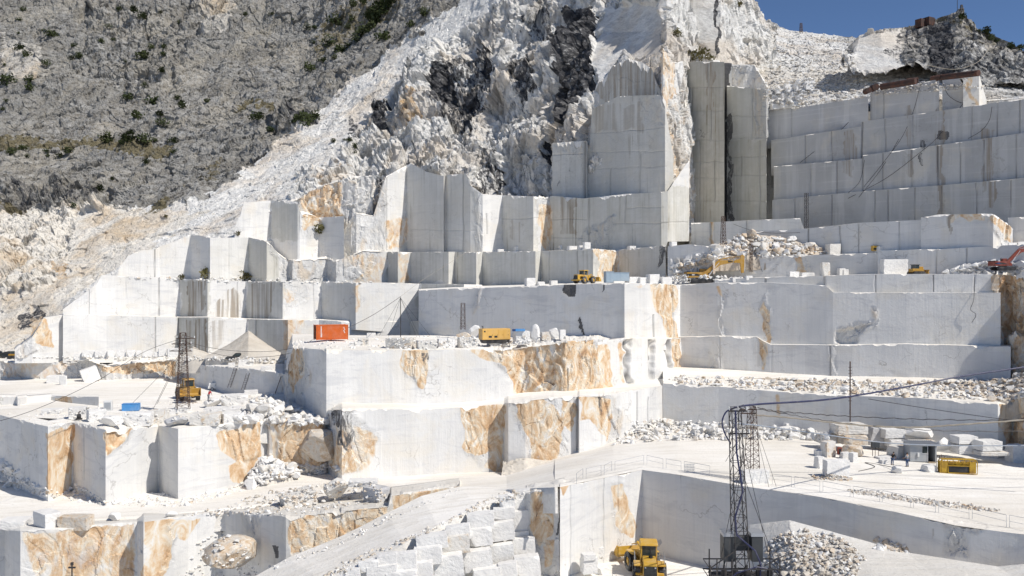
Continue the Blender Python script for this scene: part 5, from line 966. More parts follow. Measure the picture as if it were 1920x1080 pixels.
def loader(loc, yaw, scale, label, artic=0.0, grille='black', paint='yellow', lift=.25):
    """large wheel loader, front towards +y, real size about 9 x 3.4 x 3.9 m"""
    t = empty('wheel_loader', loc, yaw, label, 'wheel loader', None, scale)
    b = MB().box(-.75, .75, -4.2, -1.0, 1.05, 2.45, tx=.08).box(-1.45, 1.45, -3.2, -1.2, 1.0, 1.25); b.box(-1.62, -.78, -3.1, -1.5, 1.9, 2.05).box(.78, 1.62, -3.1, -1.5, 1.9, 2.05); b.box(-.6, .6, -1.0, .6, .9, 1.6)
    body = b.build('engine_hood', paint, t, .04)
    MB().box(-.66, .66, -4.26, -4.2, 1.15, 2.25).build('grille', grille, t)
    g = MB()
    for i in range(6): g.box(-.6, .6, -4.29, -4.27, 1.25+i*.15, 1.31+i*.15)
    g.build('grille_slats', 'greydark', t)
    for sx in (-1, 1): MB().box(sx*.5-.08, sx*.5+.08, -4.31, -4.27, 2.1, 2.2).build('tail_light', 'silver', t)
    MB().box(-1.5, 1.5, -4.35, -3.9, .75, 1.1).build('counterweight', paint, t, .05)
    c = MB().box(-.85, .85, -1.35, .45, 1.6, 2.35)
    for sx in (-.78, .78):
        for y in (-1.28, .36): c.box(sx-.07, sx+.07, y-.07, y+.07, 2.35, 3.55)
    cab = c.build('cab', paint, t, .02); MB().box(-.76, .76, -1.3, .38, 2.36, 3.52).build('window', 'glass', cab)
    MB().box(-.98, .98, -1.5, .68, 3.52, 3.74, tx=.12, ty=.12).build('cab_roof', paint, cab, .03)
    MB().cyl((.15, -2.0, 2.9), .08, 1.0, 'z', 8).cyl((.15, -2.0, 2.55), .22, .2, 'z', 8).build('exhaust', 'black', t)
    for (x, y0, y1) in ((1.5, -2.9, -1.2), (-1.5, -2.9, -1.2)): MB().tube([(x, y0, 1.2), (x, y0, 2.9), (x, y1, 2.9), (x, y1, 1.2)], .028, 4).tube([(x, y0, 2.4), (x, y1, 2.4)], .022, 4).build('handrail', 'galv', t)
    fr = bpy.data.objects.new('front_frame', None); link(fr, t); fr.location = (0, .6, 0); fr.rotation_euler = (0, 0, artic)
    MB().box(-.65, .65, 0, 2.5, .8, 1.7).box(-1.5, 1.5, 1.15, 1.75, .95, 1.3).box(-.6, .6, .4, 1.1, 1.7, 2.3).box(-1.6, -1.0, .5, 2.3, 1.95, 2.05).box(1.0, 1.6, .5, 2.3, 1.95, 2.05).build('chassis', paint, fr, .03)
    a = MB(); zt = .7+lift*2.2
    for sx in (-.5, .5): a.prism([(.6, 2.0), (.9, 2.35), (2.6, 1.9), (4.0, zt+.1), (4.0, zt-.3), (2.3, 1.35)], sx-.09, sx+.09)
    a.cyl((0, 3.8, zt-.05), .12, 1.4, 'x').prism([(1.2, 2.25), (2.7, 2.7), (2.75, 2.45), (1.3, 2.05)], -.1, .1).prism([(2.6, 2.6), (4.1, zt+.75), (4.2, zt+.6), (2.75, 2.4)], -.08, .08)
    a.build('lift_arm', paint, fr, .015)
    z0 = zt-.65; bk = MB()
    prof = [(4.0, z0+1.25), (3.95, z0+.35), (4.2, z0+.02), (5.3, z0), (5.3, z0+.06), (4.3, z0+.12), (4.08, z0+.4), (4.12, z0+1.2)]
    bk.prism(prof, -1.75, 1.75)
    for sx in (-1.75, 1.67): bk.prism([(4.0, z0+1.25), (3.95, z0+.35), (4.2, z0), (5.3, z0), (5.1, z0+.5), (4.4, z0+1.25)], sx, sx+.08)
    for i in range(7): bk.box(-1.6+i*.5, -1.48+i*.5, 5.28, 5.55, z0, z0+.07)
    bk.build('bucket', paint, fr, .01)
    for sx in (-1, 1): wheel(fr, sx*1.35, 1.5, .98, .78, rimc=paint)
    for sx in (-1, 1): wheel(t, sx*1.35, -2.1, .98, .78, rimc=paint)
    return t
def excavator(loc, yaw, scale, label, paint, dark='black', boom=((0, 0), (2.4, 1.9), (5.6, 2.4)), stick=((5.6, 2.4), (6.8, 2.6), (6.5, .1)), bucket=True, logo=False):
    """crawler excavator seen from its side: boom plane is x-z, facing +x"""
    t = empty('excavator', loc, yaw, label, 'excavator', None, scale)
    for sy in (-1, 1):
        prof = [(-2.2, .35), (-1.9, .05), (1.9, .05), (2.2, .35), (2.2, .6), (1.9, .9), (-1.9, .9), (-2.2, .6)]
        tr = MB(); tr.prism([(p[0], p[1]) for p in prof], sy*1.25-.28, sy*1.25+.28, 'y'); tr.build('track', 'black', t, .03)
    MB().box(-1, 1, -.9, .9, .4, .95).cyl((0, 0, 1.0), .8, .2, 'z', 16).build('undercarriage', 'black', t)
    b = MB().box(-2.9, 1.3, -1.35, 1.35, 1.1, 1.5).box(-2.9, .2, -1.35, 1.35, 1.5, 2.15, tx=.02, ty=.04).prism([(.2, 1.5), (.2, 2.15), (1.2, 1.7), (1.3, 1.5)], -1.35, -.3, 'y')
    body = b.build('body', paint, t, .04)
    MB().prism([(-2.88, 1.45), (-2.88, 1.85), (-1.0, 1.85), (.4, 1.45)], -1.37, -1.352, 'y').build('side_stripe', dark, body)
    MB().box(-2.91, -2.2, -1.3, 1.3, 2.15, 2.32).build('engine_cover', dark, t)
    if logo: MB().prism([(-2.5, 1.55), (-2.2, 1.85), (-1.7, 1.85), (-1.5, 1.6), (-2, 1.45)], -1.39, -1.372, 'y').build('logo_patch', 'navy', t)
    else:
        MB().box(-1.95, -1.45, -1.39, -1.372, 1.55, 1.75).build('logo_patch', 'silver', t)
    cb = MB().box(.05, 1.35, .35, 1.3, 1.5, 2.85, tx=.08, ty=.04).build('cab', paint, t, .03); MB().box(.2, 1.38, .4, 1.26, 1.9, 2.7, tx=.08).build('window', 'glass', cb)
    MB().tube([(-.6, 0, 2.1), (-.6, 0, 2.8), (-.5, 0, 3.0)], .07, 6).build('exhaust', 'black', t)
    z = 1.75; x0 = .7
    def P2(p): return (x0+p[0], z+p[1])
    bm_ = MB(); A, B, C = boom
    bm_.prism([P2((A[0]-.25, A[1])), P2((A[0]+.1, A[1]+.5)), P2((B[0]-.1, B[1]+.35)), P2((B[0]+.7, B[1]+.48)), P2((C[0], C[1]+.18)), P2((C[0], C[1]-.2)), P2((B[0]+.5, B[1]-.45)), P2((A[0]+.35, A[1]-.1))], -.28, .22, 'y')
    bo = bm_.build('boom', paint, t, .03)
    MB().prism([P2((C[0]-.95, C[1]-.2)), P2((C[0]-.95, C[1]+.2)), P2((C[0]-.1, C[1]+.02)), P2((C[0]-.1, C[1]-.12))], -.3, -.285, 'y').build('boom_marking', 'black', bo)
    def pt(p, y=0): q = P2(p); return (q[0], y, q[1])
    MB().tube([pt((A[0]+.6, A[1]-.55), -.42), pt((B[0]*.45+.6, B[1]*.55-.2), -.42)], .11, 6).tube([pt((B[0]*.45+.6, B[1]*.55-.2), -.42), pt((B[0]+.15, B[1]), -.42)], .06, 6).build('boom_cylinder', 'silver', bo)
    MB().tube([pt((B[0]+.1, B[1]+.55)), pt((C[0]-.7, C[1]+.75))], .12, 6).tube([pt((C[0]-.7, C[1]+.75)), pt((stick[1][0], stick[1][1]+.8))], .05, 6).build('stick_cylinder', paint, bo)
    S0, S1, S2 = stick; st = MB()
    st.prism([P2((S0[0]-.35, S0[1]+.2)), P2((S1[0]-.35, S1[1]+.3)), P2((S1[0]-.3, S1[1]+.95)), P2((S1[0]+.15, S1[1]+1.15)), P2((S1[0]+.5, S1[1]+.8)), P2((S1[0]+.45, S1[1]-.4)), P2((S2[0]+.35, S2[1])), P2((S2[0]-.1, S2[1]-.1)), P2((S1[0]-.35, S1[1]-.5)), P2((S0[0]-.35, S0[1]-.15))], -.2, .2, 'y')
    st.build('stick', paint, t, .03)
    MB().tube([pt((S1[0]+.55, S1[1]+.5), -.1), pt((S2[0]+.5, S2[1]+.3), -.1)], .07, 6).build('bucket_cylinder', 'silver', t)
    if bucket:
        MB().prism([P2((S2[0]-.1, S2[1])), P2((S2[0]+.4, S2[1]+.1)), P2((S2[0]+.5, S2[1]-.5)), P2((S2[0]+.1, S2[1]-1.1)), P2((S2[0]-.9, S2[1]-1.0)), P2((S2[0]-.3, S2[1]-.6))], -.6, .6, 'y').build('bucket', 'black', t, .02)
    return t

# yellow loader in the pit, seen from behind
L = hit(1224, 1092, 84); g = drop(L.x, L.y, -25)
loader(Vector((L.x-.1, L.y+2.2, -29.0)), math.radians(-6), .95, 'big yellow wheel loader in the pit seen from behind', artic=math.radians(22), lift=.25)
# loader in the left yard
L = hit(352, 750); loader(L+Vector((0, .5, .05)), math.radians(-146), .88, 'yellow wheel loader standing behind the left lattice tower', artic=math.radians(-12), paint='yellow2', lift=.55)
# loader on the bench
L = P(1096, 531.5, 143); loader(L, math.radians(-40), .60, 'small yellow wheel loader on the bench with its dark grille towards us', paint='yellow')
excavator(P(1313, 531.5, 146.5), math.radians(2), .89, 'yellow excavator with boom stretched out to the right', 'yellow2', boom=((0, 0), (2.7, 2.25), (5.6, 2.5)), stick=((6.2, 2.4), (7.4, 2.7), (7.4, .35)), bucket=False)
excavator(P(1881, 507.5, 125), math.radians(4), .63, 'red excavator at the right edge working on rubble', 'red', boom=((0, 0), (3.0, 2.9), (6.2, 3.4)), stick=((6.6, 3.3), (7.8, 3.4), (8.0, .6)), logo=True)
# small bulldozer
t = empty('bulldozer', P(1718, 515.5, 131), math.radians(15), 'small yellow bulldozer on the bench below the big blocks', 'bulldozer', None, .8)
for sy in (-1, 1): MB().prism([(-1.4, .3), (-1.1, 0), (1.1, 0), (1.4, .3), (1.1, .7), (-1.1, .7)], sy*.8-.2, sy*.8+.2, 'y').build('track', 'black', t)
MB().box(-1.3, 1.3, -.6, .6, .5, 1.2).box(.2, 1.3, -.4, .4, 1.2, 1.6).build('body', 'yellow2', t, .04); MB().box(-.8, .3, -.5, .5, 1.2, 1.9, tx=.05).build('cab', 'glass', t); MB().box(-.9, .4, -.6, .6, 1.9, 2.0).build('cab_roof', 'black', t)
MB().prism([(1.9, 0), (1.7, .5), (1.9, 1.0), (2.0, 1.0), (1.85, .5), (2.05, 0)], -1.2, 1.2, 'y').box(1.2, 1.8, -.8, -.7, .3, .45).box(1.2, 1.8, .7, .8, .3, .45).build('blade', 'yellow2', t)
# yellow compressor on the upper bench
t = empty('compressor', P(1640.5, 472, 142), .1, 'little yellow machine beside the white block on the second bench', 'compressor')
MB().box(-.5, .5, -.4, .4, .15, 1.0).build('housing', 'yellow', t, .05); MB().box(-.45, .45, -.42, -.405, .3, .6).build('vent', 'black', t)
t = empty('tank', P(1834, 462, 133), .05, 'low black tank lying on the second bench', 'tank'); MB().box(-.8, .8, -.3, .3, 0, .5, tx=.08, ty=.08).build('tank_body', 'black', t, .05); MB().box(.8, .95, -.3, .3, .05, .45).build('end_cap', 'white', t)
# dark pickup
def pickup(loc, yaw, sc_, label, paint, name='pickup_truck', cat='pickup truck', closed=False):
    t = empty(name, loc, yaw, label, cat, None, sc_)
    b = MB().prism([(-2.5, .45), (-2.5, 1.05), (-.9, 1.05), (.9, 1.02), (2.2, .95), (2.45, .8), (2.45, .45)], -.88, .88, 'y'); bo = b.build('body', paint, t, .05)
    cab = MB().prism([(-2.4 if closed else -1.0, 1.05), (-2.3 if closed else -.9, 1.75), (.3, 1.75), (1.0, 1.05)], -.8, .8, 'y').build('cab', paint, t, .05)
    for sy in (-1, 1): MB().prism([(-.8, 1.12), (-.75, 1.62), (.25, 1.62), (.75, 1.12)], sy*.81-.01, sy*.81+.01, 'y').build('window', 'glass', cab)
    MB().prism([(.38, 1.68), (.95, 1.12), (.99, 1.14), (.42, 1.7)], -.68, .68, 'y').build('windscreen', 'glass', cab)
    if not closed: MB().box(-2.4, -1.05, -.78, .78, 1.06, 1.12).build('load_bed', 'greypaint', t)
    for sy in (-.6, .6): MB().box(2.44, 2.48, sy-.15, sy+.15, .65, .8).build('headlight', 'silver', t)
    for x in (-1.55, 1.55):
        for sy in (-1, 1):
            w_ = bpy.data.objects.new('wheel', None); link(w_, t); w_.location = (x, sy*.8, .38)
            MB().cyl((0, 0, 0), .38, .25, 'y', 16).build('tyre', 'rubber', w_); MB().cyl((0, sy*.1, 0), .22, .12, 'y', 12).build('rim', 'silver', w_)
    return t
pickup(hit(441, 677)+Vector((0, 1, 0)), math.radians(196), .80, 'dark pickup truck parked by the tall gravel cone', 'truck')
pickup(hit(408, 733)+Vector((0, 1.2, 0)), math.radians(8), .78, 'white off-road car parked behind the loader in the yard', 'white', 'off_road_car', 'car', True)
t = empty('bulldozer', hit(24, 672)+Vector((0, .5, 0)), .2, 'old dark yellow machine at the far left foot of the slope', 'bulldozer', None, .8)
for sy in (-1, 1): MB().prism([(-1.4, .3), (-1.1, 0), (1.1, 0), (1.4, .3), (1.1, .7), (-1.1, .7)], sy*.8-.2, sy*.8+.2, 'y').build('track', 'black', t)
MB().box(-1.2, 1.2, -.6, .6, .5, 1.1).build('body', 'yellow2', t, .04); MB().box(-.8, .2, -.5, .5, 1.1, 1.8).build('cab', 'glass', t); MB().box(1.5, 1.65, -1.1, 1.1, .1, .9).build('blade', 'yellow2', t)

# orange shipping container
D0 = 134; L = P(617, 637.5, D0); t = empty('shipping_container', L+Vector((0, 1.3, 0)), math.radians(24), 'rusty orange shipping container on the middle terrace', 'container')
m = MB(); Lc, Wc, Hc = 4.9, 2.2, 2.35
m.box(-Lc/2, Lc/2, -Wc/2, Wc/2, .12, Hc)
for i in range(24):
    x = -Lc/2+.15+i*(Lc-.3)/24; m.box(x, x+.1, -Wc/2-.035, -Wc/2, .25, Hc-.15)
m.build('body', 'orange', t); fr_ = MB()
for sx in (-1, 1):
    for sy in (-1, 1): fr_.box(sx*Lc/2-.06, sx*Lc/2+.06, sy*Wc/2-.06, sy*Wc/2+.06, 0, Hc+.03)
fr_.box(-Lc/2, Lc/2, -Wc/2-.06, -Wc/2+.05, .05, .2).box(-Lc/2, Lc/2, -Wc/2-.06, -Wc/2+.05, Hc-.1, Hc+.03); fr_.build('corner_frame', 'orange', t)
for sy in (-1, 1):
    dr = MB().box(-Lc/2-.08, -Lc/2-.02, min(.03*sy, sy*(Wc/2-.08)), max(.03*sy, sy*(Wc/2-.08)), .2, Hc-.1).build('door', 'orange_dark', t)
    MB().tube([(-Lc/2-.12, sy*.3, .2), (-Lc/2-.12, sy*.3, Hc-.1)], .025, 5).tube([(-Lc/2-.12, sy*.75, .2), (-Lc/2-.12, sy*.75, Hc-.1)], .025, 5).build('lock_rod', 'rust', dr)
mk = MB(); r9 = random.Random(4)
for i in range(9): mk.box(-Lc/2+.62, -Lc/2+.62+r9.uniform(.14, .24), -Wc/2-.05, -Wc/2-.045, Hc-.35-i*.19, Hc-.22-i*.19)
for i in range(6): mk.box(Lc/2-.7+(i % 3)*.06, Lc/2-.55+(i % 3)*.06, -Wc/2-.05, -Wc/2-.045, Hc-.45-i*.17, Hc-.35-i*.17)
mk.build('marking', 'white', t)
MB().cyl((-.2, -1.6, .2), .2, .6, 'y', 10).build('drum', 'black', t) if False else None
# yellow generator
L = P(928, 644, 129); t = empty('generator', L+Vector((0, 1.4, .0)), math.radians(20), 'yellow generator housing on a black base among the white blocks', 'generator')
MB().box(-2.35, 2.15, -.95, .95, .55, 2.2).build('housing', 'gen', t, .03); MB().prism([(-2.0, 0), (1.9, 0), (2.1, .55), (-2.3, .55)], -.85, .85, 'y').build('base', 'black', t)
for x in (-1.5, -.65, .2, 1.05):
    d_ = MB().box(x+.02, x+.8, -.975, -.95, .75, 2.05).build('door', 'gen', t); MB().box(x+.7, x+.76, -1.0, -.975, 1.2, 1.32).build('handle', 'black', d_)
for x in (-1.35, -.45): MB().box(x, x+.5, -.99, -.976, .85, 1.15).build('vent', 'black', t)
MB().box(-2.1, -1.85, -.965, -.952, 1.7, 1.92).box(1.75, 1.9, -.965, -.952, 1.75, 1.9).build('logo_patch', 'black', t)
MB().tube([(-1.9, .2, 2.2), (-1.9, .2, 2.5), (-2.1, .2, 2.6)], .06, 6).build('exhaust', 'black', t)
L = P(973, 622, 126.3); t = empty('tool_box', L+Vector((0, .4, .05)), .2, 'small blue box with a dark end lying on the tall white block', 'box'); MB().box(-.55, .9, -.2, .3, 0, .35).build('body', 'blue', t, .02); MB().box(-.95, -.55, -.2, .3, 0, .34).build('cover', 'navy', t, .02)
# blue container in the yard
L = hit(243, 771); t = empty('storage_box', L+Vector((0, .5, 0)), math.radians(10), 'bright blue storage box at the edge of the left yard', 'box'); MB().box(-1.15, 1.15, -.55, .55, .05, 1.0).build('body', 'blue', t, .02); MB().box(-1.18, 1.18, -.58, .58, 1.0, 1.06).build('lid', 'blue', t); MB().box(-1.0, 1.0, -.4, .4, 0, .05).build('skid', 'black', t)
L = hit(199, 771); t = empty('cabinet', L+Vector((0, .6, 0)), .2, 'small cream cabinet standing left of the blue box', 'cabinet'); MB().box(-.5, .5, -.4, .4, 0, 1.3).build('body', 'white', t, .03); MB().box(-.4, .4, -.42, -.402, .2, 1.1).build('door', 'greypaint', t)
L = hit(148, 787); t = empty('pump', L, .4, 'small dark pump between the square block and the cube', 'pump'); MB().cyl((0, 0, .45), .3, .5, 'x', 12).box(-.4, .4, -.25, .25, 0, .2).build('motor', 'black', t); MB().tube([(0, 0, .6), (0, 0, 1.0), (.2, 0, 1.1)], .08, 6).build('pipe', 'rust', t)
# cabinets on the bench
for k, (x, y, w_, h_, l) in enumerate([(1141, 530, 1.3, 1.75, 'tall blue grey cabinet on the bench beside the small loader'), (1160, 527, 3.3, 1.35, 'long blue grey cabinet on the bench behind broken blocks')]):
    t = empty('cabinet', P(x, y, 137.5+k*1.4), .25, l, 'cabinet'); MB().box(-w_/2, w_/2, -.5, .5, 0, h_).build('body', 'bluegrey', t, .03); MB().box(-w_/2-.05, w_/2+.05, -.55, .55, h_, h_+.08).build('lid', 'bluegrey', t)
    for j in range(2): MB().box(-w_/2+.1+j*w_/2, -w_/2+w_/2-.05+j*w_/2, -.52, -.505, .15, h_-.15).build('door', 'bluegrey', t)
# shed
L = hit(1735, 868); t = empty('site_hut', L+Vector((0, 1.3, 0)), math.radians(-4), 'small grey site hut with corrugated roof and dark open door', 'hut', None, 1.0)
MB().box(-1.55, .45, -1.05, 1.05, .1, 2.1).box(1.35, 1.5, -1.05, 1.05, .1, 2.1).box(.45, 1.35, -1.05, 1.05, 1.95, 2.1).box(.45, 1.35, .95, 1.05, .1, 1.95).build('wall', 'greypaint', t); MB().box(-1.5, 1.5, -1.0, 1.0, .02, .1).build('floor', 'black', t)
MB().box(-.15, .42, -1.075, -1.052, 1.1, 1.9).build('window', 'glass', t); MB().box(.42, .48, -1.1, -1.04, .1, 1.95).box(-.2, .47, -1.09, -1.055, 1.04, 1.1).build('door_frame', 'silver', t)
rf = MB()
for i in range(16): x = -1.75+i*.22; rf.prism([(x, 2.2), (x+.11, 2.28), (x+.22, 2.2), (x+.22, 2.17), (x, 2.17)], -1.45, 1.2, 'y')
rf.build('roof', 'galv', t); MB().box(-1.6, 1.55, .5, 1.06, 2.1, 2.18).box(-1.6, 1.55, -1.06, -.9, 2.1, 2.17).build('roof_beam', 'galv', t)
MB().box(-.75, -.55, -1.2, -1.06, .7, 1.15).build('meter_box', 'white', t)
MB().box(.5, 1.3, -1.3, -1.05, 0, .1).build('step', 'wood', t)
# yellow bucket like frame
L = hit(1801, 890); t = empty('storage_rack', L+Vector((0, .6, 0)), math.radians(-8), 'worn yellow steel frame with pockets standing on the quarry floor', 'storage rack')
prof = [(-1.95, .05), (-1.95, 1.35), (-1.75, 1.6), (1.75, 1.6), (1.95, 1.35), (1.95, .05)]
fr_ = MB(); fr_.tube([(p[0], -.3, p[1]) for p in prof]+[(-1.95, -.3, .05)], .06, 5).tube([(p[0], .3, p[1]) for p in prof]+[(-1.95, .3, .05)], .06, 5)
for i in range(7): x = -1.75+i*3.5/6; fr_.tube([(x, -.3, 1.6), (x, -.3, 1.3)], .045, 4).tube([(x, -.3, 1.6), (x, .3, 1.6)], .04, 4)
fr_.build('frame', 'cage', t)
MB().box(-1.9, 1.9, .2, .28, .1, 1.32).build('back_plate', 'cage', t)
for i in range(5):
    x = -1.85+i*.74; MB().prism([(-.32, 1.25 if 0 < i < 4 else 1.28), (.2, 1.3), (.2, .8 if 0 < i < 4 else .15), (-.1 if 0 < i < 4 else -.3, .85 if 0 < i < 4 else .15)], x+.03, x+.71).build('pocket', 'cage', t)
MB().box(-1.05, 1.05, -.28, .15, .18, .85).build('opening', 'black', t); MB().tube([(-1.1, -.34, .1), (-1.1, -.34, .9), (1.1, -.34, .9), (1.1, -.34, .1), (-1.1, -.34, .1)], .05, 4).build('opening_frame', 'cage', t)
# cabinet on legs, red pump, wire crate
L = hit(1643, 856); t = empty('switch_cabinet', L+Vector((0, .3, 0)), .1, 'grey switch cabinet on thin legs in front of the back blocks', 'switch cabinet')
MB().box(-.48, .48, -.2, .2, 1.05, 1.75).build('cabinet', 'greydark', t, .02); lg = MB()
for x in (-.35, .0, .4): MB().tube([(x, 0, 0), (x, 0, 1.05)], .035, 5).build('leg', 'rust', t)
L = hit(1575, 854); t = empty('compressor', L+Vector((0, .2, 0)), .1, 'dark red machine behind the upright sloped block', 'compressor'); MB().box(-.22, .22, -.2, .2, .1, .95).build('housing', 'red', t, .02); MB().box(-.15, .15, -.215, -.2, .2, .8).build('vent', 'black', t)
L = hit(1765, 880); t = empty('wire_rack', L+Vector((0, .2, 0)), .1, 'small wire rack between the hut and the yellow frame', 'rack')
r_ = MB()
for x in (-.35, .35):
    for y in (-.25, .25): r_.tube([(x, y, 0), (x*.8, y, 1.6)], .025, 4)
for z_ in (.1, .8, 1.55): r_.tube([(-.33, -.25, z_), (.33, -.25, z_), (.33, .25, z_), (-.33, .25, z_), (-.33, -.25, z_)], .02, 4)
r_.tube([(-.33, -.25, .1), (.33, -.25, .8), (-.3, -.25, 1.5)], .02, 4); r_.build('frame', 'rust', t)
# rusty pipes and boxes up on the ridge
for (a, b, rr, l) in [((1652, 163, 165), (1717, 152, 160), .85, 'rusty steel pipe section lying on the top bench'), ((1757, 146, 158), (1835, 137, 150), .75, 'longest black pipe lying across the top of the benches'), ((1700, 152, 162), (1722, 150, 161), .7, 'short reddish pipe piece between the two long ones'), ((1745, 147, 158), (1762, 145, 157), .55, 'short black pipe piece beside the longest pipe')]:
    A_, B_ = P(*a), P(*b); t = empty('steel_pipe', A_, 0, l, 'pipe', 'steel pipes on the top bench'); MB().tube([(0, 0, 0), B_-A_], rr*.72, 14).build('pipe', 'pipe', t, smooth=False); MB().tube([(0, 0, 0), (B_-A_)*.02], rr*.78, 14).build('flange', 'rust', t)
for k, (x, y, rr) in enumerate([(1626, 171, .55), (1639, 165, .68)]):
    A_ = P(x, y, 167); t = empty('steel_pipe', A_, 0, ['smallest rusty drum at the left end of the pipes', 'rusty drum standing between the small drum and the long pipe'][k], 'pipe', 'steel pipes on the top bench'); MB().tube([(0, -.9, 0), (0, .9, .1)], rr, 14).build('drum', 'pipe', t)
for k, (x0, x1, y0, y1) in enumerate([(1719, 1732, 37, 50), (1733, 1750, 34, 47)]):
    t = empty('rusty_container', P((x0+x1)/2, y1+2, 197), .5, ['left rusty box standing on the ridge against the sky', 'right rusty box with an orange end on the ridge'][k], 'container', 'rusty boxes on the ridge'); w_ = (x1-x0)/F*197; MB().box(-w_/2, w_/2, -.8, .8, 0, 1.9).build('body', 'pipe', t, .03); MB().box(w_/2, w_/2+.04, -.7, .7, .1, 1.8).build('door', 'orange_dark', t)

# ---------------------------------------------------------------- lattice towers
def lattice(name, base, h, wb, wt, n, mat, label, cat='lattice tower', r=.05, arms=(), yaw=.3, guys=(), group=None, lean=(0, 0)):
    t = empty(name, base, 0, label, cat, group)
    def corner(k, f):
        w_ = (wb*(1-f)+wt*f)/2; a = yaw+math.pi/4+k*math.pi/2; return Vector((math.cos(a)*w_*1.414+lean[0]*f, math.sin(a)*w_*1.414+lean[1]*f, h*f))
    for k in range(4): MB().tube([corner(k, 0), corner(k, 1)], r, 4).build('leg', mat, t)
    b = MB()
    for i in range(n):
        f0, f1 = i/n, (i+1)/n
        for k in range(4):
            k2 = (k+1) % 4; b.tube([corner(k, f0), corner(k2, f1)] if i % 2 else [corner(k2, f0), corner(k, f1)], r*.55, 4); b.tube([corner(k, f1), corner(k2, f1)], r*.5, 4)
            if r > .2: b.tube([corner(k2, f0), corner(k, f1)] if i % 2 else [corner(k, f0), corner(k2, f1)], r*.4, 4)
    b.build('bracing', mat, t)
    for (z_, x0, x1, *dy) in arms:
        a_ = MB(); a_.box(x0, x1, -.06, .06, z_-.06, z_+.06).tube([(x0, 0, z_), (0, 0, z_+.5), (x1, 0, z_)], .03, 4); ar = a_.build('cross_arm', mat, t)
        for x in (x0+.05, x1-.05, (x0+x1)/2): MB().cyl((x, 0, z_+.2), .07, .3, 'z', 6).build('insulator', 'white', ar)
    for (gz, dx, dy, dz) in guys: MB().tube([(0, 0, gz), (dx, dy, dz)], .028, 3).build('guy_wire', 'darksteel', t)
    return t
# near tower with transformer platform
NT_ = P(1394, 1222, 68); NT_.z = -29.0
tw = lattice('lattice_tower', NT_, 19.5, 1.3, .74, 18, 'darksteel', 'tall dark lattice tower in the pit with a transformer platform', r=.048, yaw=.05, arms=[(19.2, -1.2, .3), (17.4, -1.2, .5)], lean=(-.68, 0),
     guys=[(16, -2.9, -.5, 3.2), (16, -2.4, -1.5, 3.0), (11, 2.6, 5, 3), (16.5, 4.5, 5.0, 1.5), (12, -3, 1, 1.0), (14, 5, 3, 2)])
PF = bpy.data.objects.new('platform_frame', None); link(PF, tw); PF.location = (0, 0, 3.0); pl = MB(); zt = 5.0
for x in (-2.5, -1.3, 1.6, 2.4):
    for y in (-1.6, 1.0): pl.tube([(x, y, -3), (x, y, zt-.1)], .06, 4)
for z_ in (2.4, 3.3, 4.1): pl.tube([(-3.0, -1.6, z_), (2.6, -1.6, z_), (2.6, 1.0, z_), (-3.0, 1.0, z_), (-3.0, -1.6, z_)], .05, 4)
pl.tube([(-3.0, -1.6, 0), (-3.0, -1.6, 4.4)], .06, 4).tube([(-3, -1.6, 4.2), (-1.0, -1.6, 5.6)], .05, 4).tube([(-5, -1.8, 1.0), (-1, -1.6, 2.8)], .05, 4).tube([(1.2, -1.6, 4.4), (2.8, -1.6, 5.2)], .04, 4)
pl.box(-2.6, 2.2, -1.5, 1.0, 3.0, 3.1).build('platform', 'darksteel', PF)
for x0, x1 in ((-1.65, -.75), (.55, 1.45)):
    c_ = MB().box(x0, x1, -.4, .9, 4.3, 6.3).build('transformer', 'greydark', PF, .03); MB().box(x0-.06, x1+.06, -.45, .95, 6.3, 6.55).build('lid', 'galv', c_)
MB().box(-1.2, 1.0, .2, .8, 5.0, 6.1).build('cross_panel', 'greydark', PF)
for sx in (-2, -1, 0, 1, 2): MB().cyl((sx*.9, -1.0, 3.5), .22, .8, 'z', 10).cyl((sx*.9, -1.0, 4.05), .08, .4, 'z', 8).build('insulator', 'darksteel', PF)
MB().tube([(-.75, -.4, 16.3), (-.7, -.6, 13), (-.3, -.9, 10), (-.9, -.9, 8), (-.8, -1.0, 6.6), (.6, -1.2, 5.4), (1.0, -1.3, 4.4), (.9, -1.4, 2.6)], .07, 6).tube([(-2.6, -1.7, 2.4), (-1.0, -1.6, 3.8), (.6, -1.6, 4.3), (2.2, -1.5, 4.0), (2.9, -1.4, 3.2), (2.4, -1.4, 2.4)], .05, 6).build('blue_cable', 'cableblue', PF)
r5 = random.Random(5); jn = MB()
for i in range(26): a = Vector((r5.uniform(-2.6, 2.4), r5.uniform(-1.5, .8), r5.uniform(.8, 3.4))); jn.tube([a, a+Vector((r5.uniform(-1.2, 1.2), r5.uniform(-.4, .4), r5.uniform(-.8, .8)))], r5.uniform(.03, .07), 4)
for i in range(9): x = r5.uniform(-2.4, 2.2); jn.box(x, x+.35, -1.4, -1.0, r5.uniform(1.2, 2.0), r5.uniform(2.2, 2.9))
jn.build('switchgear', 'darksteel', PF)
# second tower on its block
B2 = hit(1410, 882); B2 = P(1410, 884, B2.y+1.2)
lattice('lattice_tower', B2, (884-762)*B2.y/F, 1.15, .6, 12, 'rust', 'slim rusty lattice tower standing on a long white block', r=.04, arms=[((884-768)*B2.y/F, -1.3, .5), ((884-775)*B2.y/F, -1.2, .4)], guys=[(6, 3.0, -5, -6.5), (6, 1.5, -6, -7), (6, -1.5, 5, 0)])
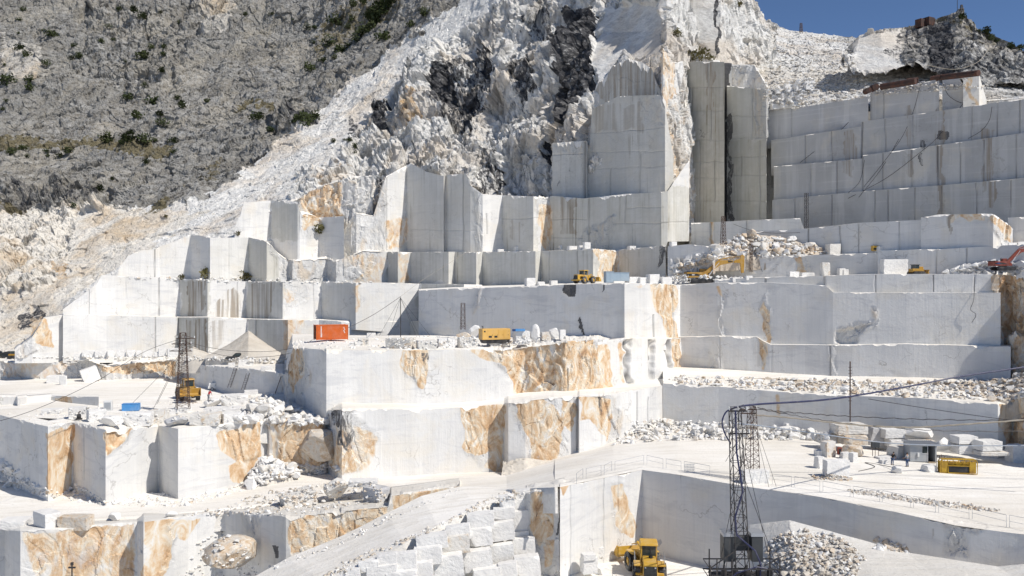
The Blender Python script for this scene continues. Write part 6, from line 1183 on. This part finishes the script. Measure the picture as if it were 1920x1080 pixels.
# left tower
B3 = hit(343, 766)
lattice('lattice_tower', B3, 10.8, 1.7, .75, 18, 'rust', 'rusty power pylon with cross arms in the left yard', r=.055, arms=[(8.2, -1.9, 1.3), (9.2, -1.6, 1.2), (10.0, -.9, 1.7)], yaw=.5,
        guys=[(8, -6, 6, .3), (8, -5, 3, .2), (8.5, -4.2, 0, 0), (8, -9, 4, .2), (8, -3, 6, .2)])
lattice('lattice_mast', P(868, 618, 148), 4.6, .75, .6, 9, 'rust', 'short rusty lattice mast standing before the big shaded wall', 'lattice mast', r=.045)
lattice('lattice_mast', P(1356, 459, 150), 5.0, .75, .45, 9, 'rust', 'dark lattice mast on the blocks above the excavator', 'lattice mast', r=.05)
lattice('lattice_mast', P(1408, 510, 149), 5.4, .45, .35, 10, 'rust', 'thin rust coloured mast in front of the long bench wall', 'lattice mast', r=.035, guys=[(5, 2, 0, 0), (5, -2, 0, .2)])
lattice('lattice_mast', P(1512, 428, 156), 6.4, .55, .5, 10, 'darksteel', 'dark lattice mast leaning on the lowest long bench', 'lattice mast', r=.045)
lattice('lattice_mast', P(1502, 66, 284), 4.0, .9, .5, 6, 'rust', 'tiny lattice mast on the gravel skyline', 'lattice mast', r=.07)
lattice('lattice_mast', P(1803, 44, 193), 4.2, 1.0, .25, 6, 'darksteel', 'tapered dark mast on top of the dark knoll', 'lattice mast', r=.08)
def pole(loc, h, r, label, rungs=0, name='pole', mat='rust', arms=()):
    t = empty(name, loc, 0, label, name.replace('_', ' ')); MB().tube([(0, 0, 0), (0, 0, h)], r, 6).build('shaft', mat, t)
    m_ = MB()
    for i in range(rungs): m_.box(-.22, .22, -.03, .03, h*(.35+.6*i/rungs), h*(.35+.6*i/rungs)+.05)
    if rungs: m_.build('rungs', mat, t)
    return t
pole(P(1795, 28, 194), 4.5, .06, 'thin antenna on the white rock of the knoll', name='antenna', mat='darksteel')
L = P(1594, 792, 110.5); pole(L, 7.9, .08, 'rusty pole with short rungs rising behind the tallest block stack', 12)
t = pole(P(751, 632, 144), 6.7, .07, 'thin mast with stay wires on the middle terrace', name='mast', mat='darksteel')
for (dx, dy, dz) in ((2.6, 1, 0), (3.4, -1, 0), (-3.6, 0, .2), (-2.2, 1, 0), (4.8, 2, .1)): MB().tube([(0, 0, 6.6), (dx, dy, dz)], .022, 3).build('stay_wire', 'darksteel', t)
t = pole(P(135, 1100, 88), 2.3, .07, 'dark post with a small cross head at the bottom left', 0, name='post', mat='darksteel'); MB().box(-.35, .35, -.08, .08, 1.9, 2.05).box(-.12, .12, -.1, .1, 2.2, 2.5).build('cross_head', 'darksteel', t); MB().box(-.7, .4, -.06, .06, 1.0, 1.1).build('bracket', 'darksteel', t)
# ladders on the ledge wall
def ladder(a, b, label, w_=.5):
    A_, B_ = Vector(a), Vector(b); t = empty('ladder', A_, 0, label, 'ladder', 'ladders on the ledge wall'); d = B_-A_; n = int(d.length/.35); u = Vector((w_/2, 0, 0))
    for s_ in (-1, 1): MB().tube([u*s_, d+u*s_], .04, 4).build('rail', 'rust', t)
    r_ = MB()
    for i in range(1, n): r_.tube([d*i/n-u, d*i/n+u], .03, 4)
    r_.build('rungs', 'rust', t)
for (x0, y0, x1, y1, l) in [(431, 726, 442, 689, 'taller iron ladder leaning on the shaded ledge wall'), (457, 730, 465, 700, 'shorter iron ladder leaning on the shaded ledge wall')]:
    a = hit(x0, y0); b = hit(x1, y1+4); ladder(a-Vector((0, .5, 0)), P(x1, y1, b.y-.6), l)
A_ = hit(517, 738)-Vector((0, .4, 0)); B_ = P(527, 706, hit(527, 712).y-.5); t = empty('steel_bar', A_, 0, 'long thin steel bar leaning on the shaded ledge wall', 'bar'); MB().tube([(0, 0, 0), B_-A_], .06, 5).build('bar', 'rust', t)

# ---------------------------------------------------------------- cables
def cable(pts, r, mat, label, sag=0.0, group=None, twist=0.0):
    """pts in photo pixels with distance; smooth curve through them"""
    Q = [P(*p) for p in pts]; out = []
    for i in range(len(Q)-1):
        p0, p1, p2, p3 = Q[max(i-1, 0)], Q[i], Q[i+1], Q[min(i+2, len(Q)-1)]
        for k in range(12):
            t_ = k/12; out.append(.5*((2*p1)+(p2-p0)*t_+(2*p0-5*p1+4*p2-p3)*t_*t_+(3*p1-p0-3*p2+p3)*t_**3)+Vector((0, 0, twist*math.sin((i*12+k)*1.9))))
    out.append(Q[-1]); o = MB().tube(out, r, 5).build('cable', mat); return tag(o, label, 'cable', group)
TA = 68.2
cable([(1378, 764, TA), (1420, 758, 70), (1560, 748, 76), (1700, 725, 84), (1800, 706, 87), (1920, 688, 90), (2080, 660, 94)], .085, 'cableblue', 'thick dark blue cable rising from the near tower to the right')
cable([(1378, 764, TA), (1362, 772, TA-.3), (1354, 790, TA-.5), (1358, 810, TA-.5), (1370, 832, TA)], .06, 'cableblue', 'blue cable loop hanging from the head of the near tower')
cable([(1415, 778, 89.5), (1480, 783, 89), (1560, 792, 88), (1640, 799, 87), (1720, 801, 86), (1800, 796, 85), (1920, 787, 84), (2080, 770, 82)], .085, 'cablebeige', 'thick beige taped cable sagging to the right edge', twist=.02)
cable([(1372, 793, TA), (1440, 800, 77), (1540, 814, 79), (1650, 829, 81), (1760, 835, 83), (1920, 835, 85), (2080, 828, 87)], .055, 'cablegrey', 'pale grey cable running in front of the hut roof')
cable([(1412, 762, 89.5), (1450, 770, 89.5), (1520, 776, 90), (1600, 781, 90), (1720, 786, 90), (1860, 788, 90), (2080, 788, 90)], .045, 'darksteel', 'twisted black cable just above the beige one', twist=.05)
cable([(1412, 765, 89.5), (1480, 777, 89.8), (1560, 790, 90), (1700, 804, 90), (1850, 809, 90), (2080, 806, 90)], .04, 'darksteel', 'twisted black cable crossing the beige one', twist=.05)
cable([(1628, 748, 104), (1740, 766, 100), (1880, 786, 96), (2000, 800, 92)], .035, 'darksteel', 'thin wire slanting down before the back wall')
cable([(347, 641, 129.5), (420, 656, 132), (500, 659, 134), (560, 650, 135), (586, 637, 134)], .035, 'darksteel', 'upper wire from the left pylon to the orange container', group='wires from the left pylon')
cable([(347, 648, 129.5), (430, 668, 132), (510, 668, 134), (560, 657, 135), (600, 640, 134)], .035, 'darksteel', 'lower wire from the left pylon to the orange container', group='wires from the left pylon')
cable([(588, 637, 133), (640, 620, 136), (700, 590, 140), (751, 556, 144)], .04, 'darksteel', 'wire rising from the container to the thin mast')
cable([(751, 556, 144), (800, 520, 148), (880, 470, 152)], .02, 'cablebeige', 'faint wire going up from the thin mast')
cable([(336, 636, 129.5), (270, 660, 120), (180, 715, 108), (60, 770, 98), (-60, 805, 90)], .03, 'darksteel', 'long wire from the left pylon to the left edge')
gw = 'cables hanging over the upper benches'
for k, (pts, l) in enumerate([([(1724, 165), (1710, 215), (1680, 270), (1650, 320), (1610, 370)], 'steep straight cable over the upper benches'), ([(1728, 150), (1700, 240), (1660, 300), (1620, 350)], 'second steep cable over the upper benches'), ([(1805, 195), (1760, 255), (1720, 290), (1660, 335), (1590, 372)], 'long slanting cable over the upper benches'),
        ([(1768, 155), (1778, 178), (1800, 192), (1830, 195)], 'short curved cable on the top right bench'), ([(1860, 200), (1855, 225), (1840, 245), (1815, 260)], 'hooked cable on the second right bench'), ([(1632, 180), (1580, 240), (1500, 305)], 'cable slanting over the left bench fields'), ([(1621, 300), (1612, 340), (1590, 362)], 'short hanging cable on the third bench')]):
    q = []
    for (x, y) in pts: h_ = hit(x, y); q.append((x, y, h_.y-.45))
    cable(q, .045, 'darksteel', l, group=gw)
cable([(1738, 122, 178), (1790, 130, 177), (1835, 115, 178), (1858, 83, 184)], .06, 'cablebeige', 'pale rope hanging in an arc on the dark knoll')
cable([(1375, 420, 157), (1410, 432, 156), (1450, 437, 154), (1500, 436, 150)], .035, 'darksteel', 'thin cable lying along the low bench')
q = [(x, y, hit(x, y).y-.3) for x, y in [(1827, 520), (1826, 560), (1820, 580), (1830, 590), (1822, 605)]]; cable(q, .035, 'darksteel', 'thin cable dangling down the big right wall')
q = []
for x, y in [(1610, 884), (1640, 876), (1622, 868), (1650, 872), (1690, 880)]: v_ = hit(x, y); q.append((x, y-.6, v_.y))
cable(q, .04, 'darksteel', 'loose hose lying on the floor near the workers')

# wire fence along the pit
fe = empty('safety_fence', P(1300, 895, 90), 0, 'thin wire safety fence panels along the edge of the pit', 'fence')
FP = [(1078, 908), (1096, 898), (1130, 892), (1150, 884), (1210, 872), (1246, 879), (1280, 884), (1334, 893), (1445, 909), (1487, 914), (1540, 923), (1597, 933), (1652, 942), (1710, 953), (1757, 962), (1820, 974), (1890, 990), (1935, 998)]
for i in range(len(FP)-1):
    if i in (7,): continue
    a = hit(FP[i][0]+3, FP[i][1]-1); b = hit(FP[i+1][0]-3, FP[i+1][1]-1); up = Vector((0, 0, 1.05))
    if (a-b).length > 9: continue
    MB().tube([a, a+up, b+up, b], .022, 4).tube([a+up*.5, b+up*.5], .014, 3).build('fence_panel', 'galv', fe).matrix_parent_inverse = Matrix.Translation(-fe.location)
L = hit(1293, 884); t = empty('fence_stack', L, .1, 'small stack of folded fence panels at the pit edge', 'fence panels'); m_ = MB()
for i in range(7): m_.box(-.6+i*.17, -.58+i*.17, -.2, -.17, 0, .9).box(-.55+i*.17, -.53+i*.17, .17, .2, 0, .8)
for z_ in (.2, .5, .8): m_.box(-.6, .55, -.22, -.2, z_, z_+.03)
m_.build('panels', 'galv', t)

# ---------------------------------------------------------------- people
def skin_mesh(name, verts, edges, radii, mat, parent, sub=1):
    me = bpy.data.meshes.new(name); me.from_pydata(verts, edges, []); o = bpy.data.objects.new(name, me); link(o, parent); me.materials.append(M[mat])
    md = o.modifiers.new('Skin', 'SKIN'); md.use_smooth_shade = True
    for i, r in enumerate(radii): me.skin_vertices[0].data[i].radius = (r, r) if not isinstance(r, tuple) else r
    me.skin_vertices[0].data[0].use_root = True
    ss = o.modifiers.new('Subsurf', 'SUBSURF'); ss.levels = sub; ss.render_levels = sub; return o
def person(loc, yaw, h, label, top, trousers, pose='stand'):
    t = empty('person', loc, yaw, label, 'person', None, h/1.75)
    fl = -.28 if pose == 'lean' else 0.0       # upper body forward
    J = dict(pel=(0, 0, .95), waist=(0, fl*.3, 1.1), chest=(0, fl*.8, 1.32), neck=(0, fl, 1.47), head0=(0, fl*1.05, 1.56), head=(0, fl*1.1-.01, 1.64), top=(0, fl*1.1, 1.70))
    sp = .34 if pose == 'stand' else .2
    for s_, k in ((-1, 'l'), (1, 'r')):
        J['sh'+k] = (s_*.19, fl*.9, 1.42); J['el'+k] = (s_*(.27 if s_ < 0 else .33), fl-.03, 1.14); J['wr'+k] = (s_*(.26 if s_ < 0 else .5), fl-.12, .92 if s_ < 0 else 1.05); J['ha'+k] = (s_*(.26 if s_ < 0 else .55), fl-.15, .85 if s_ < 0 else 1.02)
        J['hip'+k] = (s_*.09, 0, .9); J['kn'+k] = (s_*.12, -.03, .5); J['an'+k] = (s_*.13, .03, .09); J['toe'+k] = (s_*.15, -.14, .04)
    names = list(J); ix = {n: i for i, n in enumerate(names)}
    E = [('pel', 'waist'), ('waist', 'chest'), ('chest', 'neck'), ('neck', 'head0'), ('head0', 'head'), ('head', 'top')]
    for k in 'lr': E += [('chest', 'sh'+k), ('sh'+k, 'el'+k), ('el'+k, 'wr'+k), ('wr'+k, 'ha'+k), ('pel', 'hip'+k), ('hip'+k, 'kn'+k), ('kn'+k, 'an'+k), ('an'+k, 'toe'+k)]
    Rr = dict(pel=(.14, .11), waist=(.13, .1), chest=(.16, .11), neck=.055, head0=.075, head=.095, top=.06, sh=.06, el=.042, wr=.03, ha=.035, hip=.085, kn=.058, an=.045, toe=.04)
    rad = [Rr.get(n, Rr.get(n[:-1])) for n in names]
    skin_mesh('body', [J[n] for n in names], [(ix[a], ix[b]) for a, b in E], rad, 'skin', t)
    def sub(nm, keys, ed, grow, mat):
        kk = list(keys); i2 = {n: i for i, n in enumerate(kk)}
        rr = [Rr.get(n, Rr.get(n[:-1])) for n in kk]; rr = [(r[0]+grow, r[1]+grow) if isinstance(r, tuple) else r+grow for r in rr]
        skin_mesh(nm, [J[n] for n in kk], [(i2[a], i2[b]) for a, b in ed], rr, mat, t)
    sub('shirt', ['chest', 'waist', 'pel', 'shl', 'ell', 'shr', 'elr'], [('chest', 'waist'), ('waist', 'pel'), ('chest', 'shl'), ('shl', 'ell'), ('chest', 'shr'), ('shr', 'elr')], .02, top)
    sub('trousers', ['pel', 'hipl', 'knl', 'anl', 'hipr', 'knr', 'anr'], [('pel', 'hipl'), ('hipl', 'knl'), ('knl', 'anl'), ('pel', 'hipr'), ('hipr', 'knr'), ('knr', 'anr')], .022, trousers)
    hp = Vector(J['head']); bm = bmesh.new(); bmesh.ops.create_icosphere(bm, subdivisions=2, radius=.105, matrix=Matrix.Translation(hp+Vector((0, .015, .03))))
    for v in list(bm.verts):
        if v.co.y < hp.y-.05 and v.co.z < hp.z+.05 or v.co.z < hp.z-.03: bm.verts.remove(v)
    me = bpy.data.meshes.new('hair'); bm.to_mesh(me); bm.free(); me.materials.append(M['hair']); link(bpy.data.objects.new('hair', me), t)
    MB().prism([(hp.y-.125, hp.z-.03), (hp.y-.085, hp.z+.02), (hp.y-.085, hp.z-.035)], -.012, .012).build('nose', 'skin', t)
    for s_ in (-1, 1): MB().cyl((s_*.035, hp.y-.092, hp.z+.012), .01, .01, 'y', 8).build('eye', 'black', t)
    MB().box(-.025, .025, hp.y-.096, hp.y-.088, hp.z-.06, hp.z-.05).build('mouth', 'redcloth', t)
    for k, s_ in (('l', -1), ('r', 1)):                       # fingers, rooted in the palm
        hd = Vector(J['ha'+k]); dr_ = (hd-Vector(J['wr'+k])).normalized()
        f_ = MB()
        for i, ln in enumerate((.065, .075, .07, .055)): f_.tube([hd+Vector((0, (i-1.5)*.018, 0)), hd+Vector((0, (i-1.5)*.02, 0))+dr_*ln*.6, hd+Vector((-s_*.012, (i-1.5)*.02, 0))+dr_*ln], [.009, .009, .007], 5)
        f_.tube([hd+Vector((-s_*.01, -.03, 0)), hd+Vector((-s_*.015, -.055, 0))+dr_*.03, hd+Vector((-s_*.015, -.055, 0))+dr_*.05], [.011, .01, .008], 5); f_.build('fingers', 'skin', t)
        tq = Vector(J['toe'+k]); MB().box(tq.x-.05, tq.x+.05, -.2, .08, 0, .09).build('shoe', 'black', t, .02)
    return t
person(hit(1701, 875), math.radians(200), 1.62, 'worker in grey top and blue trousers walking near the hut', 'greycloth', 'jeans')
person(hit(1673, 872), math.radians(120), 1.5, 'worker in dark clothes bending over the broken block', 'hair', 'jeans', 'lean')
person(hit(391, 752), math.radians(150), 1.7, 'worker in a red shirt leaning against the pale boulder', 'redcloth', 'greycloth', 'lean')

# ---------------------------------------------------------------- shrubs
def bush_mesh(seed, mat='leaf', n=230):
    r = random.Random(seed); V = []; Fc = []; lobes = [(Vector((r.uniform(-.28, .28), r.uniform(-.28, .28), r.uniform(.2, .55))), r.uniform(.22, .4)) for _ in range(6)]
    for _ in range(n):
        c, rad = lobes[r.randrange(6)]; d = Vector((r.gauss(0, 1), r.gauss(0, 1), r.gauss(0, 1))).normalized()*rad*r.uniform(.55, 1.1)
        p = c+d; p.z = max(0.0, p.z); u = Vector((r.gauss(0, 1), r.gauss(0, 1), r.gauss(0, 1))).normalized(); v = u.orthogonal().normalized(); s_ = r.uniform(.05, .11); b = len(V)
        V += [p+u*s_, p+v*s_*.7, p-u*s_, p-v*s_*.7]; Fc.append((b, b+1, b+2, b+3))
    me = bpy.data.meshes.new('shrub'); me.from_pydata([tuple(v) for v in V], [], Fc); me.materials.append(M[mat]); return me
BM = [bush_mesh(i) for i in range(5)]; BM2 = [bush_mesh(10+i, 'leaf2') for i in range(2)]
def bushes(lst, where, group, dry=False):
    for i, (x, y, s_) in enumerate(sorted(lst)):
        L = hit(x, y+s_*.35); w_ = s_*L.y/F*1.35; o = bpy.data.objects.new('shrub', (BM2 if dry else BM)[i % (2 if dry else 5)]); link(o); o.location = L-Vector((0, .1, .1*w_)); o.scale = (w_, w_, w_*R.uniform(.8, 1.15)); o.rotation_euler = (0, 0, R.uniform(0, 6))
        tag(o, '%s shrub %s, %s' % ('dry olive' if dry else 'dark green', where, ORD[i]), 'shrub', group)
bushes([(43, 16, 15), (94, 62, 21), (37, 89, 14), (51, 102, 12), (12, 150, 24), (54, 150, 14), (55, 166, 14), (87, 121, 13), (138, 85, 9), (12, 188, 8), (150, 106, 12), (137, 108, 10), (35, 36, 8), (10, 122, 6), (6, 205, 8), (35, 62, 6)], 'on the upper left of the grey slope', 'shrubs on the upper left slope')
bushes([(264, 105, 22), (224, 16, 10), (205, 50, 12), (190, 78, 10), (284, 89, 10), (308, 88, 9), (305, 102, 11), (267, 30, 14), (336, 44, 8), (306, 131, 15), (250, 20, 14), (300, 23, 8), (212, 74, 6), (235, 115, 6), (270, 160, 9)], 'in the upper middle of the grey slope', 'shrubs in the upper middle slope')
bushes([(289, 188, 22), (240, 182, 14), (254, 217, 16), (298, 213, 14), (306, 231, 21), (202, 262, 20), (242, 259, 24), (270, 265, 21), (276, 302, 13), (325, 263, 14), (325, 284, 11), (339, 198, 14), (334, 184, 10), (387, 190, 10), (482, 218, 20), (245, 247, 12), (226, 268, 10), (291, 262, 9)], 'in the middle of the grey slope', 'shrubs in the middle of the slope')
bushes([(44, 276, 12), (20, 287, 14), (86, 282, 9), (130, 282, 14), (110, 294, 11), (187, 355, 14), (28, 282, 10), (50, 292, 7), (90, 292, 7), (138, 385, 9), (210, 336, 7)], 'along the grassy ledge at the left', 'shrubs along the left ledge')
bushes([(624, 38, 20), (614, 80, 22), (605, 112, 14), (582, 127, 18), (628, 108, 12), (575, 50, 13), (590, 52, 10), (588, 79, 10), (508, 26, 9), (461, 27, 8), (550, 36, 6), (640, 92, 18), (638, 45, 8)], 'left of the dark gully', 'shrubs left of the gully')
bushes([(664, 6, 14), (684, 3, 14), (722, 12, 30), (712, 24, 28), (700, 38, 26), (690, 52, 24), (678, 62, 20), (668, 74, 18), (660, 36, 16), (653, 50, 14), (798, 25, 18), (771, 46, 14), (718, 69, 20), (654, 85, 10), (735, 2, 18), (700, 20, 18), (690, 30, 14)], 'in the dark gully below the top edge', 'shrubs in the dark gully')
bushes([(575, 225, 22), (560, 222, 14), (590, 218, 14), (549, 228, 10), (508, 243, 14), (626, 264, 10), (664, 274, 9), (665, 286, 8), (655, 262, 9), (646, 262, 6)], 'on the white scree', 'shrubs on the scree')
bushes([(389, 512, 20), (464, 519, 22), (340, 520, 10), (603, 430, 16), (445, 437, 10), (312, 405, 8)], 'on the ledges of the left rows', 'dry shrubs on the left ledges', True)
bushes([(1312, 104, 22), (1300, 110, 14), (1333, 108, 12), (1386, 8, 10), (1269, 62, 14), (1289, 100, 10)], 'on the ledge beside the rocky peak', 'shrubs beside the rocky peak', True)
bushes([(1803, 32, 14), (1849, 60, 16), (1858, 70, 12), (1838, 58, 8), (1897, 88, 12), (1912, 90, 12), (1870, 76, 8)], 'on the skyline of the dark knoll', 'shrubs on the knoll')
